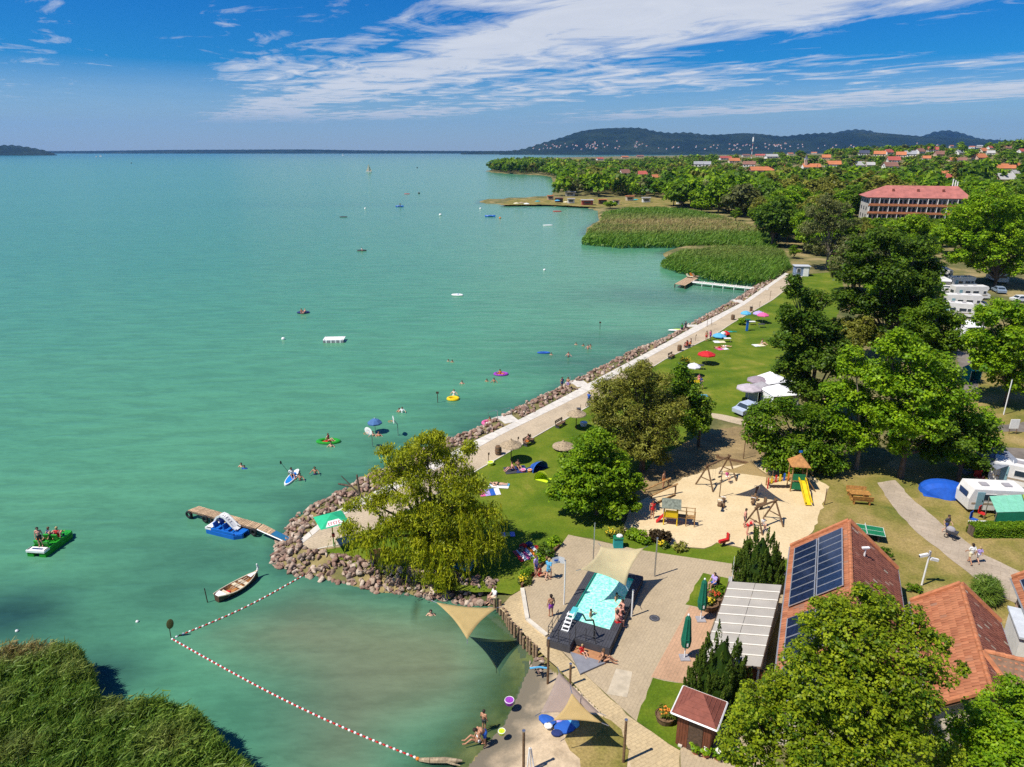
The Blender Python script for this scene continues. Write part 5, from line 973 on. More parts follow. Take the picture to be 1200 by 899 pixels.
def sailboat(px, h_px, label, col):
    p = G(*px, 0); f = Q(p)[2]; h = h_px * f / FPX; t = thing('sailing_boat', label, 'sailing boat', p, .3); L = h * .72; MB().prism([(-L / 2, -L * .12), (L * .25, -L * .14), (L / 2, 0), (L * .25, L * .14), (-L / 2, L * .12)], -.1, L * .12).build('hull', M_white, t); MB().cyl((0, 0, 0), (0, 0, h), L * .012, n=5).build('mast', M_steel, t)
    MB().add([(-.02 * L, 0, h * .1), (-.46 * L, L * .08, h * .13), (-.02 * L, 0, h * .97), (-.2 * L, L * .07, h * .5), (-.02 * L, .06, h * .1), (-.46 * L, L * .08 + .06, h * .13), (-.02 * L, .06, h * .97), (-.2 * L, L * .07 + .06, h * .5)], [(0, 1, 3), (0, 3, 2), (4, 7, 5), (4, 6, 7)]).build('mainsail', col, t); MB().add([(.05 * L, 0, h * .1), (.46 * L, 0, h * .1), (.04 * L, 0, h * .85), (.2 * L, L * .06, h * .32)], [(0, 1, 3), (1, 2, 3), (2, 0, 3)]).build('jib', col, t); MB().cyl((-.02 * L, 0, h * .1), (-.48 * L, L * .08, h * .12), L * .012, n=5).build('boom', M_steel, t)
sailboat((432.5, 202), 10, 'white sailing boat nearest of those on the lake', M_cr); sailboat((118, 184), 3.5, 'tiny white sailing boat off the dark left hill', M_white); sailboat((113, 184.2), 2.5, 'tiny pale sailing boat just left of the other by the left hill', M_cr); sailboat((402, 182.5), 3, 'tiny white sailing boat near the far shore', M_white)
# ------------------------------------------------------------------ far wooden pier with sun platform
def pier():
    zt = .9; A, B_, Cc, Dd = (G(u, v, zt) for u, v in ((791, 332.5), (803, 334.5), (818, 326), (807, 323.5))); t = thing('wooden_pier', 'wooden sun platform on the water linked by a white footbridge to the promenade', 'pier', (A + Cc) / 2); o0 = t.location.copy(); n = 14
    for i in range(n): s0, s1 = i / n + .004, (i + 1) / n - .004; MB().slab(A.lerp(B_, s0) - o0, A.lerp(B_, s1) - o0, Dd.lerp(Cc, s1) - o0, Dd.lerp(Cc, s0) - o0, .1).build('plank', M_jet, t)
    for p in (A, B_, Cc, Dd, (A + Dd) / 2, (B_ + Cc) / 2): MB().cyl((p - o0).to_tuple()[:2] + (-1.8,), (p - o0) - Vector((0, 0, .05)), .13, n=8).build('pile', M_darkwood, t)
    a, b = G(812, 329.6, zt), G(901, 339, LAND + .1); d = (b - a).normalized(); e = Vector((-d.y, d.x, 0)) * .7; n = 30
    for i in range(n): s0, s1 = i / n + .002, (i + 1) / n - .002; MB().slab(a.lerp(b, s0) - e - o0, a.lerp(b, s1) - e - o0, a.lerp(b, s1) + e - o0, a.lerp(b, s0) + e - o0, .08).build('bridge_plank', M_conc, t)
    for i in range(7):
        for sg in (-1, 1): p = a.lerp(b, i / 7) + e * sg - o0; MB().cyl((p.x, p.y, -1.8), (p.x, p.y, .12), .1, n=8).build('pile', M_white, t)
    MB().cyl(a - e - o0 - Vector((0, 0, .2)), b - e - o0 - Vector((0, 0, .2)), .1, n=4).build('side_beam', M_white, t)
    for k, (u, v, c) in enumerate(((808, 325.5, 'cream'), (812, 324.5, 'orange'), (815, 325, 'straw'))):
        p = G(u, v, zt); q = thing('sun_lounger', ('cream', 'orange', 'straw-coloured')[k] + ' sun lounger on the far wooden platform', 'lounger', p, .8); MB().box((0, -.3, .35), (.7, 1.4, .08)).build('seat', C[c], q); MB().box((0, .65, .62), (.7, .1, .75), rot=Euler((-.6, 0, 0)).to_matrix()).build('backrest', C[c], q); MB().box((0, 0, .17), (.6, 1.2, .3)).build('frame', M_darkwood, q)
pier()
# ------------------------------------------------------------------ splash pool with deck
def pool():
    z0 = 1.40; A, B_, D_ = G(666.5, 724, z0), G(714, 737.5, z0), G(697, 667, z0); ex = (B_ - A).normalized(); rz = math.atan2(ex.y, ex.x); Wp = (B_ - A).length; ey = Vector((-ex.y, ex.x, 0)); Lp = (D_ - A).dot(ey)
    t = thing('splash_pool', 'raised splash pool with charcoal decking and turquoise water', 'pool', (A.x, A.y, LAND), rz); h = z0 - LAND; m = C['char']
    lx, rx, fy = -.55, Wp + .55, Lp + .6
    # rim boards, one by one along each side
    def boards(x0, y0, x1, y1, n, along, name='deck_board'):
        for i in range(n):
            if along == 'x': a, b = x0 + (x1 - x0) * i / n + .006, x0 + (x1 - x0) * (i + 1) / n - .006; MB().box(((a + b) / 2, (y0 + y1) / 2, h - .03 + rnd.uniform(0, .006)), (b - a, y1 - y0, .06)).build(name, m, t)
            else: a, b = y0 + (y1 - y0) * i / n + .006, y0 + (y1 - y0) * (i + 1) / n - .006; MB().box(((x0 + x1) / 2, (a + b) / 2, h - .03 + rnd.uniform(0, .006)), (x1 - x0, b - a, .06)).build(name, m, t)
    boards(lx, 0, -.02, fy, 4, 'x'); boards(Wp + .02, 0, rx, fy, 4, 'x'); boards(0, Lp + .02, Wp, fy, 4, 'y')
    boards(lx, -2.55, Wp * .36, -.02, 11, 'x'); boards(Wp * .36, -1.75, rx, -.02, 13, 'x')
    def wall(x0, y0, x1, y1, th=.06):
        d = Vector((x1 - x0, y1 - y0, 0)); MB().box(((x0 + x1) / 2, (y0 + y1) / 2, h / 2 - .05), (d.length, th, h + .06 - .1), math.atan2(d.y, d.x)).build('side_wall', m, t)
    wall(lx, -2.55, lx, fy); wall(rx, -1.75, rx, fy); wall(lx, fy, rx, fy); wall(lx, -2.55, Wp * .36, -2.55); wall(Wp * .36, -2.55, Wp * .36, -1.75); wall(Wp * .36, -1.75, rx, -1.75)
    M_teal = paint('pool_liner', (.03, .50, .40), .5)
    bs = MB(); bs.box((-.015, Lp / 2, h / 2), (.03, Lp, h - .07)); bs.box((Wp + .015, Lp / 2, h / 2), (.03, Lp, h - .07)); bs.box((Wp / 2, Lp + .015, h / 2), (Wp, .03, h - .07)); bs.box((Wp / 2, -.015, h / 2), (Wp, .03, h - .07)); bs.build('basin', M_teal, t)
    wm = bpy.data.materials.new('pool_water'); wm.use_nodes = True; nt = wm.node_tree; b = nt.nodes['Principled BSDF']; b.inputs['Roughness'].default_value = .08; b.inputs['IOR'].default_value = 1.33
    ge = node(nt, 'ShaderNodeNewGeometry'); v = node(nt, 'ShaderNodeTexVoronoi'); v.feature = 'SMOOTH_F1'; v.inputs['Scale'].default_value = 10; nz_ = node(nt, 'ShaderNodeTexNoise'); nz_.inputs['Scale'].default_value = 1.6; nt.links.new(ge.outputs['Position'], nz_.inputs[0]); nt.links.new(mixc(nt, .35, ge.outputs['Position'], nz_.outputs[1]), v.inputs['Vector'])
    r = ramp(nt, [(.05, (.11, .60, .43)), (.35, (.26, .73, .57)), (.75, (.54, .84, .74))]); nt.links.new(v.outputs[0], r.inputs[0]); nt.links.new(r.outputs[0], b.inputs['Base Color']); bp = node(nt, 'ShaderNodeBump'); bp.inputs['Strength'].default_value = .5; nt.links.new(nz_.outputs[0], bp.inputs['Height']); nt.links.new(bp.outputs[0], b.inputs['Normal'])  # caustic light pattern painted into the water colour
    g = 12; V = [(Wp * i / g, Lp * j / g, h - .22) for j in range(g + 1) for i in range(g + 1)]; MB().add(V, [(j * (g + 1) + i, j * (g + 1) + i + 1, (j + 1) * (g + 1) + i + 1, (j + 1) * (g + 1) + i) for j in range(g) for i in range(g)]).build('pool_water', wm, t)
    # rails round the entry and the left corner
    def rail(pts, n=None):
        for zz in (.5, .95): MB().tube([(x, y, h + zz) for x, y in pts], .022, 6).build('rail', M_rail, t)
        for x, y in pts: MB().cyl((x, y, h - .02), (x, y, h + .97), .025, n=6).build('rail_post', M_rail, t)
    rail([(lx + .05, -.7), (lx + .05, -1.8), (lx + .05, -2.5), (lx + .75, -2.5), (Wp * .36 - .05, -2.5)]); rail([(Wp * .36 + .05, -1.7), (Wp * .36 + .75, -1.7), (Wp * .36 + 1.4, -1.7)])
    # wading ledge and ramp in front
    MB().prism([(Wp * .36 + .04, -2.5), (rx, -2.6), (rx, -1.79), (Wp * .36 + .04, -1.79)], 0, .10).build('paddling_tray', paint('rust_tray', (.42, .20, .09), .8), t)
    MB().prism([(Wp * .36 + .05, -2.58), (Wp * .80, -4.1), (rx, -2.55), (Wp * .38, -2.54)], 0, .16).build('ramp', C['ramp'], t)
    # ladder slide
    MB().prism([(.02, -.10), (.42, -.10), (.42, .8), (.02, .8)], h + .30, h + .37).build('slide_chute', paint('turquoise_plastic', (.10, .50, .52), .4), t)
    ld = MB().cyl((0.0, -1.45, h), (0.05, -.12, h + .62), .03, n=6).cyl((.45, -1.45, h), (.42, -.12, h + .62), .03, n=6).build('ladder', M_white, t)
    for i in range(5): f = i / 4.4; MB().box((.22, -1.40 + 1.2 * f, h + .06 + .54 * f), (.48, .15, .05)).build('ladder_tread', M_white, ld)
    MB().tube([(Wp * .78, -1.32, 0), (Wp * .78, -1.32, 1.6), (Wp * .74, -1.30, 2.0), (Wp * .62, -1.75, 2.2), (Wp * .48, -1.18, 2.1)], .05, 8).build('shower_arch', M_black, t)
    return t, A, ex, ey, Wp, Lp, h
M_rail = paint('dark_rail', (.05, .05, .055), .5)
PT, PA, PX, PY, PW, PL, PH = pool()
def PP_(x, y, z=0): q = PA + PX * x + PY * y; return Vector((q.x, q.y, LAND + z))
# shade sails and their poles
sail('cream four-cornered shade sail over the splash pool', [G(704, 640, 4.2), G(755, 642, 4.05), G(733.5, 687, 2.95), G(680, 667.5, 4.3)], M_sc, .16, dip=.25)
sail('yellow triangular shade sail hung over the cove water', [G(511, 706, 3.5), G(582.5, 712.5, 3.2), G(547.5, 749.5, 3.0)], M_sy, .17)
sail('wide taupe triangular shade sail on the beach', [G(633.5, 835.5, 3.25), G(655, 787, 3.4), G(702.5, 835.5, 3.1)], M_sg, .05)
sail('pale yellow triangular shade sail above the taupe one', [G(648, 844.5, 3.3), G(670, 812, 4.1), G(706, 847.5, 3.2)], M_sy, .17)
sail('sand-coloured triangular shade sail over the playground', [G(846, 553, 3.6), G(880, 540.5, 3.6), G(908, 561, 3.6)], M_st, .14)
pole('grey sail pole at the left rear of the splash pool', (695, 660), 3.5, .05, M_steel); pole('tall steel sail pole at the far right corner of the pool', (767, 676), 3.3, .06, M_steel); pole('short pale sail pole at the right side of the pool', (740, 723), 2.15, .06, M_white)
fp = pole('white flagpole by the pool ladder', (661, 709), 3.6, .05, M_white, name='flagpole')
t = thing('flag', 'small white and blue flag flying from the white pole', 'flag', fp.location + Vector((0, 0, 3.35))); MB().add([(-.06, 0, 0), (-.45, .05, .06), (-.9, -.03, -.02), (-.9, -.03, .5), (-.45, .05, .58), (-.06, 0, .5)], [(0, 1, 4, 5), (1, 2, 3, 4)]).build('flag_cloth', M_white, t); MB().box((-.62, -.03, .3), (.28, .03, .12), .1).build('flag_emblem', C['royal'], t)
for px, h, lb in (((642, 794), 2.85, 'brown timber sail post between the pool deck and the beach'), ((668, 803), 1.55, 'short brown timber post at the tip of the taupe sail'), ((730.5, 893.5), 2.8, 'brown timber sail post at the lower edge of the paved path'), ((613.5, 905), 2.7, 'brown timber sail post on the sand at the bottom edge')): pole(lb, px, h, .075)
t = thing('volleyball_frame', 'pair of white tubes leaning on the sand at the bottom edge', 'frame', G(620, 905)); MB().tube([(-.12, 0, 0), (0, 0, 1.6), (.1, 0, 0)], .04, 6).build('tube', M_white, t); MB().cyl((.28, 0, 0), (.08, .1, 1.5), .04, n=6).build('stay', M_white, t)
for px, h, lb in (((843, 583), 2.6, 'slim pole left of the playground sail'), ((871, 538), 2.6, 'slim pole behind the playground sail'), ((905, 562), .9, 'short post at the right corner of the playground sail'), ((966, 592), 1.6, 'short brown post at the right edge of the sand')): pole(lb, px, h, .045)
# ------------------------------------------------------------------ playground
def swing(px1, px2, h, label, seats=1):
    a, b = G(*px1), G(*px2); d = (b - a); t = thing('swing', label, 'swing', (a + b) / 2, math.atan2(d.y, d.x)); L = d.length / 2
    for s in (-1, 1):
        for y in (-1, 1): MB().cyl((s * L * 1.06, y * 1.05, -.1), (s * L * .94, -y * .1, h + .2), .075, n=8).build('leg', C['dwood'], t)
    MB().cyl((-L * 1.12, 0, h), (L * 1.12, 0, h), .085, n=8).build('crossbar', C['dwood'], t)
    for s in (-1, 1): MB().cyl((s * L, -.62, h * .42), (s * L, .62, h * .42), .05, n=6).build('brace', C['dwood'], t)
    for k in range(seats):
        x = (k - (seats - 1) / 2) * 1.0; q = MB().box((x, 0, .5), (.45, .18, .05)).build('swing_seat', C['black'], t)
        for dx in (-.2, .2): MB().cyl((x + dx, 0, .52), (x + dx, 0, h), .012, n=4).build('chain', M_steel, q)
swing((826, 572), (852, 560), 2.3, 'timber A-frame swing at the back of the playground by the shade', 2); swing((883, 621), (906, 612), 2.1, 'timber swing frame nearest the plaza', 1)
def seesaw(px, rz, label, tilt=.22):
    t = thing('seesaw', label, 'seesaw', G(*px), rz); MB().box((0, 0, .45), (2.6, .16, .10), rot=Euler((0, tilt, 0)).to_matrix()).build('beam', C['dwood'], t); MB().cyl((0, -.3, .22), (0, .3, .22), .22, n=10).build('pivot', C['dwood'], t)
    for s in (-1, 1): z = .45 - s * 1.1 * math.sin(tilt); MB().box((s * 1.1, 0, z + .09), (.35, .3, .06)).build('seat', C['dwood'], t); MB().tube([(s * .82, -.2, z + .1), (s * .82, -.2, z + .4), (s * .82, .2, z + .4), (s * .82, .2, z + .1)], .025, 5).build('grip', M_steel, t)
seesaw((845, 594), R(62), 'timber seesaw in the middle of the sand'); seesaw((884, 586), R(62), 'timber seesaw under the shade sail', -.2)
def slide_tower():
    b = G(932, 573); t = thing('slide_tower', 'playground tower with orange hipped roof and yellow slide', 'play tower', b, R(-8)); w = .62
    for x in (-w, w):
        for y in (-w, w): MB().cyl((x, y, -.1), (x, y, 2.75), .06, n=8).build('post', C['swood'], t)
    MB().box((0, 0, 1.15), (2 * w + .1, 2 * w + .1, .08)).build('platform', C['swood'], t); MB().box((0, -w - .02, 1.52), (2 * w - .1, .05, .62)).build('front_panel', C['dgreen'], t); MB().box((0, -w + .03, .62), (2 * w - .15, .05, .75)).build('lower_panel', C['dgreen'], t)
    rf = MB().lathe([(1.22, 2.62), (1.18, 2.68), (.08, 3.55), (.02, 3.75)], 4, 0, Matrix.Rotation(R(45), 4, 'Z')).build('roof', C['orange_roof'], t); MB().box((0, 0, 3.85), (.3, .05, .2)).build('finial_flag', C['blue'], rf)
    mb = MB(); path = [(.25, -w, 1.2), (.27, -1.1, 1.15), (.30, -2.1, .55), (.32, -3.0, .16), (.32, -3.35, .12)]
    for a, c in zip(path, path[1:]): mb.slab((a[0] - .27, a[1], a[2]), (a[0] + .27, a[1], a[2]), (c[0] + .27, c[1], c[2]), (c[0] - .27, c[1], c[2]), .05)
    s = mb.build('slide', C['yellow'], t); ms = MB()
    for sx in (-.29, .29):
        for a, c in zip(path, path[1:]): ms.slab((a[0] + sx - .025, a[1], a[2] + .18), (a[0] + sx + .025, a[1], a[2] + .18), (c[0] + sx + .025, c[1], c[2] + .18), (c[0] + sx - .025, c[1], c[2] + .18), .2)
    ms.build('slide_side', C['yellow'], s)
    br = MB().slab((-w, -.3, 1.15), (-w, .3, 1.15), (-2.6, .3, .55), (-2.6, -.3, .55), .06).build('bridge', C['swood'], t)
    for i, c in enumerate(('orange', 'royal', 'yellow', 'red', 'yellow')): x = -w - .25 - i * .36; MB().box((x, -.34, 1.45 - i * .12), (.16, .05, .75)).build('picket', C[c], br)
    for y in (-.34, .34): MB().cyl((-2.6, y, 0), (-2.6, y, 1.35), .06, n=8).build('post', C['red'] if y < 0 else C['swood'], t)
    for y in (-.4, 0, .4): MB().cyl((1.75, y, 0), (w, y, 1.6), .05, n=6).build('climbing_pole', C['swood'], t)
    MB().cyl((1.2, -.55, 1.75), (1.2, .55, 1.75), .05, n=6).build('top_bar', C['swood'], t)
C['orange_roof'] = pm('orange_boards', (.48, .22, .07), .8, .2, 4); slide_tower()
def play_hut():
    t = thing('play_house', 'small playhouse on yellow posts with a mossy pitched roof', 'playhouse', G(785, 613), R(-12))
    for x in (-.55, .55):
        for y in (-.45, .45): MB().cyl((x, y, -.1), (x, y, 1.9), .05, n=8).build('post', C['yellow'] if y < 0 else C['swood'], t)
    MB().box((0, 0, .75), (1.2, 1.0, .07)).build('platform', C['swood'], t); MB().box((.05, -.48, 1.15), (1.0, .05, .65)).build('front_panel', C['yellow'], t); MB().box((-.58, 0, 1.1), (.05, .8, .6)).build('side_panel', C['royal'], t)
    rm = pm('mossy_boards', (.20, .22, .17), .9, .3, 5); MB().slab((-.8, -.7, 1.75), (.8, -.7, 1.75), (.8, 0, 2.35), (-.8, 0, 2.35), .06).slab((.8, .7, 1.75), (-.8, .7, 1.75), (-.8, 0, 2.35), (.8, 0, 2.35), .06).build('roof', rm, t)
    MB().slab((.6, -.3, .75), (.6, .3, .75), (2.0, .3, .75), (2.0, -.3, .75), .07).build('walkway', C['swood'], t)
    for x in (1.3, 2.0):
        for y in (-.32, .32): MB().cyl((x, y, -.1), (x, y, 1.5), .04, n=6).build('walkway_post', C['swood'], t)
    for y in (-.32, .32): MB().cyl((.6, y, 1.45), (2.05, y, 1.45), .03, n=6).build('handrail', C['swood'], t)
    MB().slab((-.6, -.25, .75), (-.6, .25, .75), (-1.2, .25, .0), (-1.2, -.25, .0), .06).build('ramp', C['red'], t)
play_hut()
t = thing('balance_bars', 'parallel timber balance beams at the shady end of the sand', 'balance beams', G(775, 578), R(20))
for y in (-.6, .6): MB().cyl((-1.6, y, .25), (1.3, y, 1.05), .08, n=8).build('beam', C['swood'], t); MB().cyl((-1.4, y, -.1), (-1.4, y, .35), .07, n=8).build('post', C['dwood'], t); MB().cyl((1.1, y, -.1), (1.1, y, 1.0), .07, n=8).build('post', C['dwood'], t)
t = thing('timber_border', 'low timber beam lying at the edge of the sand near the swing', 'beam', G(780, 586), R(38)); MB().box((0, 0, .1), (2.6, .16, .2)).build('beam', C['dwood'], t); MB().box((0, 0, .21), (2.5, .1, .02)).build('top_face', C['swood'], t)
t = thing('timber_border', 'timber beam on the dry grass behind the playground swing', 'beam', G(861, 541), R(-28)); MB().box((0, 0, .12), (3.4, .2, .24)).build('beam', C['dwood'], t); MB().cyl((-1.75, 0, 0), (-1.75, 0, .4), .12, n=8).build('end_post', C['dwood'], t)
def spring_toy(px, label, c):
    t = thing('spring_rider', label, 'spring rider', G(*px), .4); MB().lathe([(.12, 0), (.14, .1), (.11, .2), (.14, .3), (.12, .4)], 10).build('spring', M_black, t); MB().prism([(-.5, -.12), (.45, -.12), (.55, .12), (-.5, .12)], .4, .62).build('saddle', c, t); MB().box((.35, 0, .85), (.1, .3, .5)).build('head_board', c, t); MB().cyl((.35, -.25, .95), (.35, .25, .95), .025, n=6).build('handle', M_steel, t)
spring_toy((848, 640), 'red spring rider at the corner of the sand', C['red']); spring_toy((892, 597), 'tiny dark spring rider near the nearest swing', C['dwood'])
# ------------------------------------------------------------------ tables, benches, bins, parasols
def picnic():
    t = thing('picnic_table', 'orange-brown timber picnic table with benches on the dry grass', 'picnic table', G(1006, 586), R(-10)); w = C['picnic']
    for i in range(4): MB().box((0, -.33 + i * .22, .76), (1.75, .2, .06)).build('table_board', w, t)
    for s in (-1, 1):
        MB().box((s * .65, 0, .38), (.12, .6, .74)).build('trestle', w, t)
        b = MB().box((0, s * .85, .45), (1.75, .34, .07)).build('bench_seat', w, t); MB().box((0, s * 1.05, .72), (1.75, .07, .35), rot=Euler((-s * .2, 0, 0)).to_matrix()).build('bench_back', w, b)
        for x in (-.65, .65): MB().box((x, s * .85, .22), (.1, .3, .44)).build('bench_leg', w, b)
C['picnic'] = pm('orange_timber', (.46, .22, .055), .7, .25, 5); picnic()
t = thing('table_tennis_table', 'green table tennis table behind the solar roof', 'table tennis table', G(1013, 630), R(-20)); MB().box((-.69, 0, .76), (1.36, 1.52, .04)).build('table_half', C['dgreen'], t); MB().box((.69, 0, .76), (1.36, 1.52, .04)).build('table_half', C['dgreen'], t); MB().box((0, 0, .86), (.02, 1.7, .15)).build('net', M_white, t)
ml = MB()
for a in ((0, .745, 2.74, .03), (0, -.745, 2.74, .03), (0, 0, 2.74, .02)): ml.box((a[0], a[1], .783), (a[2], a[3], .004))
for s in (-1, 1): ml.box((s * 1.35, 0, .7835), (.03, 1.45, .004))
ml.build('court_lines', M_white, t)
for x in (-.95, .95): MB().box((x, 0, .37), (.12, 1.0, .74)).build('leg', C['char'], t)
def thatch(px, label, low=False, r=1.15):
    t = thing('straw_parasol', label, 'parasol', G(*px), 0, 'straw parasols on the lawn'); h = 2.1 if not low else .55; MB().cyl((0, 0, -.2), (0, 0, h + .25), .05, n=8).build('post', C['dwood'], t)
    q = MB().lathe([(r, h - .28), (r * .96, h - .18), (r * .55, h + .02), (.12, h + .32), (.02, h + .34)], 16).build('straw_roof', C['straw'], t); MB().lathe([(.14, h + .28), (.10, h + .40), (.02, h + .5)], 8).build('straw_tip', C['straw'], q); MB().lathe([(r * .97, h - .26), (.08, h + .05)], 16).build('lining', C['dwood'], q)
thatch((599, 541), 'straw parasol with people beneath by the promenade barrel'); thatch((675, 503), 'straw parasol standing near the tall olive tree'); thatch((660, 526), 'straw parasol partly sunk beside the round tree', True, 1.2)
def barrel(px, label):
    t = thing('barrel', label, 'barrel', G(*px)); MB().lathe([(.27, 0), (.34, .25), (.36, .5), (.34, .78), (.28, 1.0), (.05, 1.02)], 14).build('staves', C['dwood'], t)
    for z in (.18, .5, .85): MB().torus((0, 0, z), .335 if z != .5 else .365, .018, 14, 5).build('hoop', C['char'], t)
barrel((584, 533), 'wooden barrel bin at the lawn edge nearest the willow'); barrel((858.5, 375), 'wooden barrel on the promenade by the blue parasol'); barrel((796, 411.5), 'dark barrel bin beside the bench of sunbathers')
def bench(px, rz, label):
    t = thing('bench', label, 'bench', G(*px), rz, 'benches along the promenade lawn')
    for i in range(3): MB().box((0, -.16 + i * .16, .45), (1.6, .13, .05)).build('seat_slat', C['dwood'], t)
    for i in range(2): MB().box((0, .28 + i * .03, .66 + i * .17), (1.6, .04, .13)).build('back_slat', C['dwood'], t)
    for s in (-.65, .65): MB().box((s, .05, .22), (.08, .5, .44)).build('leg', C['char'], t); MB().box((s, .30, .6), (.06, .06, .6)).build('back_post', C['char'], t)
LA = math.atan2(G(698, 472).y - G(602, 527).y, G(698, 472).x - G(602, 527).x)
bench((620, 521), LA, 'promenade bench with a reddish sunbather on it'); bench((657, 500), LA, 'empty promenade bench between the straw parasols'); bench((806, 407), LA, 'promenade bench with two seated people before the red parasol'); bench((787, 420), LA, 'small empty bench left of the barrel bin')
def bin_(px, label):
    t = thing('litter_bin', label, 'bin', G(*px)); MB().box((0, 0, .42), (.42, .42, .84), top=1.1).build('casing', C['dwood'], t); MB().box((0, 0, .90), (.5, .5, .08)).build('lid', C['char'], t); MB().cyl((.2, .1, .9), (.25, .1, 1.35), .03, n=5).build('sign_post', C['dwood'], t)
bin_((678, 487), 'dark litter bin on the lawn edge next to the cyclist'); bin_((880, 365), 'dark litter bin by the far blue parasol')
def sign_post(px, label, h=1.15):
    t = thing('sign_post', label, 'sign', G(*px), LA); MB().cyl((0, 0, -.1), (0, 0, h), .035, n=6).build('post', C['dwood'], t); MB().box((0, -.04, h - .08), (.22, .04, .26)).build('plate', C['dwood'], t)
sign_post((572.5, 543), 'low sign post left of the barrel bin'); sign_post((607, 524), 'low sign post between the barrel and the bench'); sign_post((697.5, 474), 'low sign post behind the cyclist'); sign_post((815, 400), 'low sign post beyond the seated couple'); sign_post((890, 360), 'low sign post near the far lawn corner'); sign_post((902, 352), 'tall notice post at the far end of the lawn edge', 2.0); sign_post((828.5, 383), 'timber notice post by the canoe steps', 1.8); sign_post((833.5, 381), 'thin timber post next to the canoe notice', 1.7)  # the low posts carry a sign plate only, no lamp
def parasol(px, label, col, r=1.2, h=2.1, tilt=0, z=LAND):
    t = thing('parasol', label, 'parasol', G(*px, z)); t.rotation_euler = (tilt, 0, 0); MB().cyl((0, 0, -.2), (0, 0, h), .03, n=6).build('pole', M_steel, t); q = MB()
    for k in range(8):
        a0, a1 = k * math.pi / 4, (k + 1) * math.pi / 4; q.add([(r * math.cos(a0), r * math.sin(a0), h - .42), (r * math.cos(a1), r * math.sin(a1), h - .42), (.55 * r * math.cos(a1), .55 * r * math.sin(a1), h - .1), (.55 * r * math.cos(a0), .55 * r * math.sin(a0), h - .1), (0, 0, h + .08)], [(0, 1, 2, 3), (3, 2, 4)])
        q.add([(r * math.cos(a0), r * math.sin(a0), h - .42), (r * math.cos(a1), r * math.sin(a1), h - .42), (r * math.cos(a1), r * math.sin(a1), h - .56), (r * math.cos(a0), r * math.sin(a0), h - .56)], [(0, 1, 2, 3)])
    o = q.build('canopy', col, t); MB().ell((0, 0, h + .1), (.05, .05, .07), 6, 4).build('finial', M_white, o); return t
parasol((827, 427), 'bright red parasol alone on the sunny lawn', C['redcl'] if 'redcl' in C else C['red'], 1.35, 2.0); parasol((812, 441), 'white parasol below the red one near the yellow shrub', paint('white_cloth', (.72, .70, .76), .8), 1.0, 1.9); parasol((873, 377.5), 'light blue parasol beside the blue post on the far lawn', C['sky'], 1.0, 2.1); parasol((888, 377), 'violet parasol overlapping the far pink one', C['lilac'], 1.1, 2.0); parasol((893, 379), 'pink-red parasol at the far end of the lawn', C['pink'], 1.1, 2.0); parasol((850, 394), 'small red parasol lying low by the white pushchair', C['red'], .8, .9); parasol((843, 396), 'flat sky-blue parasol beside the small red one', C['sky'], 1.2, .8)
parasol((440, 507), 'blue parasol over bathers in the lake behind the hoops', C['navyp'] if 'navyp' in C else paint('blue_grey_cloth', (.06, .15, .33), .8), .85, 1.7, z=0); parasol((876, 471), 'wide mauve-grey parasol next to the white tents', paint('mauve_cloth', (.46, .40, .43), .8), 1.6, 2.3); parasol((886, 462), 'dark mauve parasol behind the wide pale one', paint('dusk_cloth', (.30, .24, .27), .8), 1.4, 2.4)
for (u, v, c, lb) in ((605, 242.5, 'cream', 'cream parasol at the tip of the bathing point'), (611, 242, 'straw', 'tan parasol next to the cream one on the point'), (630, 240, 'teal', 'teal parasol on the bathing point lawn'), (653, 239, 'sky', 'pale blue parasol by the brown stall'), (617, 243, 'white', 'white parasol on the low shore of the point'), (663, 241, 'cream', 'cream parasol before the pink bar hut'), (745, 238, 'teal', 'teal parasol by the changing hut')): parasol((u, v), lb, C[c], 1.7, 2.4)
def tall_umbrella(px, label, h=3.2):
    t = thing('closed_umbrella', label, 'umbrella', G(*px), 0, 'closed green umbrellas on the terrace'); MB().cyl((0, 0, 0), (0, 0, h), .045, n=8).build('pole', M_white, t); MB().box((0, 0, .06), (.6, .6, .12)).build('base', C['grey'], t); V = []; prof = [(.05, h + .05), (.15, h - .15), (.20, h * .72), (.27, h * .45), (.22, h * .30), (.10, h * .27)]; F_ = []; n = 16
    for r, z in prof:
        for i in range(n): a = 2 * math.pi * i / n; q = r * (1 + .22 * (i % 2)); V.append((q * math.cos(a), q * math.sin(a), z))
    for j in range(len(prof) - 1):
        for i in range(n): F_.append((j * n + i, j * n + (i + 1) % n, (j + 1) * n + (i + 1) % n, (j + 1) * n + i))
    o = MB().add(V, F_).build('folded_cloth', C['bottle'], t); MB().ell((0, 0, h + .08), (.07, .07, .09), 8, 5).build('finial', M_white, t); MB().torus((0, 0, h * .5), .29, .02, 14, 5).build('strap', C['bottle'], o); MB().box((.02, -.31, h * .40), (.10, .02, .22)).build('white_emblem', M_white, o)
tall_umbrella((821, 727), 'closed green umbrella nearer the pale canopy'); tall_umbrella((802, 772), 'closed green umbrella out on the pink paving')
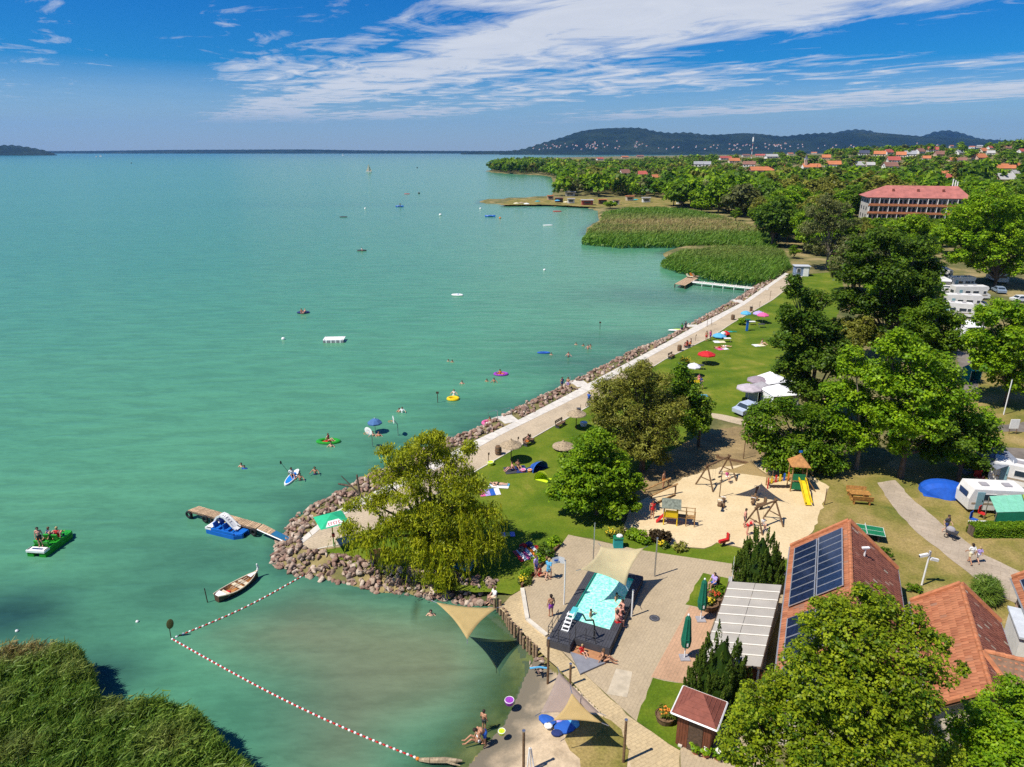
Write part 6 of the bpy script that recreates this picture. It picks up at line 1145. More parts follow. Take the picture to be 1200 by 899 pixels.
# beer-green parasol with the white panel at the stony point
t = thing('advert_parasol', 'green square parasol with a white lettered panel on the stony point', 'parasol', G(391.5, 641)); h = 2.8
MB().cyl((0, 0, -.1), (0, 0, h * .5), .045, n=8, mi=0).build('lower_pole', C['green'], t); MB().cyl((0, 0, h * .5), (0, 0, h - .1), .045, n=8).build('upper_pole', C['yellow'], t); MB().box((.02, -.03, 1.1), (.2, .2, .3)).build('red_tag', C['red'], t)
cv_ = paint('mint_green_cloth', (.02, .42, .20), .8); o = MB().add([(-1.15, -1.15, h - .32), (1.15, -1.15, h - .32), (1.15, 1.15, h - .32), (-1.15, 1.15, h - .32), (0, 0, h + .22)], [(0, 1, 4), (1, 2, 4), (2, 3, 4), (3, 0, 4)]).build('canopy', cv_, t); t.rotation_euler = (0, 0, R(30))
nn = Vector((0, -.54, 1.15)).normalized()
def on_face(x, s, off): p = Vector((x, -1.15 * (1 - s), h - .32 + .54 * s)); return p + Vector((0, -.425, .905)) * off
MB().add([on_face(-.75, .08, .012), on_face(.75, .08, .012), on_face(.42, .5, .012), on_face(-.42, .5, .012)], [(0, 1, 2, 3)]).build('white_panel', M_white, o)
mlet = MB()
for i, x in enumerate((-.48, -.28, -.08, .12, .32)):
    mlet.add([on_face(x, .16, .02), on_face(x + .05, .16, .02), on_face(x + .05, .36, .02), on_face(x, .36, .02)], [(0, 1, 2, 3)]); mlet.add([on_face(x + .05, .33, .02), on_face(x + .14, .33, .02), on_face(x + .14, .36, .02), on_face(x + .05, .36, .02)], [(0, 1, 2, 3)])
    if i % 2 == 0: mlet.add([on_face(x + .05, .16, .02), on_face(x + .14, .16, .02), on_face(x + .14, .19, .02), on_face(x + .05, .19, .02)], [(0, 1, 2, 3)])
mlet.build('panel_lettering', C['red'], o)
# ------------------------------------------------------------------ flower tubs and borders
def shrub(px, label, w, h, mat, seed, name='shrub', n=None, flower=None, z=LAND, parent=None, cat='shrub', loc=None, lf=(.22, .12)):
    r = np.random.default_rng(seed); L_ = [(r.normal(0, w * .22), r.normal(0, w * .18), h * r.uniform(.35, .6), h * r.uniform(.35, .5)) for _ in range(n or 4)]; V, T = crown_leaves(r, L_, .28, 9, .2, *lf); V[:, 2] = np.maximum(V[:, 2], .02)
    if parent is None:
        t = thing(name, label, cat, loc or G(*px, z)); link('leaves', quadmesh('leaves', V, T, mat), t); MB().cyl((0, 0, -.1), (0, 0, h * .5), .04, n=5).build('stem', M_bark, t)
    else: t = parent; link('leaves', quadmesh('leaves', V + np.array(loc), T, mat), t)
    if flower:
        k = MB()
        for _ in range(40): a = r.uniform(0, 6.28); q = r.uniform(0, w * .6); k.ell((q * math.cos(a) + (loc[0] if parent and loc else 0), q * math.sin(a) + (loc[1] if parent and loc else 0), h * r.uniform(.6, 1.05) + (loc[2] if parent and loc else 0)), (.06, .06, .05), 5, 3)
        tag(k.build('blossoms', flower, t), kind='stuff')
    return t
def tub(px, label, r, c, fl, seed, leaf='flower', h=.45):
    t = thing('flower_tub', label, 'flower tub', G(*px)); MB().lathe([(r * .8, 0), (r, h), (r * 1.04, h), (r * .94, h), (r * .9, h - .08), (.01, h - .08)], 18).build('tub', c, t); shrub(None, None, r * 1.0, .4, LF[leaf], seed, flower=fl, parent=t, loc=(0, 0, h - .1)); return t
M_fy, M_fr, M_fw, M_fo = paint('yellow_petals', (.75, .55, .02), .8), paint('red_petals', (.55, .06, .02), .8), paint('white_petals', (.75, .73, .65), .8), paint('orange_petals', (.70, .25, .03), .8)
tub((837, 705), 'dark tub with red flowers beside the closed umbrella', .62, C['dwood'], M_fr, 1, h=.5); tub((830, 713), 'dark tub with yellow flowers under the closed umbrella', .68, C['dwood'], M_fy, 2, h=.5); tub((779, 845), 'round tub of orange-leaved plants on the small lawn', .55, C['dwood'], M_fo, 3)
for k, (u, v, lb) in enumerate(((815, 882, 'left terracotta pot of grasses before the kiosk'), (827, 886, 'middle terracotta pot of green plants before the kiosk'), (841, 889, 'right terracotta pot with white flowers before the kiosk'))): tub((u, v), lb, .24, C['terra'], M_fw if k else None, 5 + k, 'bright', .32)
for k, (u, v, w, h, m, lb) in enumerate(((741, 631, .6, 1.0, 'bright', 'bright yucca-like plant at the left of the flower border'), (752, 634, .7, 1.1, 'bright', 'tall bright green plant in the flower border'), (769, 634, .7, 1.0, 'copper', 'purple-brown shrub in the flower border'), (781, 636, .8, 1.0, 'copper', 'wider purple-brown shrub in the flower border'), (797, 645, 1.0, .8, 'olive', 'low brown bush at the end of the border'), (776, 641, .6, .5, 'flower', 'yellow-flowering cushion in the border'), (715, 629, .7, .6, 'flower', 'yellow-green plant by the teal litter bin'), (728, 627, .6, .6, 'olive', 'orange-tinged plant near the teal litter bin'), (649, 640, .9, .8, 'bright', 'bright lime shrub at the head of the rusty planter'), (640, 650, .9, .9, 'dark', 'dark shrub in the rusty planter'), (630, 660, .9, .8, 'bright', 'light green shrub in the middle of the rusty planter'), (618, 676, .8, .7, 'green', 'small green shrub at the low end of the planter'), (613, 684, .6, .6, 'flower', 'yellow-green clump at the end of the planter'), (846, 700, .7, .8, 'green', 'green bush behind the red flower tub'), (1155, 703, 2.4, 1.6, 'reed', 'big grassy clump on the dry lawn at right'), (1030, 652, 1.2, .8, 'dark', 'low dark shrub between the roof and the lamp post'), (1072, 693, .7, .5, 'green', 'small tuft near the foot of the lamp post'), (803, 427, 1.4, 1.1, 'flower', 'yellow-flowering shrub left of the red parasol'), (868, 381, .9, 1.4, 'bright', 'young yellow-green shrub by the far blue parasol'))):
    shrub((u, v), lb, w, h, LF[m], 300 + k, 'garden_shrub', flower=M_fy if m == 'flower' else None, lf=(1.0, .06) if k == 14 else (.22, .12))
pl = thing('rusty_planter', 'rust-brown planter edge along the left side of the plaza', 'planter', G(633, 663)); a, b = G(611, 689) - pl.location, G(655, 641) - pl.location; d = b - a; MB().box((a + b) / 2 + Vector((0, 0, .12)), (d.length, .12, .32), math.atan2(d.y, d.x)).build('edge_board', paint('rust_steel', (.16, .06, .03), .85), pl); MB().box((a + b) / 2 + Vector((0, 0, .285)), (d.length, .16, .03), math.atan2(d.y, d.x)).build('top_rail', C['dwood'], pl)
t = thing('teal_bin', 'teal litter container with bags on top at the plaza edge', 'bin', G(724, 641)); MB().box((0, 0, .42), (.75, .55, .84), top=.94).build('body', C['teal'], t); MB().box((0, 0, .88), (.8, .6, .08)).build('lid', C['dgreen'], t); MB().ell((.1, 0, 1.02), (.28, .2, .16), 8, 5).build('bag', M_white, t)
t = thing('manhole_cover', 'round dark manhole cover in the plaza paving', 'manhole cover', G(767, 724.5, LAND + .04)); MB().lathe([(.36, 0), (.36, .012), (.33, .014), (.0, .014)], 20).build('plate', C['char'], t); MB().torus((0, 0, .014), .24, .012, 18, 4).build('ring', C['ramp'], t)
t = thing('surfboard_sign', 'tall white board leaning upright between the canopy and the conifer', 'board', G(857.5, 682), R(70)); MB().prism([(-.28, 0), (.28, 0), (.26, .03), (-.26, .03)], 0, 1.9).build('board', M_white, t); MB().box((0, .1, .12), (.7, .3, .2)).build('foot', C['grey'], t); MB().ell((0, .015, 1.9), (.27, .02, .28), 12, 6, z0=0).build('rounded_top', M_white, t)
def lamp_post():
    t = thing('camera_post', 'white post with two angled camera heads on the dry lawn', 'lamp post', G(1080, 686)); MB().cyl((0, 0, -.1), (.08, 0, 2.9), .07, .06, 10).build('post', M_white, t)
    for s, z in ((-1, 2.55), (1, 2.2)): MB().box((.08 + s * .42, 0, z), (.6, .16, .2), rot=Euler((0, s * .25, 0)).to_matrix()).build('camera_head', M_white, t); MB().box((.08 + s * .70, 0, z - s * 0 - .07), (.06, .12, .14)).build('lens', M_black, t)
    MB().box((.08, 0, 2.7), (.12, .12, .4)).build('top_box', C['grey'], t)
lamp_post()
def log():
    t = thing('beached_log', 'bleached driftwood log lying in the shallows at the end of the float line', 'log', G(515, 894, .1), R(-4)); MB().tube([(-1.1, .1, .02), (-.5, 0, .12), (.3, .05, .14), (.9, .1, .1), (1.2, .16, .06)], [.10, .15, .16, .11, .05], 8).build('stem', pm('driftwood', (.42, .32, .20), .9, .3, 6), t); MB().tube([(.2, .05, .15), (.7, -.15, .16), (1.15, -.18, .1)], [.09, .06, .02], 6).build('branch', MATS['driftwood'], t); MB().ell((-1.2, .12, .06), (.12, .1, .1), 8, 5).build('float_end', C['orange'], t)
log()
# ------------------------------------------------------------------ people: one continuous body per pose, grown from tapered limbs
def limb_pose(pose):
    V3 = Vector; J = dict(pel=V3((0, 0, .93)), che=V3((0, .01, 1.28)), nck=V3((0, .0, 1.47)), hed=V3((0, -.015, 1.62)))
    J['hip'] = [V3((s * .09, 0, .90)) for s in (-1, 1)]; J['kne'] = [V3((s * .10, -.03, .49)) for s in (-1, 1)]; J['ank'] = [V3((s * .105, .03, .09)) for s in (-1, 1)]
    J['sho'] = [V3((s * .18, .01, 1.41)) for s in (-1, 1)]; J['elb'] = [V3((s * .25, .03, 1.14)) for s in (-1, 1)]; J['wri'] = [V3((s * .26, -.06, .90)) for s in (-1, 1)]; J['toe'] = [V3((s * .13, -.14, .04)) for s in (-1, 1)]; hd = [V3((0, -.15, -1)) for _ in (0, 1)]
    if pose == 'walk':
        J['kne'] = [V3((-.10, -.20, .52)), V3((.10, .06, .49))]; J['ank'] = [V3((-.10, -.16, .12)), V3((.10, .34, .16))]; J['toe'] = [V3((-.11, -.33, .07)), V3((.11, .26, .03))]; J['elb'] = [V3((-.24, .18, 1.16)), V3((.24, -.08, 1.15))]; J['wri'] = [V3((-.25, .10, .92)), V3((.24, -.28, 1.0))]
    if pose in ('sit', 'ground'):
        dz = -.45 if pose == 'sit' else -.80
        for k in ('pel', 'che', 'nck', 'hed'): J[k] = J[k] + V3((0, .02, dz))
        for k in ('hip', 'sho'): J[k] = [p + V3((0, .02, dz)) for p in J[k]]
        if pose == 'sit': J['kne'] = [V3((s * .12, -.42, .48)) for s in (-1, 1)]; J['ank'] = [V3((s * .12, -.40, .08)) for s in (-1, 1)]; J['toe'] = [V3((s * .13, -.58, .04)) for s in (-1, 1)]; J['elb'] = [V3((s * .24, -.10, .72)) for s in (-1, 1)]; J['wri'] = [V3((s * .16, -.32, .58)) for s in (-1, 1)]; hd = [V3((0, -1, -.2))] * 2
        else: J['kne'] = [V3((s * .14, -.38, .36)) for s in (-1, 1)]; J['ank'] = [V3((s * .12, -.72, .08)) for s in (-1, 1)]; J['toe'] = [V3((s * .13, -.88, .10)) for s in (-1, 1)]; J['elb'] = [V3((s * .26, .16, .36)) for s in (-1, 1)]; J['wri'] = [V3((s * .27, .28, .10)) for s in (-1, 1)]; hd = [V3((0, .8, -.5))] * 2
    if pose == 'lie':
        rot = Matrix.Rotation(R(-90), 3, 'X'); f = lambda p: rot @ p + V3((0, -.85, .13))
        J = {k: ([f(p) for p in v] if isinstance(v, list) else f(v)) for k, v in J.items()}; J['elb'] = [V3((s * .36, .22, .10)) for s in (-1, 1)]; J['wri'] = [V3((s * .30, .46, .08)) for s in (-1, 1)]; J['toe'] = [J['ank'][i] + V3((.03 * (i * 2 - 1), -.05, .15)) for i in (0, 1)]; hd = [V3((0, 1, 0))] * 2
    if pose == 'wade': J['elb'] = [V3((s * .38, -.06, 1.22)) for s in (-1, 1)]; J['wri'] = [V3((s * .46, -.26, 1.14)) for s in (-1, 1)]; hd = [V3((s * .3, -1, -.1)) for s in (-1, 1)]
    if pose == 'bend':
        J['che'] = V3((0, -.22, 1.16)); J['nck'] = V3((0, -.38, 1.24)); J['hed'] = V3((0, -.52, 1.28)); J['sho'] = [V3((s * .18, -.34, 1.20)) for s in (-1, 1)]; J['elb'] = [V3((s * .22, -.42, .93)) for s in (-1, 1)]; J['wri'] = [V3((s * .18, -.52, .70)) for s in (-1, 1)]
    return J, hd
def bones_of(pose):
    J, hd = limb_pose(pose); up = (J['hed'] - J['nck']).normalized(); fw = Vector((0, 0, 1)) if pose == 'lie' else (Vector((0, -1, 0)) if pose != 'bend' else Vector((0, -.6, -.8))); B = []
    def b(a, c, r0, r1, tg): B.append((a, c, r0, r1, tg))
    b(J['pel'] + Vector((-.06, 0, 0)), J['pel'] + Vector((.06, 0, 0)), .125, .125, 'hip'); b(J['pel'], J['che'], .12, .135, 'torso'); b(J['che'] + Vector((-.07, 0, 0)), J['che'] + Vector((.07, 0, 0)), .12, .12, 'chest'); b(J['sho'][0], J['sho'][1], .07, .07, 'chest'); b(J['nck'], J['hed'], .055, .055, 'neck')
    b(J['hed'] - up * .035, J['hed'] + up * .045, .078, .098, 'head'); b(J['hed'] + fw * .095 - up * .01, J['hed'] + fw * .085 + up * .02, .018, .012, 'head')
    for i, s in ((0, -1), (1, 1)):
        b(J['hed'] + Vector((s * .095, 0, 0)), J['hed'] + Vector((s * .10, 0, 0)) + up * .03, .018, .018, 'head')
        b(J['hip'][i], J['kne'][i], .088, .058, 'thigh'); b(J['kne'][i], J['ank'][i], .060, .038, 'calf'); b(J['ank'][i], J['toe'][i], .042, .032, 'foot'); b(J['sho'][i], J['elb'][i], .055, .040, 'uarm'); b(J['elb'][i], J['wri'][i], .040, .028, 'farm')
        d = hd[i].normalized(); side = d.cross(Vector((0, 1, .3))).normalized() if abs(d.y) < .9 else Vector((1, 0, 0)); pm_ = J['wri'][i] + d * .085; b(J['wri'][i], pm_, .030, .036, 'hand'); w2 = side.cross(d).normalized()
        for k, ln in enumerate((.070, .085, .080, .060)):
            o = w2 * ((k - 1.5) * .023); m = pm_ + o + d * ln * .55; b(pm_ + o * .8, m, .0125, .0115, 'hand'); b(m, m + (d * .8 - side * s * .35 * (1 + .2 * k)).normalized() * ln * .5, .0115, .0095, 'hand')
        b(J['wri'][i] + d * .03 + w2 * -.03, J['wri'][i] + d * .085 - w2 * .068, .014, .011, 'hand')
    return B, J, up, fw
SKIN = [pm('skin_fair', (.62, .36, .24), .6, .08, 5), pm('skin_tanned', (.46, .23, .13), .6, .08, 5), pm('skin_pink', (.62, .30, .22), .6, .08, 5)]; HAIR = [pm('hair_dark', (.03, .018, .012), .7, .2, 9), pm('hair_brown', (.12, .065, .03), .7, .2, 9), pm('hair_blond', (.45, .32, .14), .7, .2, 9)]; M_eye = pm('eye_dark', (.02, .015, .015), .3, 0, 3)
BODY = {}
def body(pose):
    if pose in BODY: return BODY[pose]
    B, J, up, fw = bones_of(pose); mb = MB()
    for a, c, r0, r1, tg in B:
        n = 8 if r0 < .03 else 12; mb.ell(a, (r0,) * 3, n, 8); mb.ell(c, (r1,) * 3, n, 8); mb.cyl(a, c, r0 * .995, r1 * .995, n)
    tmp = mb.build('body_form', SKIN[0]); md = tmp.modifiers.new('union', 'REMESH'); md.mode = 'VOXEL'; md.voxel_size = .0175; sm = tmp.modifiers.new('soften', 'SMOOTH'); sm.factor = .5; sm.iterations = 2
    dg = bpy.context.evaluated_depsgraph_get(); me = bpy.data.meshes.new_from_object(tmp.evaluated_get(dg)); bpy.data.objects.remove(tmp); n = len(me.vertices); V = np.empty(n * 3, np.float32); me.vertices.foreach_get('co', V); V = V.reshape(-1, 3); N = np.empty(n * 3, np.float32); me.vertices.foreach_get('normal', N); N = N.reshape(-1, 3)
    F_ = [tuple(p.vertices) for p in me.polygons]; ct = np.array([p.center[:] for p in me.polygons]); best = np.full(len(ct), 9.); tag_ = np.zeros(len(ct), int); tt = np.zeros(len(ct)); names = ['hip', 'torso', 'chest', 'neck', 'head', 'thigh', 'calf', 'foot', 'uarm', 'farm', 'hand']
    for a, c, r0, r1, tg in B:
        a, c = np.array(a), np.array(c); e = c - a; t = np.clip((ct - a) @ e / max(e @ e, 1e-9), 0, 1); d = np.linalg.norm(ct - a - t[:, None] * e, axis=1) - (r0 + (r1 - r0) * t); k = d < best; best[k] = d[k]; tag_[k] = names.index(tg); tt[k] = t[k]
    is_ = lambda *ns: np.isin(tag_, [names.index(x) for x in ns]); hd_ = np.array(J['hed']); rel = ct - hd_; hair = is_('head') & ((rel @ np.array(up) > .045) | (rel @ np.array(fw) < -.015)) & (rel @ np.array(fw) < .075)
    def piece(mask, off, nm):
        fs = [F_[i] for i in np.nonzero(mask)[0]]; ids = sorted({v for f in fs for v in f}); mp = {v: i for i, v in enumerate(ids)}; m2 = bpy.data.meshes.new(nm); m2.from_pydata((V[ids] + N[ids] * off).tolist(), [], [[mp[v] for v in f] for f in fs]); m2.materials.append(M_white); m2.polygons.foreach_set('use_smooth', [True] * len(m2.polygons)); m2.update(); return m2
    eyes = np.zeros(len(ct), bool)
    sd = np.cross(np.array(up), np.array(fw))
    for s in (-1, 1): eyes |= np.linalg.norm(ct - (hd_ + np.array(fw) * .085 + sd * s * .035 + np.array(up) * .012), axis=1) < .02
    eyes |= np.linalg.norm(ct - (hd_ + np.array(fw) * .085 - np.array(up) * .048), axis=1) < .018
    me.materials.clear(); me.materials.append(SKIN[0]); me.materials.append(M_eye); me.polygons.foreach_set('material_index', np.where(eyes & ~hair, 1, 0).astype(np.int32)); me.polygons.foreach_set('use_smooth', [True] * len(me.polygons))
    lowt = is_('torso') & (tt < .35); P_ = dict(hair=piece(hair, .018, 'hair'), swim_shorts=piece(is_('hip') | lowt | (is_('thigh') & (tt < .6)), .014, 'swim_shorts'), bikini_bottom=piece(is_('hip') | (is_('thigh') & (tt < .12)), .008, 'bikini_bottom'), bikini_top=piece(is_('chest') & (np.abs(ct @ np.array(up if pose != 'bend' else (0, -.8, .6)) - np.array(J['che']) @ np.array(up if pose != 'bend' else (0, -.8, .6))) < .10), .012, 'bikini_top'), shirt=piece(is_('torso', 'chest') | (is_('uarm') & (tt < .7)), .018, 'shirt'), swimsuit=piece(is_('hip', 'torso') | (is_('chest') & (tt > .05)), .008, 'swimsuit'))
    BODY[pose] = (me, P_); return BODY[pose]
def person(label, at, pose, rz=0, wear=(('swim_shorts', 'navy'),), skin=0, hair=0, s=1.0, group=None):
    me, P_ = body(pose); o = tag(link('person', me, None, at, rz), label, 'person', group); o.scale = (s, s, s); o.material_slots[0].link = 'OBJECT'; o.material_slots[0].material = SKIN[skin]
    for nm, mt in (('hair', HAIR[hair]),) + tuple((a, C[b] if isinstance(b, str) else b) for a, b in wear):
        c = link(nm, P_[nm], o); c.material_slots[0].link = 'OBJECT'; c.material_slots[0].material = mt
    return o
BK = lambda c: (('bikini_bottom', c), ('bikini_top', c)); SH = lambda c: (('swim_shorts', c),); DR = lambda a, b: (('shirt', a), ('swim_shorts', b)); SW = lambda c: (('swimsuit', c),)
def wader(px, d, label, wear=SH('navy'), skin=0, hair=0, rz=0.0, pose='wade', s=1.0): return person(label, G(*px, 0) + Vector((0, 0, -d)), pose, rz, wear, skin, hair, s)
# bathers in the lake
for a in (((283, 547), 1.3, 'bather with only head and shoulders out, the upper of the pair off the jetty'), ((286.5, 549.5), 1.35, 'bather in blue, the lower of the pair off the jetty', DR('royal', 'navy')), ((352, 563), .95, 'dark-haired bather holding the side of the paddleboard', SH('char'), 1), ((369.5, 556), .9, 'bather standing waist deep right of the paddleboard', SH('navy'), 1), ((388, 523.5), 1.2, 'bather pushing the green dinghy from behind'), ((437, 511), 1.15, 'bather under the blue parasol in the lake'), ((444, 511), 1.2, 'second bather beside the blue parasol pole in the lake', BK('orange'), 2, 1), ((468, 482.5), 1.25, 'dark-haired bather left of the one in white', SH('navy'), 1), ((471.5, 483.5), 1.0, 'bather in a white shirt in the water', DR('white', 'navy')), ((532, 465), .7, 'bather seated on the yellow ring', SW('white'), 0, 1), ((541.5, 450), 1.25, 'bather raising an arm above the yellow ring', SH('lime')), ((525.5, 423.5), 1.4, 'left bather of the far pair in open water'), ((530, 424.5), 1.35, 'right bather of the far pair in open water', SH('navy'), 1), ((570.5, 447), 1.35, 'lone bather left of the one below the purple ring', SH('red'), 1), ((579, 448), 1.1, 'bather standing just below the purple inflatable', SH('navy'), 1), ((586, 440), .8, 'bather lying in the purple and orange inflatable', SW('orange'), 1), ((646, 416), 1.35, 'bather right of the blue airbed'), ((666, 418.5), .9, 'bather chest deep off the far promenade', SH('char'), 2), ((675, 404), 1.35, 'first bather of the far row of four'), ((683.5, 405.5), 1.35, 'second bather of the far row of four', SH('navy'), 1), ((689, 409), 1.0, 'third, nearest bather of the far row of four', SH('red'), 2), ((692, 406), 1.35, 'last bather of the far row of four', SH('navy'), 1), ((505, 721), 1.3, 'child with a blue cap bathing under the cove sail', SH('royal'), 0), ((574, 496), .9, 'bather inside the pink and white ring', SH('black'), 1)): wader(a[0], a[1], a[2], *(a[3:]))
p = G(342, 558, .095); person('paddler in white kneeling on the paddleboard', p, 'ground', R(30), DR('white', 'black'), 1, 0); t = thing('paddle', 'paddle held up by the kneeling paddler', 'paddle', p); MB().cyl((-.2, 0, .3), (-1.1, .5, 1.2), .02, n=6).build('shaft', M_black, t); MB().ell((-1.15, .53, 1.25), (.1, .05, .2), 8, 5).build('blade', M_black, t)
person('person in red lying in the green dinghy', G(385, 517, .12), 'ground', R(70), SW('red'), 0, 1); person('rower in the dark dinghy far out', G(424, 293.5, .15), 'ground', .3, DR('white', 'navy')); person('left person in the dark dinghy by the white raft', G(353.5, 367, .1), 'ground', .3, SH('red'), 1); person('right person in the dark dinghy by the white raft', G(357.5, 367, .1), 'ground', -.4, SH('navy'), 0, 2); person('person standing on the blue floating platform', G(469, 242.5, .5), 'stand', .4, SH('char'), 1, 0, 1.25)
# crew of the green pedal boat
q = lambda x, y, z: pb.matrix_basis @ Vector((x, y, z))
pb.matrix_basis = pb.matrix_basis
MW = Matrix.Translation(pb.location) @ Matrix.Rotation(R(84), 4, 'Z')
person('shirtless man in black shorts standing on the green pedal boat', MW @ Vector((-1.1, .0, .60)), 'stand', R(20), SH('black'), 2, 0); person('child in an orange life vest on the green pedal boat', MW @ Vector((-.7, .42, .60)), 'ground', R(170), (('shirt', 'orange'), ('swim_shorts', 'yellow')), 1, 0, .8); person('rear passenger in dark swimwear on the green pedal boat', MW @ Vector((.25, .3, .60)), 'ground', R(150), SW('navy'), 0, 1); person('seated passenger in red on the green pedal boat', MW @ Vector((.35, -.36, .60)), 'ground', R(190), SW('red'), 2, 2)
# promenade and boulders
gp = lambda u, v, z=.05: G(u, v) + Vector((0, 0, z))
person('bather in a swimsuit standing on the boulders, left of the pair', gp(658.5, 457), 'stand', .3, SW('navy'), 1, 0); person('tanned bather on the boulders, right of the pair', gp(665.5, 457), 'stand', -.3, SH('lilac'), 1); person('cyclist in a blue top riding along the promenade', G(690, 475) + Vector((0, 0, .45)), 'sit', LA + R(90), DR('royal', 'char'), 0, 0); person('reddish sunbather leaning on the promenade bench', gp(619, 522), 'sit', LA + R(180), SH('orange'), 2, 1); person('left person on the bench before the red parasol', gp(804.5, 408), 'sit', LA + R(180), SW('red'), 2); person('right person on the bench before the red parasol', gp(809, 406), 'sit', LA + R(180), SH('orange'), 2, 1); person('person in pink near the sky-blue parasol', gp(832, 399), 'stand', .5, DR('pink', 'purple'), 0, 1); person('person at the lawn edge left of the one in pink', gp(827.5, 400), 'stand', 0, SH('red'), 1); person('paddler in dark clothes standing by the canoe', gp(803, 386, -.3), 'stand', .4, DR('char', 'char')); person('second paddler bending near the canoe', gp(799, 387, -.5), 'stand', .2, DR('green', 'navy'), 1)
def bicycle():
    t = thing('bicycle', 'bicycle ridden along the promenade by the blue cyclist', 'bicycle', gp(690, 475.5), LA); rot = Matrix.Rotation(R(90), 3, 'X')
    for x in (-.52, .52): w = MB().torus((x, 0, .33), .31, .025, 18, 6, rot=rot).build('wheel', M_black, t); MB().cyl((x - .3, 0, .33), (x + .3, 0, .33), .006, n=4).cyl((x, 0, .03), (x, 0, .63), .006, n=4).build('spokes', M_steel, w)
    MB().tube([(-.52, 0, .33), (0, 0, .30), (.38, 0, .75), (-.18, 0, .78), (-.52, 0, .33)], .022, 6).tube([(0, 0, .30), (-.22, 0, .92)], .022, 6).tube([(.52, 0, .33), (.36, 0, .95)], .022, 6).build('frame', C['royal'], t); MB().box((-.22, 0, .93), (.25, .14, .05)).build('saddle', M_black, t); MB().cyl((.36, -.25, .97), (.36, .25, .97), .016, n=6).build('handlebar', M_black, t)
bicycle()
t = thing('canoe', 'white canoe at the lake edge by the canoe steps', 'canoe', G(798, 388, .1), R(-5)); MB().ell((0, 0, .12), (2.4, .36, .26), 16, 6).build('hull', M_white, t); MB().ell((0, 0, .30), (1.6, .24, .1), 14, 4).build('cockpit', C['lime'], t)
# towels, blankets and lawn people
def towel(px, label, w, d, mats, rz=0, name='towel', z=.03):
    t = thing(name, label, name, gp(*px, z), rz); n = len(mats); g = 4
    for i, m in enumerate(mats):
        mb = MB(); x0, x1 = -w / 2 + w * i / n, -w / 2 + w * (i + 1) / n - .004; V = [(x0 + (x1 - x0) * a / g, -d / 2 + d * b / g, .018 + rnd.uniform(0, .03)) for b in range(g + 1) for a in range(g + 1)]; mb.add(V, [(b * (g + 1) + a, b * (g + 1) + a + 1, (b + 1) * (g + 1) + a + 1, (b + 1) * (g + 1) + a) for a in range(g) for b in range(g)]); mb.add([(x0, -d / 2, 0), (x1, -d / 2, 0), (x1, d / 2, 0), (x0, d / 2, 0)], [(0, 1, 2, 3)]); mb.build('stripe' if n > 1 else 'cloth', C[m], t)
    return t
towel((574, 577.5), 'pink, blue and white beach blanket on the lawn', 1.9, 1.3, ('pink', 'lilac', 'royal', 'white'), .2, 'blanket'); towel((585, 569.5), 'blue and white towel under a lying sunbather', 1.0, 1.9, ('white', 'sky'), R(80)); person('sunbather lying on the blue and white towel', gp(585, 569, .06), 'lie', R(80), BK('black'), 0, 0); towel((595, 627), 'lilac towel on the shaded lawn', 1.2, .7, ('lilac', 'yellow', 'lilac'), .1)
towel((620, 649), 'large red and white striped picnic blanket by the planter', 2.2, 1.6, ('red', 'white', 'pink', 'white', 'orange', 'white', 'red'), R(25), 'blanket')
for k, (u, v, c, lb) in enumerate(((613, 643, 'red', 'red beach bag on the striped blanket'), (620, 641, 'navy', 'navy beach bag on the striped blanket'), (611, 647, 'char', 'dark rucksack at the edge of the striped blanket'))): t = thing('beach_bag', lb, 'bag', gp(u, v, .08)); MB().ell((0, 0, .18), (.32, .2, .22), 10, 6).build('body', C[c], t); MB().torus((0, 0, .32), .14, .018, 12, 5, rot=Matrix.Rotation(R(90), 3, 'X')).build('handle', C[c], t)
towel((604, 551), 'dark blanket under the straw parasol', 2.2, 1.6, ('char', 'navy'), .2, 'blanket'); person('person sitting on the dark blanket under the straw parasol', gp(607, 549, .06), 'ground', .4, SH('char'), 1); person('second person on the dark blanket, leaning by the pole', gp(600, 552, .06), 'ground', -1.2, SH('navy'), 2)
def tent(px, label, w, d, h, mat, rz=0, kind='beach_tent', trim=None):
    t = thing(kind, label, 'tent', gp(*px, .02), rz); n = 10; V, F_ = [], []
    for i in range(n + 1):
        a = math.pi * i / n
        for j in range(7): b = -1 + j / 3; k = math.sqrt(max(0, 1 - abs(b) ** 2.4)) if kind != 'beach_tent' else max(.05, (1 - (b + 1) / 2) ** .6); V.append((math.cos(a) * w / 2 * max(k, .12), b * d / 2, math.sin(a) ** .8 * h * k))
    for i in range(n):
        for j in range(6): F_.append((i * 7 + j, i * 7 + j + 1, (i + 1) * 7 + j + 1, (i + 1) * 7 + j))
    MB().add(V, F_).build('canopy', mat, t, smooth=False); MB().box((0, 0, .01), (w * .9, d * .9, .02)).build('groundsheet', trim or C['navy'], t)
    MB().tube([(math.cos(math.pi * i / 8) * w * .5, -d * .28 if kind == 'beach_tent' else 0, math.sin(math.pi * i / 8) * h * 1.01) for i in range(9)], .02, 5).build('tent_pole', trim or C['navy'], t); return t
tent((628, 549), 'blue pop-up beach tent beside the straw parasol', 2.0, 1.4, 1.0, C['royal'], R(40)); tent((637, 562), 'lime-yellow beach tent half hidden by the round tree', 1.5, 1.1, 1.0, C['lime'], R(-30), trim=C['lime']); tent((1106, 578), 'bright blue camping tent on the dry grass by the caravan', 4.2, 3.0, 1.25, paint('tent_blue', (.008, .085, .45), .7), R(-20), 'camping_tent', C['royal'])
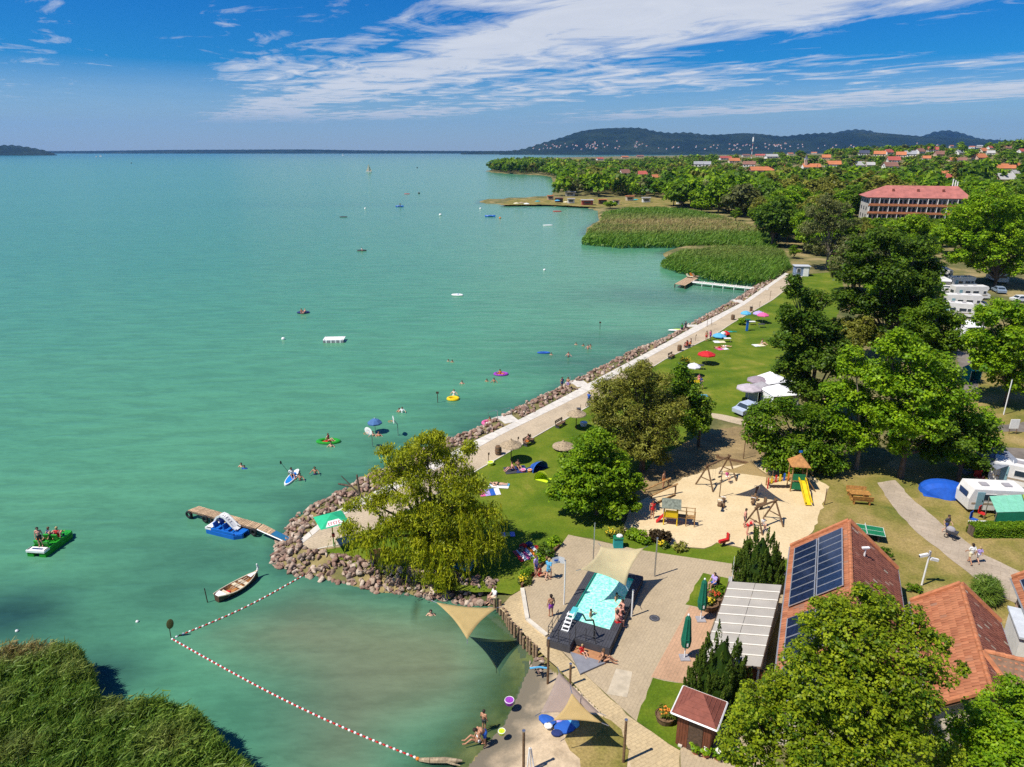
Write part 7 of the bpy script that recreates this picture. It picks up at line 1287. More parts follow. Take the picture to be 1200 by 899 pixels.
for (u, v, c, s, lb) in ((613, 553, 'pink', .28, 'pink beach ball before the dark blanket'), (621, 553, 'orange', .25, 'orange bucket before the pop-up tent'), (575, 545, 'lime', .35, 'yellow towel bundle by the low sign post'), (588, 856, 'lime', .22, 'lime green bucket on the wet sand'), (597, 821, 'purple', .30, 'purple toy pail on the wet sand'), (684, 499, 'white', .45, 'white folded chair by the straw parasol')): t = thing('beach_toy', lb, 'beach toy', gp(u, v, .0 if v < 800 else -.25)); MB().lathe([(.01, 0), (s * .75, .02), (s, s * .9), (s * .9, s), (.02, s * .95)], 12).build('body', C[c], t); MB().torus((0, 0, s), s * .9, .02, 14, 5).build('rim', C['white'] if c != 'white' else C['grey'], t)
def lawn_group(px, label, c1, c2, rz=0, n=2):
    towel(px, label, 1.9, 1.3, (c1, c2), rz, 'blanket')
lawn_group((843, 401), 'pale towel beside the sky-blue parasol', 'white', 'cream'); lawn_group((846, 409), 'rose and white blanket with sunbathers on the far lawn', 'pink', 'white', .3); person('sunbather lying on the left of the rose blanket', gp(843, 408.5, .06), 'lie', R(75), SH('red'), 1); person('sunbather lying on the right of the rose blanket', gp(851, 407, .06), 'lie', R(70), BK('white'), 0, 1); lawn_group((889, 405), 'pale blanket at the foot of the tall dark tree', 'white', 'cream', .2); person('sunbather propped on the pale blanket by the tall tree', gp(893, 404, .06), 'ground', R(60), BK('white'), 0, 1)
lawn_group((813, 448), 'orange towel below the white parasol', 'orange', 'yellow'); person('person in magenta below the white parasol', gp(819, 446, .05), 'ground', .4, SW('pink'), 0, 0); person('person in blue walking at the edge of the olive tree', gp(821, 456, .05), 'walk', 2.0, DR('navy', 'royal'), 0); towel((823, 464), 'turquoise towel on the lawn near the young oak', 1.4, .8, ('teal', 'sky')); towel((858, 389), 'green lounger mat by the far barrel', 1.6, .8, ('teal', 'dgreen'))
for (u, v, lb, c) in ((881, 381, 'white table on the far lawn', 'white'), (892, 384, 'dark box barbecue on the far lawn', 'char'), (852, 401, 'low white table by the small red parasol', 'white'), (820, 433, 'dark cool box below the red parasol', 'char')): t = thing('camp_table', lb, 'table', gp(u, v)); MB().box((0, 0, .62), (1.1, .7, .06)).build('top', C[c], t); [MB().cyl((x, y, 0), (x, y, .6), .025, n=5).build('leg', M_steel, t) for x in (-.45, .45) for y in (-.28, .28)]
t = thing('blue_post', 'tall blue shower post on the far lawn', 'post', gp(875, 388)); MB().box((0, 0, 1.0), (.34, .3, 2.0)).build('column', C['blue'], t); MB().box((0, 0, 2.05), (.9, .6, .1)).build('cap', C['dgreen'], t)
t = thing('pushchair', 'white covered pushchair parked on the promenade edge', 'pushchair', gp(847, 396)); MB().ell((0, 0, .65), (.45, .35, .42), 12, 6, z0=-.2).build('hood', M_white, t); [MB().torus((x, y, .14), .12, .03, 12, 6, rot=Matrix.Rotation(R(90), 3, 'X')).build('wheel', M_black, t) for x in (-.3, .3) for y in (-.25, .25)]; MB().tube([(-.3, 0, .2), (.5, 0, 1.0)], .025, 5).build('push_bar', C['char'], t)
t = thing('sun_tarp', 'large turquoise-blue tarp stretched under the willow', 'tarp', G(545, 668)); V = [G(u, v, 1.6) - t.location for u, v in ((529, 665), (542, 654), (560, 655), (550, 671))]; MB().slab(*V, .02).build('tarp_cloth', paint('tarp_blue', (.01, .22, .42), .7), t); MB().cyl(V[3].to_tuple()[:2] + (0,), V[3] + Vector((0, 0, .5)), .05, n=8).build('pole', C['swood'], t); [MB().cyl((p.x, p.y, 0), p, .03, n=6).build('corner_pole', C['swood'], t) for p in V[:3]]
tent((531, 650), 'dark blue beach tent in the willow shade', 1.8, 1.3, 1.0, C['navy'], R(60))
t = thing('timber_crates', 'orange-brown slatted wooden crate under the left side of the willow', 'crate', G(447, 657), .2)
for k in range(5): [MB().box((x, y, .12 + k * .17), (1.6 if y else .06, .05 if y else .7, .14)).build('slat', C['swood'], t) for x, y in ((0, -.36), (0, .36), (-.8, 0), (.8, 0))]
# people on the plaza, beach, pool and playground
person('man in a white shirt sitting on the boulders at the head of the cove', gp(579.5, 706, .0), 'sit', R(-60), DR('white', 'cream'), 0, 1); person('woman in a blue dress walking by the planter', gp(643, 679, .05), 'walk', R(150), DR('sky', 'sky'), 0, 2); person('person in lilac at the low end of the planter', gp(628, 675, .05), 'stand', 1.0, DR('lilac', 'royal'), 0, 1); person('person in red kneeling by the planter', gp(633, 676, .05), 'ground', 1.2, SW('red'), 1, 0); person('man in patterned shorts standing left of the pool ladder', gp(645.5, 723, .05), 'stand', R(200), SH('purple'), 1, 0)
person('child splashing in the middle of the pool', PP_(PW * .42, 1.1, PH - 1.0), 'wade', R(60), SH('navy'), 1, 0, .75); person('bather under the cream sail in the pool', PP_(PW * .8, 3.6, PH - 1.2), 'wade', 1, SH('char'), 1, 0, .85); person('person in red sitting on the near edge of the pool rim', PP_(PW + .25, .95, PH - .47), 'sit', R(110), SH('red'), 2, 0); person('upper sunbather sitting on the right rim of the pool', PP_(PW + .2, 2.3, PH - .47), 'sit', R(-70), SH('black'), 2, 0); person('reclining sunbather on the right rim of the pool', PP_(PW + .25, 1.7, PH - .13), 'ground', R(-20), BK('black'), 2, 0); person('child in red in the paddling tray', PP_(PW * .62, -2.3, .11), 'ground', R(30), (('shirt', 'red'), ('swim_shorts', 'red')), 0, 2, .7); person('woman sitting at the right of the paddling tray', PP_(PW + .35, -2.4, .05), 'ground', R(80), BK('black'), 1, 1)
t = thing('dog', 'small black dog by the paddling tray', 'dog', gp(716, 763, .05), R(60)); MB().tube([(-.22, 0, .30), (0, 0, .31), (.2, 0, .33), (.3, 0, .42), (.40, 0, .44), (.5, 0, .41)], [.09, .10, .12, .07, .08, .035], 9).tube([(-.26, 0, .33), (-.4, 0, .45)], [.03, .015], 6).tube([(.18, .06, .3), (.17, .06, .16), (.19, .06, .02)], [.05, .03, .03], 6).tube([(.18, -.06, .3), (.17, -.06, .16), (.19, -.06, .02)], [.05, .03, .03], 6).tube([(-.2, .06, .28), (-.15, .06, .17), (-.24, .06, .1), (-.2, .06, .02)], [.06, .04, .03, .03], 6).tube([(-.2, -.06, .28), (-.15, -.06, .17), (-.24, -.06, .1), (-.2, -.06, .02)], [.06, .04, .03, .03], 6).build('body', M_black, t); MB().ell((.38, .06, .5), (.03, .02, .05), 6, 4).ell((.38, -.06, .5), (.03, .02, .05), 6, 4).build('ears', M_black, t)
person('boy standing in the shallows at the beach edge', gp(567, 843, -.75), 'stand', R(150), SH('char'), 1, 0, .8); person('person sitting in the shallows with outstretched legs', gp(560, 857, -.72), 'ground', R(-80), BK('white'), 1, 1); person('person in blue shorts crouching by the lime bucket', gp(568, 862, -.70), 'bend', R(-70), SH('royal'), 1, 0)
person('child in pink on the swing by the shade', gp(851, 566, .35), 'sit', .5, DR('pink', 'white'), 0, 2, .75); person('person in red on the shady sand by the playhouse', gp(764, 608, .04), 'stand', 0, SW('red'), 1, 0); person('person at the balance bars', gp(777, 572, .04), 'stand', 1, SH('orange'), 1, 0); person('woman standing by the nearest swing', gp(872, 618, .04), 'stand', 1.2, SH('char'), 2, 0); person('woman bending toward the nearest swing', gp(875, 627, .04), 'bend', 1.4, BK('red'), 2, 1); person('child on the nearest swing', gp(893, 622, .35), 'sit', .3, DR('white', 'grey'), 0, 1, .7)
person('person in purple sitting on the small lawn by the canopy', gp(836, 690, .05), 'sit', R(-60), DR('lilac', 'royal'), 0, 0); t = thing('garden_chair', 'garden chair under the person in purple', 'chair', gp(836.5, 690, .05), R(-60)); MB().box((0, 0, .42), (.5, .5, .05)).build('seat', C['dwood'], t); MB().box((0, .24, .7), (.5, .05, .55)).build('backrest', C['dwood'], t); [MB().cyl((x, y, 0), (x, y, .42), .02, n=5).build('leg', C['dwood'], t) for x in (-.2, .2) for y in (-.2, .2)]
t = thing('towel_heap', 'blue patterned towels and bags heaped under the beach sails', 'towels', gp(652, 850, .0)); [MB().ell((x, y, .08), (a, b, .12), 10, 5, rot=Matrix.Rotation(x, 3, 'Z')).build(nm, C[c], t) for nm, x, y, a, b, c in (('towel', -.5, .3, .55, .35, 'royal'), ('towel', .5, -.15, .75, .5, 'royal'), ('hat', -.45, -.1, .25, .22, 'white'), ('towel', 0, -.6, .35, .25, 'navy'), ('pouch', .2, .2, .2, .15, 'lilac'), ('towel', .9, .1, .35, .45, 'sky'))]
t = thing('driftwood_heap', 'heap of stones and a blue-tipped branch at the end of the palisade', 'heap', gp(630, 778, -.2)); [link('stone', RM[k % 7], t, (rnd.uniform(-.5, .5), rnd.uniform(-.8, .7), rnd.uniform(0, .2)), rnd.uniform(0, 6)).__setattr__('scale', (.26, .2, .16)) for k in range(14)]; MB().tube([(-.5, -.5, .3), (.1, -.45, .35), (.6, -.5, .3)], .06, 6).build('branch', C['sky'], t)
# walkers on the footpath
person('person in a dark top pushing the pram', gp(1107.5, 626, .05), 'walk', R(30), DR('char', 'navy'), 0, 0); t = thing('pram', 'dark pram with a grey hood on the footpath', 'pram', gp(1114, 631, .05), R(-50)); MB().box((0, 0, .55), (.75, .42, .25), top=1.15).build('basket', C['char'], t); MB().ell((-.12, 0, .72), (.35, .26, .3), 12, 6, z0=-.1).build('hood', C['grey'], t); [MB().torus((x, y, .16), .14, .03, 12, 6, rot=Matrix.Rotation(R(90), 3, 'X')).build('wheel', M_black, t) for x in (-.3, .3) for y in (-.24, .24)]; MB().tube([(-.3, 0, .3), (-.55, 0, 1.0)], .025, 5).build('push_bar', C['char'], t)
person('woman in a white top walking on the footpath', gp(1135.5, 661, .05), 'walk', R(190), DR('white', 'cream'), 1, 0); person('smaller companion in pale lilac on the footpath', gp(1145, 660, .05), 'walk', R(185), DR('lilac', 'white'), 0, 2, .8)
# ------------------------------------------------------------------ campsite
M_van = pm('caravan_white', (.72, .70, .66), .45, .06, 2); M_stripe = paint('caravan_stripe', (.35, .28, .2), .5)
def caravan(p, rz, label, L=5.3, W_=2.15, Hh=1.95, motor=False, name='caravan', cat='caravan'):
    t = thing(name, label, cat, p, rz); b = .38; pr = [(-L / 2, b), (-L / 2 - .05, b + 1.0), (-L / 2 + .25, b + Hh), (L / 2 - .45, b + Hh), (L / 2, b + 1.1), (L / 2 + .02, b)]
    if motor: pr = [(-L / 2, b), (-L / 2, b + Hh), (L / 2 - .4, b + Hh + .1), (L / 2 - .15, b + Hh - .25), (L / 2 - .55, b + 1.25), (L / 2 + .35, b + .75), (L / 2 + .4, b)]
    V = [(x, s * W_ / 2, z) for s in (-1, 1) for x, z in pr]; n = len(pr); MB().add(V, [tuple(range(n)), tuple(range(2 * n - 1, n - 1, -1))] + [((i + 1) % n, i, n + i, n + (i + 1) % n) for i in range(n)]).build('body', M_van, t)
    for s in (-1, 1):
        MB().box((0, s * (W_ / 2 + .01), b + .62), (L * .92, .02, .16)).build('side_stripe', M_stripe, t)
        for x, w in ((-.9, .95), (.75, 1.15), (L / 2 - .95, .55)): f = MB().box((x, s * (W_ / 2 + .015), b + 1.25), (w + .1, .03, .62)).build('window_frame', M_frame, t); MB().box((x, s * (W_ / 2 + .035), b + 1.25), (w, .02, .52)).build('pane', M_glass, f)
        for x in ((0,) if not motor else (-L * .28, L * .33)): w = MB().cyl((x, s * (W_ / 2 - .18), .31), (x, s * (W_ / 2 + .02), .31), .31, n=14).build('wheel', M_black, t); MB().cyl((x, s * (W_ / 2 + .02), .31), (x, s * (W_ / 2 + .03), .31), .17, n=10).build('hubcap', M_steel, w)
    d = MB().box((-L * .33 + .0, -W_ / 2 - .02, b + .9), (.6, .04, 1.65)).build('door', paint('caravan_door', (.22, .38, .42), .5), t); MB().box((-L * .33 + .2, -W_ / 2 - .05, b + .9), (.06, .03, .14)).build('handle', M_black, d)
    MB().box((-L / 2 - .03, 0, b + 1.25), (.05, 1.3, .55), rot=Euler((0, .0, 0)).to_matrix()).build('end_window', M_glass, t)
    for x in (-1.0, .9): h = MB().box((x, 0, b + Hh + .05), (.62, .62, .12)).build('roof_hatch', C['grey'], t)
    for x in (-1.6, -.3, .4, 1.6): MB().box((x, 0, b + Hh + .012), (.05, W_ * .94, .03)).build('roof_seam', M_white, t)
    if motor: MB().box((L / 2 - .02, 0, b + 1.0), (.5, W_ * .86, .05), rot=Euler((0, .55, 0)).to_matrix()).build('windscreen', M_glass, t); [MB().ell((L / 2 + .4, y, b + .5), (.05, .12, .09), 8, 5).build('headlight', M_alu, t) for y in (-.75, .75)]
    else: MB().tube([(L / 2, 0, .42), (L / 2 + .9, 0, .42)], .06, 6).build('drawbar', C['char'], t)
    return t
cv = caravan(G(1160, 596), R(-6), 'old cream caravan with a brown stripe beside the green awning', 5.0)
caravan(G(1205, 572), R(-35), 'white caravan behind the grey awning at the right edge', 6.5)
def awning(pts, label, h, mat, wallm, sides, z0=2.2):
    c0 = sum((G(*q) for q in pts), Vector()) / len(pts); t = thing('awning', label, 'awning', c0); B_ = [G(*q) - c0 for q in pts]; T_ = [b + Vector((0, 0, hh)) for b, hh in zip(B_, h)]; r = MB().slab(*T_, .03).build('awning_roof', mat, t); n = len(pts)
    for i in range(n): MB().cyl(B_[i], T_[i], .04, n=6).build('pole', M_steel, t)
    for i in sides: j = (i + 1) % n; MB().add([B_[i], B_[j], T_[j] - Vector((0, 0, .05)), T_[i] - Vector((0, 0, .05))], [(0, 1, 2, 3)]).build('side_panel', wallm, t)
    for k in (1, 2, 3): a, b = T_[0].lerp(T_[1], k / 4), T_[3].lerp(T_[2], k / 4); MB().cyl(a + Vector((0, 0, .012)), b + Vector((0, 0, .012)), .018, n=4).build('roof_rib', mat, r)
    return t
M_aw = paint('pale_green_awning', (.20, .52, .36), .7); M_aw2 = paint('green_awning_wall', (.01, .20, .10), .8)
awning([(1162, 624), (1197, 623), (1190, 606), (1153, 608)], 'pale green awning with dark green sides in front of the old caravan', (1.9, 1.9, 2.2, 2.2), M_aw, M_aw2, (0, 1)); awning([(1198, 623), (1225, 622), (1218, 605), (1191, 606)], 'lime green awning at the right edge', (1.9, 1.9, 2.2, 2.2), paint('lime_awning', (.28, .42, .06), .7), paint('olive_awning_wall', (.12, .20, .03), .8), (0,))
awning([(1162, 574), (1188, 568), (1168, 548), (1138, 552)], 'grey caravan awning in dappled tree shade', (2.1, 2.4, 2.4, 2.1), paint('slate_awning', (.20, .22, .26), .7), C['grey'], (1, 2))
def hedge():
    a, b = G(1136, 627), G(1235, 626); t = thing('clipped_hedge', 'clipped green hedge in front of the green awnings', 'hedge', a); r = np.random.default_rng(4); L = (b - a).length; n = 9000; P_ = np.column_stack([r.uniform(0, L, n), r.uniform(-.5, .5, n), r.uniform(.05, 1.0, n)]); f = r.integers(0, 3, n); P_[f == 0, 2] = r.uniform(.9, 1.06, (f == 0).sum()); P_[f == 1, 1] = -r.uniform(.42, .56, (f == 1).sum()); P_[f == 2, 1] = r.uniform(.42, .56, (f == 2).sum()); out = np.zeros((n, 3)); out[f == 0, 2] = 1; out[f == 1, 1] = -1; out[f == 2, 1] = 1
    T = np.column_stack([np.clip(r.normal(.45, .2, n), 0, 1), r.random(n), np.zeros(n)]); V, T = cards(r, P_, out, .17, .12, tint=T); link('leaves', quadmesh('leaves', V, T, LF['green']), t); MB().box((L / 2, 0, .45), (L, .7, .85)).build('stems', M_bark, t)
hedge()
person('person in white sitting under the grey awning', gp(1142, 570, .05), 'ground', .3, DR('white', 'grey'), 0, 1); person('person in red sitting under the grey awning', gp(1150, 568, .05), 'ground', .3, SW('red'), 2, 0); t = thing('red_stool', 'red camp chair under the grey awning', 'chair', gp(1146, 564, .03)); MB().box((0, 0, .45), (.7, .5, .08)).build('seat', C['red'], t); MB().box((0, .25, .75), (.7, .06, .5)).build('backrest', C['red'], t); [MB().cyl((x, y, 0), (x, y, .42), .02, n=5).build('leg', M_steel, t) for x in (-.3, .3) for y in (-.2, .2)]
for (u, v, lb, c) in ((1140, 614, 'blue folding chair before the green awning', 'royal'), (1150, 607, 'red folding chair beside the caravan door', 'red')): t = thing('folding_chair', lb, 'chair', gp(u, v, .03), .6); MB().box((0, 0, .42), (.5, .5, .05)).build('seat', C[c], t); MB().box((0, .26, .75), (.5, .05, .6)).build('backrest', C[c], t); [MB().cyl((x, y, 0), (x, y, .42), .02, n=5).build('leg', M_steel, t) for x in (-.2, .2) for y in (-.2, .2)]
t = thing('camp_table', 'white table before the green awning', 'table', gp(1147, 621, .03)); MB().box((0, 0, .6), (1.6, .8, .05)).build('top', M_white, t); [MB().cyl((x, y, 0), (x, y, .6), .02, n=5).build('leg', M_steel, t) for x in (-.6, .6) for y in (-.3, .3)]
for k, (u, v, L, rz, lb) in enumerate(((1101, 340, 6.5, R(75), 'white motorhome facing the viewer beneath the big plane tree'), (1104, 328, 6, R(75), 'white motorhome behind the one facing the viewer'), (1134, 350, 7, R(-5), 'long white motorhome parked sideways in the sunny row'), (1127, 361, 6.5, R(-15), 'white motorhome with an awning before the sideways one'), (1120, 371, 5.5, R(-25), 'white caravan nearest the trees in the motorhome row'), (1125, 338, 5.5, R(0), 'small white camper behind the motorhome row'), (1168, 330, 6, R(80), 'white motorhome near the right end of the row'))): caravan(G(u, v), rz - (R(180) if k == 0 else 0), lb, L, 2.3, 2.4, k != 4, 'motorhome' if k != 4 else 'caravan', 'motorhome' if k != 4 else 'caravan')
def car(px, rz, label, col):
    t = thing('parked_car', label, 'car', G(*px), rz); pr = [(-2.1, .35), (-2.15, .85), (-1.5, .95), (-1.0, 1.42), (.4, 1.45), (1.0, .98), (1.95, .85), (2.1, .4)]; V = [(x, s * (.85 - (.14 if z > 1.2 else 0)), z) for s in (-1, 1) for x, z in pr]; n = 8; MB().add(V, [tuple(range(n)), tuple(range(15, 7, -1))] + [((i + 1) % n, i, n + i, n + (i + 1) % n) for i in range(n)]).build('body', col, t)
    for s in (-1, 1):
        MB().add([(-1.35, s * .865, .98), (.85, s * .865, .98), (.35, s * .745, 1.38), (-.95, s * .745, 1.38)], [(0, 1, 2, 3)]).build('side_window', M_glass, t)
        for x in (-1.3, 1.3): w = MB().cyl((x, s * .68, .32), (x, s * .87, .32), .32, n=14).build('wheel', M_black, t); MB().cyl((x, s * .87, .32), (x, s * .88, .32), .19, n=10).build('rim', M_steel, w)
        MB().ell((2.02, s * .6, .7), (.08, .16, .09), 8, 5).build('headlight', M_alu, t)
    MB().add([(.99, -.72, 1.02), (.99, .72, 1.02), (.44, .66, 1.42), (.44, -.66, 1.42)], [(0, 1, 2, 3)]).build('windscreen', M_glass, t); MB().add([(-1.47, .72, .99), (-1.47, -.72, .99), (-1.02, -.66, 1.40), (-1.02, .66, 1.40)], [(0, 1, 2, 3)]).build('rear_window', M_glass, t)
car((1147, 361), R(80), 'dark blue car beside the motorhome row', paint('dark_blue_lacquer', (.02, .04, .10), .25)); car((1170, 343), R(75), 'silver-blue car at the right of the motorhome row', paint('silver_blue_lacquer', (.25, .32, .42), .25)); car((1197, 354), R(0), 'white car cut by the right edge on the camp road', paint('white_lacquer', (.72, .72, .72), .25)); car((878, 484), R(30), 'pale blue-grey car by the white tents under the trees', paint('pale_blue_lacquer', (.42, .48, .58), .25))
def frame_tent(px, label, w, d, h, mat, rz): 
    t = thing('frame_tent', label, 'tent', gp(*px), rz); MB().add([(-w / 2, -d / 2, 0), (w / 2, -d / 2, 0), (w / 2, d / 2, 0), (-w / 2, d / 2, 0), (-w / 2, -d / 2, h * .7), (w / 2, -d / 2, h * .7), (w / 2, d / 2, h * .7), (-w / 2, d / 2, h * .7)], [(1, 2, 6, 5), (2, 3, 7, 6), (3, 0, 4, 7)]).build('walls', mat, t); MB().add([(-w / 2 - .1, -d / 2 - .1, h * .68), (w / 2 + .1, -d / 2 - .1, h * .68), (w / 2 + .1, d / 2 + .1, h * .68), (-w / 2 - .1, d / 2 + .1, h * .68), (0, -d * .2, h), (0, d * .2, h)], [(0, 1, 4), (1, 2, 5, 4), (2, 3, 5), (3, 0, 4, 5)]).build('canopy', mat, t); [MB().cyl((x, y, 0), (x, y, h * .7), .04, n=6).build('pole', M_steel, t) for x in (-w / 2, w / 2) for y in (-d / 2, d / 2)]
M_tent = paint('white_tent_cloth', (.80, .79, .78), .8)
frame_tent((903, 461), 'larger white frame tent under the tall dark tree', 3.6, 3.0, 2.8, M_tent, R(20)); frame_tent((912, 475), 'second white frame tent nearer the lawn path', 3.4, 3.0, 2.6, M_tent, R(10)); frame_tent((893, 468), 'grey flat tent between the two white ones', 3.2, 2.6, 2.2, C['grey'], R(15)); frame_tent((1131, 405), 'white pavilion among the campsite trees', 3, 3, 2.6, M_tent, .2); frame_tent((1134, 393), 'second white pavilion up the camp lane', 3, 3, 2.6, M_tent, .1); frame_tent((1137, 446), 'turquoise shower tent among the campsite trees', 1.6, 1.6, 2.4, C['teal'], .1)
pole('white lamp post beside the camp road', (1176, 486), 4.5, .06, M_white); t = thing('notice_board', 'white notice board beside the lower camp road', 'notice board', gp(1186, 509)); MB().box((0, 0, 1.2), (1.0, .08, 1.1)).build('board', M_white, t); [MB().cyl((x, 0, 0), (x, 0, .7), .04, n=6).build('leg', C['dwood'], t) for x in (-.4, .4)]
# ------------------------------------------------------------------ village on the slope
M_rf = {'orange': pm('orange_roof', (0.55, 0.19, 0.075), 0.85, 0.2, 0.8), 'red': pm('red_roof', (0.44, 0.10, 0.07), 0.85, 0.2, 0.8), 'brown': pm('brown_roof', (0.27, 0.13, 0.09), 0.85, 0.2, 0.8), 'grey': pm('grey_roof', (0.33, 0.33, 0.34), 0.8, 0.2, 0.8), 'dark': pm('dark_roof', (0.07, 0.08, 0.12), 0.6, 0.2, 0.8), 'white': pm('white_roof', (0.46, 0.44, 0.41), 0.7, 0.1, 0.8)}
HOUSE_PROTO = {}
def house_parts(kind, wall):
    key = (kind, wall)
    if key not in HOUSE_PROTO:
        w = MB(); w.add([(-.5, -.35, -0.6), (.5, -.35, -0.6), (.5, .35, -0.6), (-.5, .35, -0.6), (-.5, -.35, .30), (.5, -.35, .30), (.5, .35, .30), (-.5, .35, .30), (-.5, 0, .60), (.5, 0, .60)], [(0, 1, 5, 4), (1, 2, 6, 9, 5), (2, 3, 7, 6), (3, 0, 4, 8, 7)])
        r = MB(); r.slab((-.55, -.41, .27), (.55, -.41, .27), (.55, 0, .635), (-.55, 0, .635), .03).slab((.55, .41, .27), (-.55, .41, .27), (-.55, 0, .635), (.55, 0, .635), .03)
        c = MB().box((0.22, 0.1, .62), (.06, .06, .22)); wi = MB().box((0, 0, 0), (.1, .02, .13)); d = MB().box((0, 0, 0), (.09, .02, .24))
        HOUSE_PROTO[key] = (w.mesh('wall', {'w': M_plw, 'c': M_plast, 'p': M_plp}[wall]), r.mesh('roof', M_rf[kind]), c.mesh('chimney', M_rf['brown']), wi.mesh('window', M_glass), d.mesh('door', M_darkwood))
    return HOUSE_PROTO[key]
HOUSE_BOX = []
def house(u, v, wpx, kind, wall, label, rz=0.0, tower=False):
    p = hit(u, v, 4.0); f = Q(p)[2]; wd = min(30, max(8.5, wpx * f / FPX)); sc = (wd, min(wd, 13), min(wd, 12.5))
    t = thing('village_house', label, 'house', (p.x, p.y, p.z), rz, 'village houses on the slope'); t.scale = sc
    w, r, c, wi, d = house_parts(kind, wall); link('wall', w, t); rr = link('roof', r, t); link('chimney', c, rr)
    for x in (-.36, -.14, .34): link('window', wi, t, (x, -.355, .12))
    link('door', d, t, (.1, -.355, .0)); link('window', wi, t, (-.505, 0, .3), R(90)); link('window', wi, t, (.505, 0, .3), R(90))
    HOUSE_BOX.append((u, v, wpx, f)); return t, p, sc
HL = [
(703,186,8,'red','w','small red-roofed house nearest the lake above the wooded spit'),(732,184,9,'orange','c','orange-roofed house just right of the one nearest the lake'),(750,183,8,'brown','p','brown-roofed house under the steep face of the long hill'),
(732,202,11,'brown','w','brown and white house half buried in trees behind the bathing point'),(753,203,10,'red','w','dull red house among the dark trees behind the bathing point'),(768,206,7,'orange','w','little orange gable at the edge of the dark trees'),
(823,192,18,'grey','w','pale grey-roofed house in a gap of the trees left of the mast'),(850,185,14,'red','w','wide red-roofed house left of the telecom mast'),(860,188,12,'orange','c','orange-roofed house in front of the wide red one left of the mast'),(874,182,13,'brown','w','brown-roofed house behind the foot of the telecom mast'),
(891,182,13,'red','c','dark red house just right of the telecom mast'),(904,183,15,'white','w','long white-roofed building right of the telecom mast'),(878,192,13,'brown','w','white gabled house with a brown roof below the mast'),(892,199,25,'orange','p','long orange roof with a pale stripe left of the red spire'),
(926,180,9,'orange','w','square orange roof on the skyline between the mast and the church'),(954,179,18,'orange','c','long orange roof on the skyline above the church'),(968,184,9,'orange','p','orange roof beside the blue spruce above the church'),(976,192,16,'orange','w','orange roofed white house right of the church'),
(1012,179,11,'dark','w','house with a dark solar roof on the skyline'),(1031,180,12,'orange','c','orange roof left of the bright white gable on the skyline'),(1041,178,10,'red','w','red-roofed house with a bright white gable on the skyline'),(1006,193,14,'white','w','flat white house left of the hotel roof line'),(1020,192,9,'white','c','low white outbuilding right of the flat white house'),
(1047,187,13,'red','w','red roof with a white gable above the left end of the hotel'),(1043,194,15,'brown','w','brown-red roof just above the left end of the hotel'),(1056,181,10,'orange','c','bright orange roof right of the white gable'),(1067,180,12,'grey','w','grey-roofed house right of the bright orange roof'),(1078,177,10,'brown','w','grey-brown roof beside the two dark firs'),
(1093,175,11,'red','w','white walled red-roofed house above the middle of the hotel'),(1101,180,10,'brown','p','brown house below the white walled red-roofed one'),(1115,171,10,'orange','c','orange roof high on the slope above the hotel'),(1124,178,9,'grey','w','white house with a grey roof above the right half of the hotel'),
(1117,186,7,'orange','p','small orange roof under the white house with a grey roof'),(1139,172,9,'orange','w','orange roof with a white wall high on the right slope'),(1148,171,6,'white','c','tiny pale house high on the right slope'),(1160,172,6,'red','w','small square red roof near the top of the right slope'),
(1152,176,9,'orange','c','long low orange roof below the tiny pale house'),(1161,178,8,'white','w','white house below the small square red roof'),(1148,184,14,'orange','p','orange roofed row in the trees right of the white house'),(1181,172,7,'brown','p','brown-roofed house near the top right of the village'),
(1173,196,14,'orange','w','double orange roof left of the small white block'),(1184,195,10,'orange','c','orange roof behind the small white block at the right'),(1190,192,10,'orange','p','orange roof nearest the right edge'),(1189,201,7,'white','w','small white block at the right edge of the village'),
(1116,207,13,'red','w','dull red roof low in the trees just above the hotel'),(1177,209,20,'white','p','long pale roof above the tall trees at the right'),(1105,202,7,'orange','p','tiny orange roof in the trees above the hotel'),(1197,176,8,'red','w','red roof cut by the right edge of the view'),
(1128,186,8,'brown','w','brown roof in the trees between the orange row and the hotel'),(1086,184,8,'orange','w','small orange roof among firs above the hotel middle')]
for k, h in enumerate(HL): house(*h, rz=rnd.uniform(-0.5, 0.5))
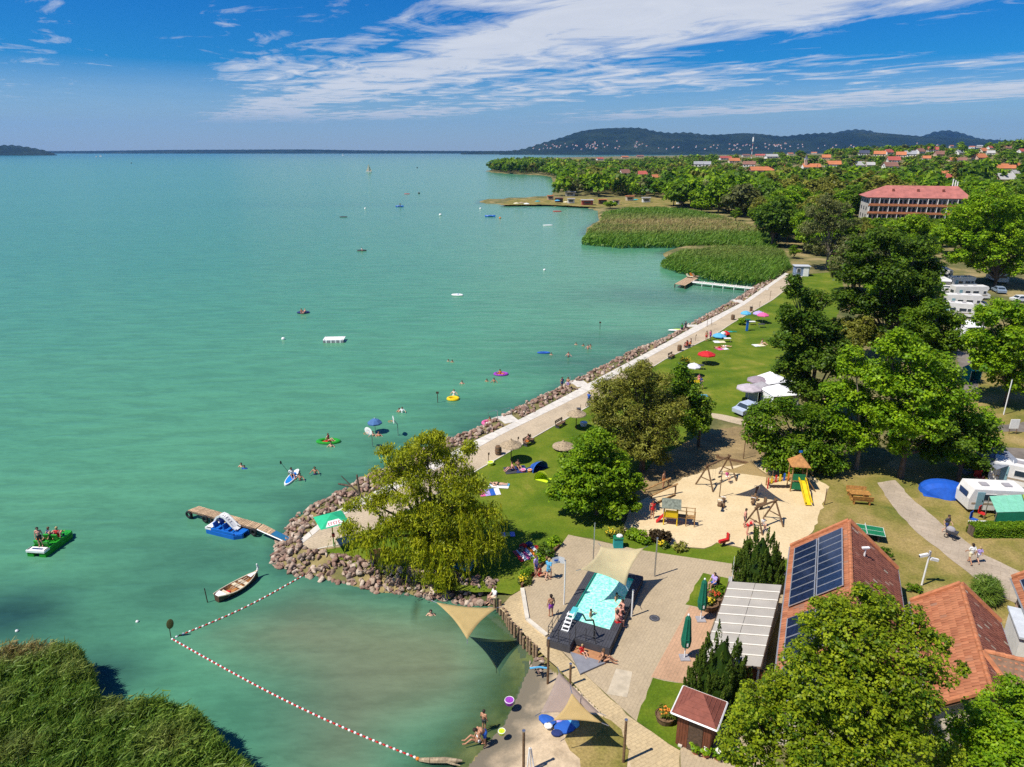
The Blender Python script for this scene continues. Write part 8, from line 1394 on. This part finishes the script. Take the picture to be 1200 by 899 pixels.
def church():
    p = hit(946, 195, 4.5); f = Q(p)[2]; s = f / FPX; t = thing('church', 'orange-roofed church with a square pink tower and dark cap', 'church', p); HOUSE_BOX.append((946, 194, 30, f))
    Lw = 20 * s; MB().add([(-Lw / 2, -5, -4), (Lw / 2, -5, -4), (Lw / 2, 5, -4), (-Lw / 2, 5, -4), (-Lw / 2, -5, 4), (Lw / 2, -5, 4), (Lw / 2, 5, 4), (-Lw / 2, 5, 4), (-Lw / 2, 0, 7.6), (Lw / 2, 0, 7.6)], [(0, 1, 5, 4), (1, 2, 6, 9, 5), (2, 3, 7, 6), (3, 0, 4, 8, 7)]).build('wall', M_plw, t, (5, 0, 0))
    MB().slab((-Lw / 2 - .5, -5.6, 3.6), (Lw / 2 + .5, -5.6, 3.6), (Lw / 2 + .5, 0, 8), (-Lw / 2 - .5, 0, 8), .3).slab((Lw / 2 + .5, 5.6, 3.6), (-Lw / 2 - .5, 5.6, 3.6), (-Lw / 2 - .5, 0, 8), (Lw / 2 + .5, 0, 8), .3).build('roof', M_rf['orange'], t, (5, 0, 0))
    tw = MB().box((-3, -1, 4.5), (3.4, 3.4, 17)).build('tower', M_plp, t); MB().box((-3, -1, 13.6), (3.9, 3.9, 1.0)).build('cornice', M_plw, tw); MB().lathe([(2.3, 14), (2.1, 15.3), (0.9, 16.6), (0.6, 18), (0.05, 20)], 8, 0, Matrix.Translation((-3, -1, 0))).build('spire_cap', M_rf['dark'], tw)
    for x in (-4.2, -1.8): MB().box((x, -2.72, 11.2), (0.7, 0.1, 1.8)).build('belfry_opening', M_glass, tw)
    for i in range(4): MB().box((0.8 + i * 3.6, -5.03, 1.2), (1.1, 0.1, 2.8)).build('window', M_glass, t)
church(); HOUSE_BOX.append((1047, 253, 80, 288))
p = hit(918.5, 203, 0); f = Q(p)[2]; t = thing('red_spire', 'narrow red spire-like cone rising out of the trees left of the church', 'spire', p); k = f / FPX
MB().lathe([(1.1 * k * 1.3, 0), (1.2 * k, 4 * k), (0.2, 9.5 * k)], 8).build('cone', pm('red_sheeting', (0.55, 0.03, 0.03), 0.6, 0.1), t); MB().cyl((0, 0, 9.4 * k), (0, 0, 10.4 * k), 0.1).build('tip', M_steel, t)
p = hit(880, 190, 0); f = Q(p)[2]; k = f / FPX; t = thing('telecom_mast', 'slim telecom mast with a white antenna drum above the village', 'mast', p)
for i in range(8):
    z0, z1 = i * 2.9 * k, (i + 1) * 2.9 * k; MB().cyl((0, 0, z0), (0, 0, z1), (0.75 - .06 * i) * 0.7 * k, (0.69 - .06 * i) * 0.7 * k, 6).build('mast_section', M_white if i % 2 else pm('mast_red', (0.45, 0.10, 0.08), 0.6, .1), t)
MB().cyl((0, 0, 22.6 * k), (0, 0, 27.5 * k), 1.0 * k, 0.9 * k, 8).build('antenna_drum', M_white, t); MB().cyl((0, 0, 27 * k), (0, 0, 30 * k), 0.15 * k, n=5).build('aerial', M_steel, t)
# bathing place on the far point
for (u, v, w, hgt, wm, rk, lb) in ((688,239,13,2.8,M_rf['red'],'white','pink-red bar hut with a white flat roof on the bathing point'),(655,236,9,2.6,M_darkwood,'brown','dark brown stall with a brown roof left of the pink hut'),(669,237,8,2.6,M_plw,'white','small pale hut between the brown stall and the pink hut'),(668,228.5,11,2.8,M_plast,'white','long pale shelter under the dark trees of the point'),(706,238,9,2.6,M_darkwood,'orange','orange-roofed stall right of the pink hut'),(645,233,7,2.6,M_plp,'orange','little orange kiosk at the edge of the dark trees'),(738,234,9,2.8,M_plast,'orange','orange-roofed changing hut right of the bathing lawn'),(757,236,9,2.8,M_plw,'white','white cabin near the start of the reeds'),(797,238,8,2.8,M_plw,'orange','white hut with an orange roof at the edge of the wood'),(722,238.5,7,2.4,M_plw,'brown','tiny stall with a brown roof on the bathing lawn')):
    b = G(u, v + 1.2); f = Q(b)[2]; ww = w * f / FPX; t = thing('beach_hut', lb, 'hut', b); MB().box((0, 0, hgt / 2), (ww, ww * .6, hgt)).build('wall', wm, t); MB().box((0, -0.3, hgt + .12), (ww * 1.15, ww * .85, .3)).build('roof', M_rf[rk], t); MB().box((0, -ww * .3 - .02, 1.5), (ww * .6, .1, 1.1)).build('hatch', M_glass, t)
# ------------------------------------------------------------------ trees of the middle distance and the village
def proto_tree(seed, h, w, c0, n, L, Wd, spacing, per, cr, mats):
    r = np.random.default_rng(seed); lobes = rand_lobes(r, h, w, c0, n); V, T = crown_leaves(r, lobes, spacing, per, cr, L, Wd)
    tm = trunk_mesh(r, 0.3, [l for l in lobes if l[3] > .8][:6], c0 + 1.5).mesh('trunk', M_bark); return [quadmesh('crown', V, T, LF[k]) for k in mats], tm
KM = ['bright', 'green', 'dark', 'olive', 'pale']
MID = [proto_tree(200 + i, 12, w, c0, n, 0.60, 0.44, 1.2, 15, 0.85, KM) for i, (w, c0, n) in enumerate(((10, 1.2, 12), (8.5, 1.5, 11), (11.5, 1.4, 14), (7, 0.8, 10)))]
FAR = [proto_tree(220 + i, 12, w, c0, n, 1.25, 0.9, 1.9, 10, 1.3, KM) for i, (w, c0, n) in enumerate(((11, 1.0, 9), (8, 0.8, 8), (13, 1.0, 10)))]
def far_conifer(seed):
    r = np.random.default_rng(seed); n = 420; z = 12 * (1 - np.sqrt(r.random(n)) * 0.95); a = r.uniform(0, 6.28, n); rr = 2.3 * (1 - z / 12.2) * r.uniform(0.6, 1.1, n); out = unit(np.column_stack([np.cos(a), np.sin(a), 0.2 + 0 * a]))
    V, T = cards(r, np.column_stack([np.cos(a) * rr, np.sin(a) * rr, z]), out, 1.0, 0.5, up=0.2, tint=np.column_stack([np.clip(r.normal(.4, .2, n), 0, 1), r.random(n), np.zeros(n)]), ldir=out + np.array([0, 0, -.3])); return quadmesh('crown', V, T, LF['conifer'])
FC = far_conifer(5); FT = MB().cyl((0, 0, -1), (0, 0, 6), .25, .1, 6).mesh('trunk', M_bark)
# keep-out outlines (photo points on the ground) and free-standing rows
KEEP_OUT = [[tuple(G(u, v)[:2]) for u, v in pl] for pl in (
 [(330,700),(540,490),(890,300),(1000,296),(1000,345),(990,425),(1050,445),(1170,475),(1300,440),(1300,960),(330,960)],
 [(1040,440),(1050,420),(1078,335),(1100,296),(1300,325),(1300,440),(1170,480)],
 [(560,241),(700,246),(800,241),(800,233),(752,231),(660,230),(640,229),(560,233)],
 [(680,292),(770,312),(905,332),(925,312),(900,285),(884,262),(830,250),(770,240),(705,243)])]
def blocked(P):
    m = np.zeros(len(P), bool)
    for k in KEEP_OUT: m |= sdist(P, k) > 1.0
    return m
hx, hy = Dp(1077, 240, 285).x, 285
r5 = np.random.default_rng(505)
placed = []
def try_tree(x, y, h, w, mind):
    for (a, b, ww) in placed:
        if (a - x) ** 2 + (b - y) ** 2 < (mind * (ww + w) / 2) ** 2: return False
    return True
cand = r5.uniform((-40, 95), (700, 640), (9000, 2)); cand = cand[np.abs(cand[:, 0]) < cand[:, 1] * 0.78 + 6]
sdl = -sdist(cand, LAKE_A); bl = blocked(cand); zz = height(cand); cand = cand[(sdl > 2.0) & ~bl]; 
for o in list(COL.objects):
    if o.type == 'EMPTY' and o.get('category') == 'tree': placed.append((o.location.x, o.location.y, 9.0))
cand = cand[np.argsort(cand[:, 1] + r5.normal(0, 18, len(cand)))]
TREES = []
grid = {}
def near_ok(x, y, w, mind):
    gx_, gy_ = int(x // 14), int(y // 14)
    for i in (-1, 0, 1):
        for j in (-1, 0, 1):
            for (a, b, ww) in grid.get((gx_ + i, gy_ + j), ()):
                if (a - x) ** 2 + (b - y) ** 2 < (mind * (ww + w) / 2) ** 2: return False
    return True
def put(x, y, w): grid.setdefault((int(x // 14), int(y // 14)), []).append((x, y, w))
for a, b, w in placed: put(a, b, w)
def hides_house(x, y, z, h, w):
    """height left for a tree here so that it does not cover a house roof seen behind it"""
    u, v0, f = Q((x, y, z)); hw = w / 2 * FPX / f; out = h
    for (hu, hv, hwp, hf) in HOUSE_BOX:
        if f < hf - 3 and abs(u - hu) < hw * 0.8 + hwp * 0.6:
            lim = (v0 - (hv + 3.2)) * f / FPX
            out = min(out, lim)
    return out
ha, hb_ = Dp(1019, 240, 285).x, Dp(1095, 240, 285).x
for x, y in cand:
    z = H1(x, y)
    if abs(x - 164) < 26 and 278 < y < 308: continue
    h = float(np.clip(r5.normal(12.5, 2.6), 7.5, 18)); w = h * r5.uniform(0.66, 0.95)
    if 225 < y < 284 and ha - 6 < x < hb_: h = min(h, 7.5 if y > 255 else 6.5); w = min(w, 7)
    h2 = hides_house(x, y, z, h, w)
    if h2 < 4.5: continue
    if h2 < h: w *= max(.6, h2 / h); h = h2
    if not near_ok(x, y, w, 0.66): continue
    put(x, y, w); TREES.append((x, y, z, h, w))
# edge of the wood beside the reeds and the point, and low shrubs
for (u, v, h, w, k) in ((822,249,6.5,8,0),(862,259,6,7,1),(886,266,9,8,1),(903,275,10,9,0),(922,284,9,9,1),(945,292,9,9,0),(930,303,4,5,0),(905,262,12,10,0),(925,270,12,10,1),(942,278,12,10,0),(958,286,12,10,1),(972,292,11,9,0),(990,299,11,9,1),(890,256,11,9,1),(872,251,9,9,0),(850,247,8,8,1),(836,243,8,8,0),(910,280,10,9,1),(960,300,9,8,0),(715,244.5,4,6,0)):
    b = G(u, v); put(b.x, b.y, w); TREES.append((b.x, b.y, LAND, h, w, k))
TREES.sort(key=lambda t: t[0] ** 2 + t[1] ** 2)
lab = {'bright': ('broadleaf_tree', 'light green broadleaf tree in the wood behind the campsite'), 'green': ('broadleaf_tree', 'mid green broadleaf tree in the wood behind the campsite'), 'dark': ('dark_tree', 'dark green tree in the wood behind the campsite'), 'olive': ('olive_tree', 'dull olive-coloured tree in the wood behind the campsite'), 'pale': ('pale_tree', 'pale grey-green tree in the wood behind the campsite'), 'conifer': ('spruce_tree', 'dark pointed spruce standing among the village trees')}
NIND = 270; seen = {}
stuffV, stuffT, nst = [], [], 0
for i, tr_ in enumerate(TREES):
    x, y, z, h, w = tr_[:5]
    far_ = y > 300
    k = int(r5.choice(5, p=(.36, .33, .14, .13, .04))) if len(tr_) < 6 else tr_[5]
    sx = w / 10.0; sz = h / 12.0; rz = r5.uniform(0, 6.28)
    if i < NIND:
        m = (MID if y < 330 else FAR)[int(r5.integers(0, 3 if y >= 330 else 4))]; nm, lb = lab[KM[k]]
        uu = Q((x, y, z))[0]; where = 'right of the hotel' if uu > 1140 else ('in front of the hotel' if y < 284 else 'behind the hotel') if uu > 1015 else 'between the reed beds and the hotel' if uu > 900 else 'behind the large reed bed' if uu > 760 else 'behind the bathing point'
        lb = lb.replace('in the wood behind the campsite', where); n_ = seen.get(lb, 0); seen[lb] = n_ + 1
        lb = ('nearest ' if n_ == 0 else 'second nearest ' if n_ == 1 else 'third nearest ' if n_ == 2 else '') + lb
        if len(tr_) == 6: n_ = seen.get(k, 0); seen[k] = n_ + 1; lb = ('nearest ', 'second nearest ', 'third nearest ', 'fourth nearest ', 'fifth nearest ', 'sixth nearest ', '', '', '', '', '', '', '', '')[n_] + ('light green' if k == 0 else 'mid green') + ' tree on the edge of the wood beside the reed beds'
        t = thing(nm, lb, 'tree', (x, y, z), rz, 'trees of the wood' if len(tr_) < 6 else 'trees along the reeds'); t.scale = (sx, sx, sz); link('trunk', m[1], t); link('crown', m[0][k], t)
    else:
        placed.append((x, y, z, h, w, k))
WOOD = [t for t in placed if len(t) == 6]
# the rest of the wood, the village gardens and the spit: one mass
cand = np.concatenate([r5.uniform((-60, 560), (1400, 1750), (9000, 2)), r5.uniform((-60, 430), (200, 1500), (5000, 2)), r5.uniform((200, 330), (900, 700), (3000, 2))]); cand = cand[np.abs(cand[:, 0]) < cand[:, 1] * 0.78 + 6]
sdl = -sdist(cand, LAKE_A); ok = (sdl > 4) & ~blocked(cand); cand = cand[ok]; zc = height(cand)
for (x, y), z in zip(cand, zc):
    spit = x < 110
    h = float(np.clip(r5.normal(12.5 if spit else 9.0, 3.1), 3.5, 17)); w = h * r5.uniform(.8, 1.15)
    h2 = hides_house(x, y, z, h, w)
    if h2 < 2.5: continue
    if h2 < h: w *= max(.6, h2 / h); h = h2
    if not near_ok(x, y, w, .70 if spit else 0.66 if y < 700 else .95): continue
    put(x, y, w); WOOD.append((x, y, z, h, w, int(r5.choice(6, p=(.32, .31, .13, .13, .03, .08)))))
r6 = np.random.default_rng(606)
LP = []
for q in range(4):
    lobes = rand_lobes(r6, 12, 10, .8, 8); V, T = crown_leaves(r6, lobes, 4.3, 2, 1.6, 3.1, 2.3, rand=.6); LP.append((V, T))
mats_ = [LF[k] for k in KM] + [LF['conifer']]; bins = [([], []) for _ in mats_]
vc, tcq = np.empty(len(FC.vertices) * 3, np.float32), np.empty(len(FC.vertices) * 4, np.float32); FC.vertices.foreach_get('co', vc); FC.attributes['tint'].data.foreach_get('color', tcq); CV, CT = vc.reshape(-1, 3)[:4 * 90], tcq.reshape(-1, 4)[:4 * 90, :3]
for (x, y, z, h, w, k) in WOOD:
    V, T = (CV, CT) if k == 5 else LP[int(r6.integers(0, 4))]; a = r6.uniform(0, 6.28); c, s_ = math.cos(a), math.sin(a); sw = w / (10 if k != 5 else 8); V2 = np.column_stack([(V[:, 0] * c - V[:, 1] * s_) * sw + x, (V[:, 0] * s_ + V[:, 1] * c) * sw + y, V[:, 2] * h / 12 * (1.25 if k == 5 else 1) + z])
    T2 = T.copy(); T2[:, 0] = np.clip(T2[:, 0] - .12 + r6.normal(0, .16), 0, 1); bins[k][0].append(V2); bins[k][1].append(T2)
for k, (vs, ts) in enumerate(bins):
    if vs: tag(link('distant_woods', quadmesh('distant_woods', np.concatenate(vs), np.concatenate(ts), mats_[k])), ['light green mass of far trees between the village roofs','mid green mass of far trees between the village roofs','dark green mass of far trees between the village roofs','olive mass of far trees between the village roofs','pale mass of far trees between the village roofs','dark firs scattered between the village roofs'][k], 'woods', kind='stuff')
# scattered houses of the far hillside villages
def hillside():
    rr = np.random.default_rng(9); mw = MB(); dg = None
    for (u0, u1, v0, v1, n, y0) in ((622,705,168,176,34,6450),(690,760,166,175,22,6600),(770,870,170,176.5,14,6500),(850,945,168,176,34,6450),(940,1010,171,176,9,6400),(1060,1110,168,174,6,6500)):
        for _ in range(n):
            u, v = rr.uniform(u0, u1), rr.uniform(v0, v1); y = y0 - (v - 165) * 25; p = Dp(u, v, y)
            hx_ = p.x; w = rr.uniform(7, 16); i = int(rr.choice(3, p=(.55, .1, .35)))
            # stand it on the slope: slide along the ray until the hill is met
            for t in np.linspace(0.97, 1.25, 57):
                q = Vector((0, 0, CAMH)).lerp(p, t); h = hillz(q.x, q.y)
                if q.z <= h + 4: break
            else: continue
            mw.box((q.x, q.y, h + 3), (w, w * .7, 7), rr.uniform(0, 3), 0); mw.box((q.x, q.y, h + 8), (w * 1.1, w * .8, 3.5), 0.2, 1 + (i == 1), top=.3)
    return tag(mw.build('hillside_houses', [M_plw, M_rf['orange'], M_rf['brown']]), 'tiny pale houses sprinkled over the foot of the blue hill', 'houses', kind='stuff')
from mathutils.bvhtree import BVHTree
_hv, _hf, _nb = [], [], 0
for o in COL.objects:
    if o.name.startswith('hill') and o.type == 'MESH':
        _hv += [v.co[:] for v in o.data.vertices]; _hf += [[_nb + i for i in p.vertices] for p in o.data.polygons]; _nb = len(_hv)
_bvh = BVHTree.FromPolygons(_hv, _hf)
def hillz(x, y):
    h = _bvh.ray_cast(Vector((x, y, 2000)), Vector((0, 0, -1)))[0]; return h.z if h else -50
hillside()
# ------------------------------------------------------------------ air: even haze over the whole scene
def build_haze():
    m = bpy.data.materials.new('summer_haze'); m.use_nodes = True; nt = m.node_tree; nt.nodes.clear()
    out = node(nt, 'ShaderNodeOutputMaterial'); v = node(nt, 'ShaderNodeVolumePrincipled'); v.inputs['Color'].default_value = (0.14, 0.42, 1.0, 1); v.inputs['Density'].default_value = HAZE
    v.inputs['Anisotropy'].default_value = 0.2
    nt.links.new(v.outputs[0], out.inputs['Volume'])
    b = MB().box((0, 5900, 250), (25000, 13600, 510)); o = b.build('haze', m); tag(o, kind='stuff')
HAZE = 3.6e-5
build_haze()
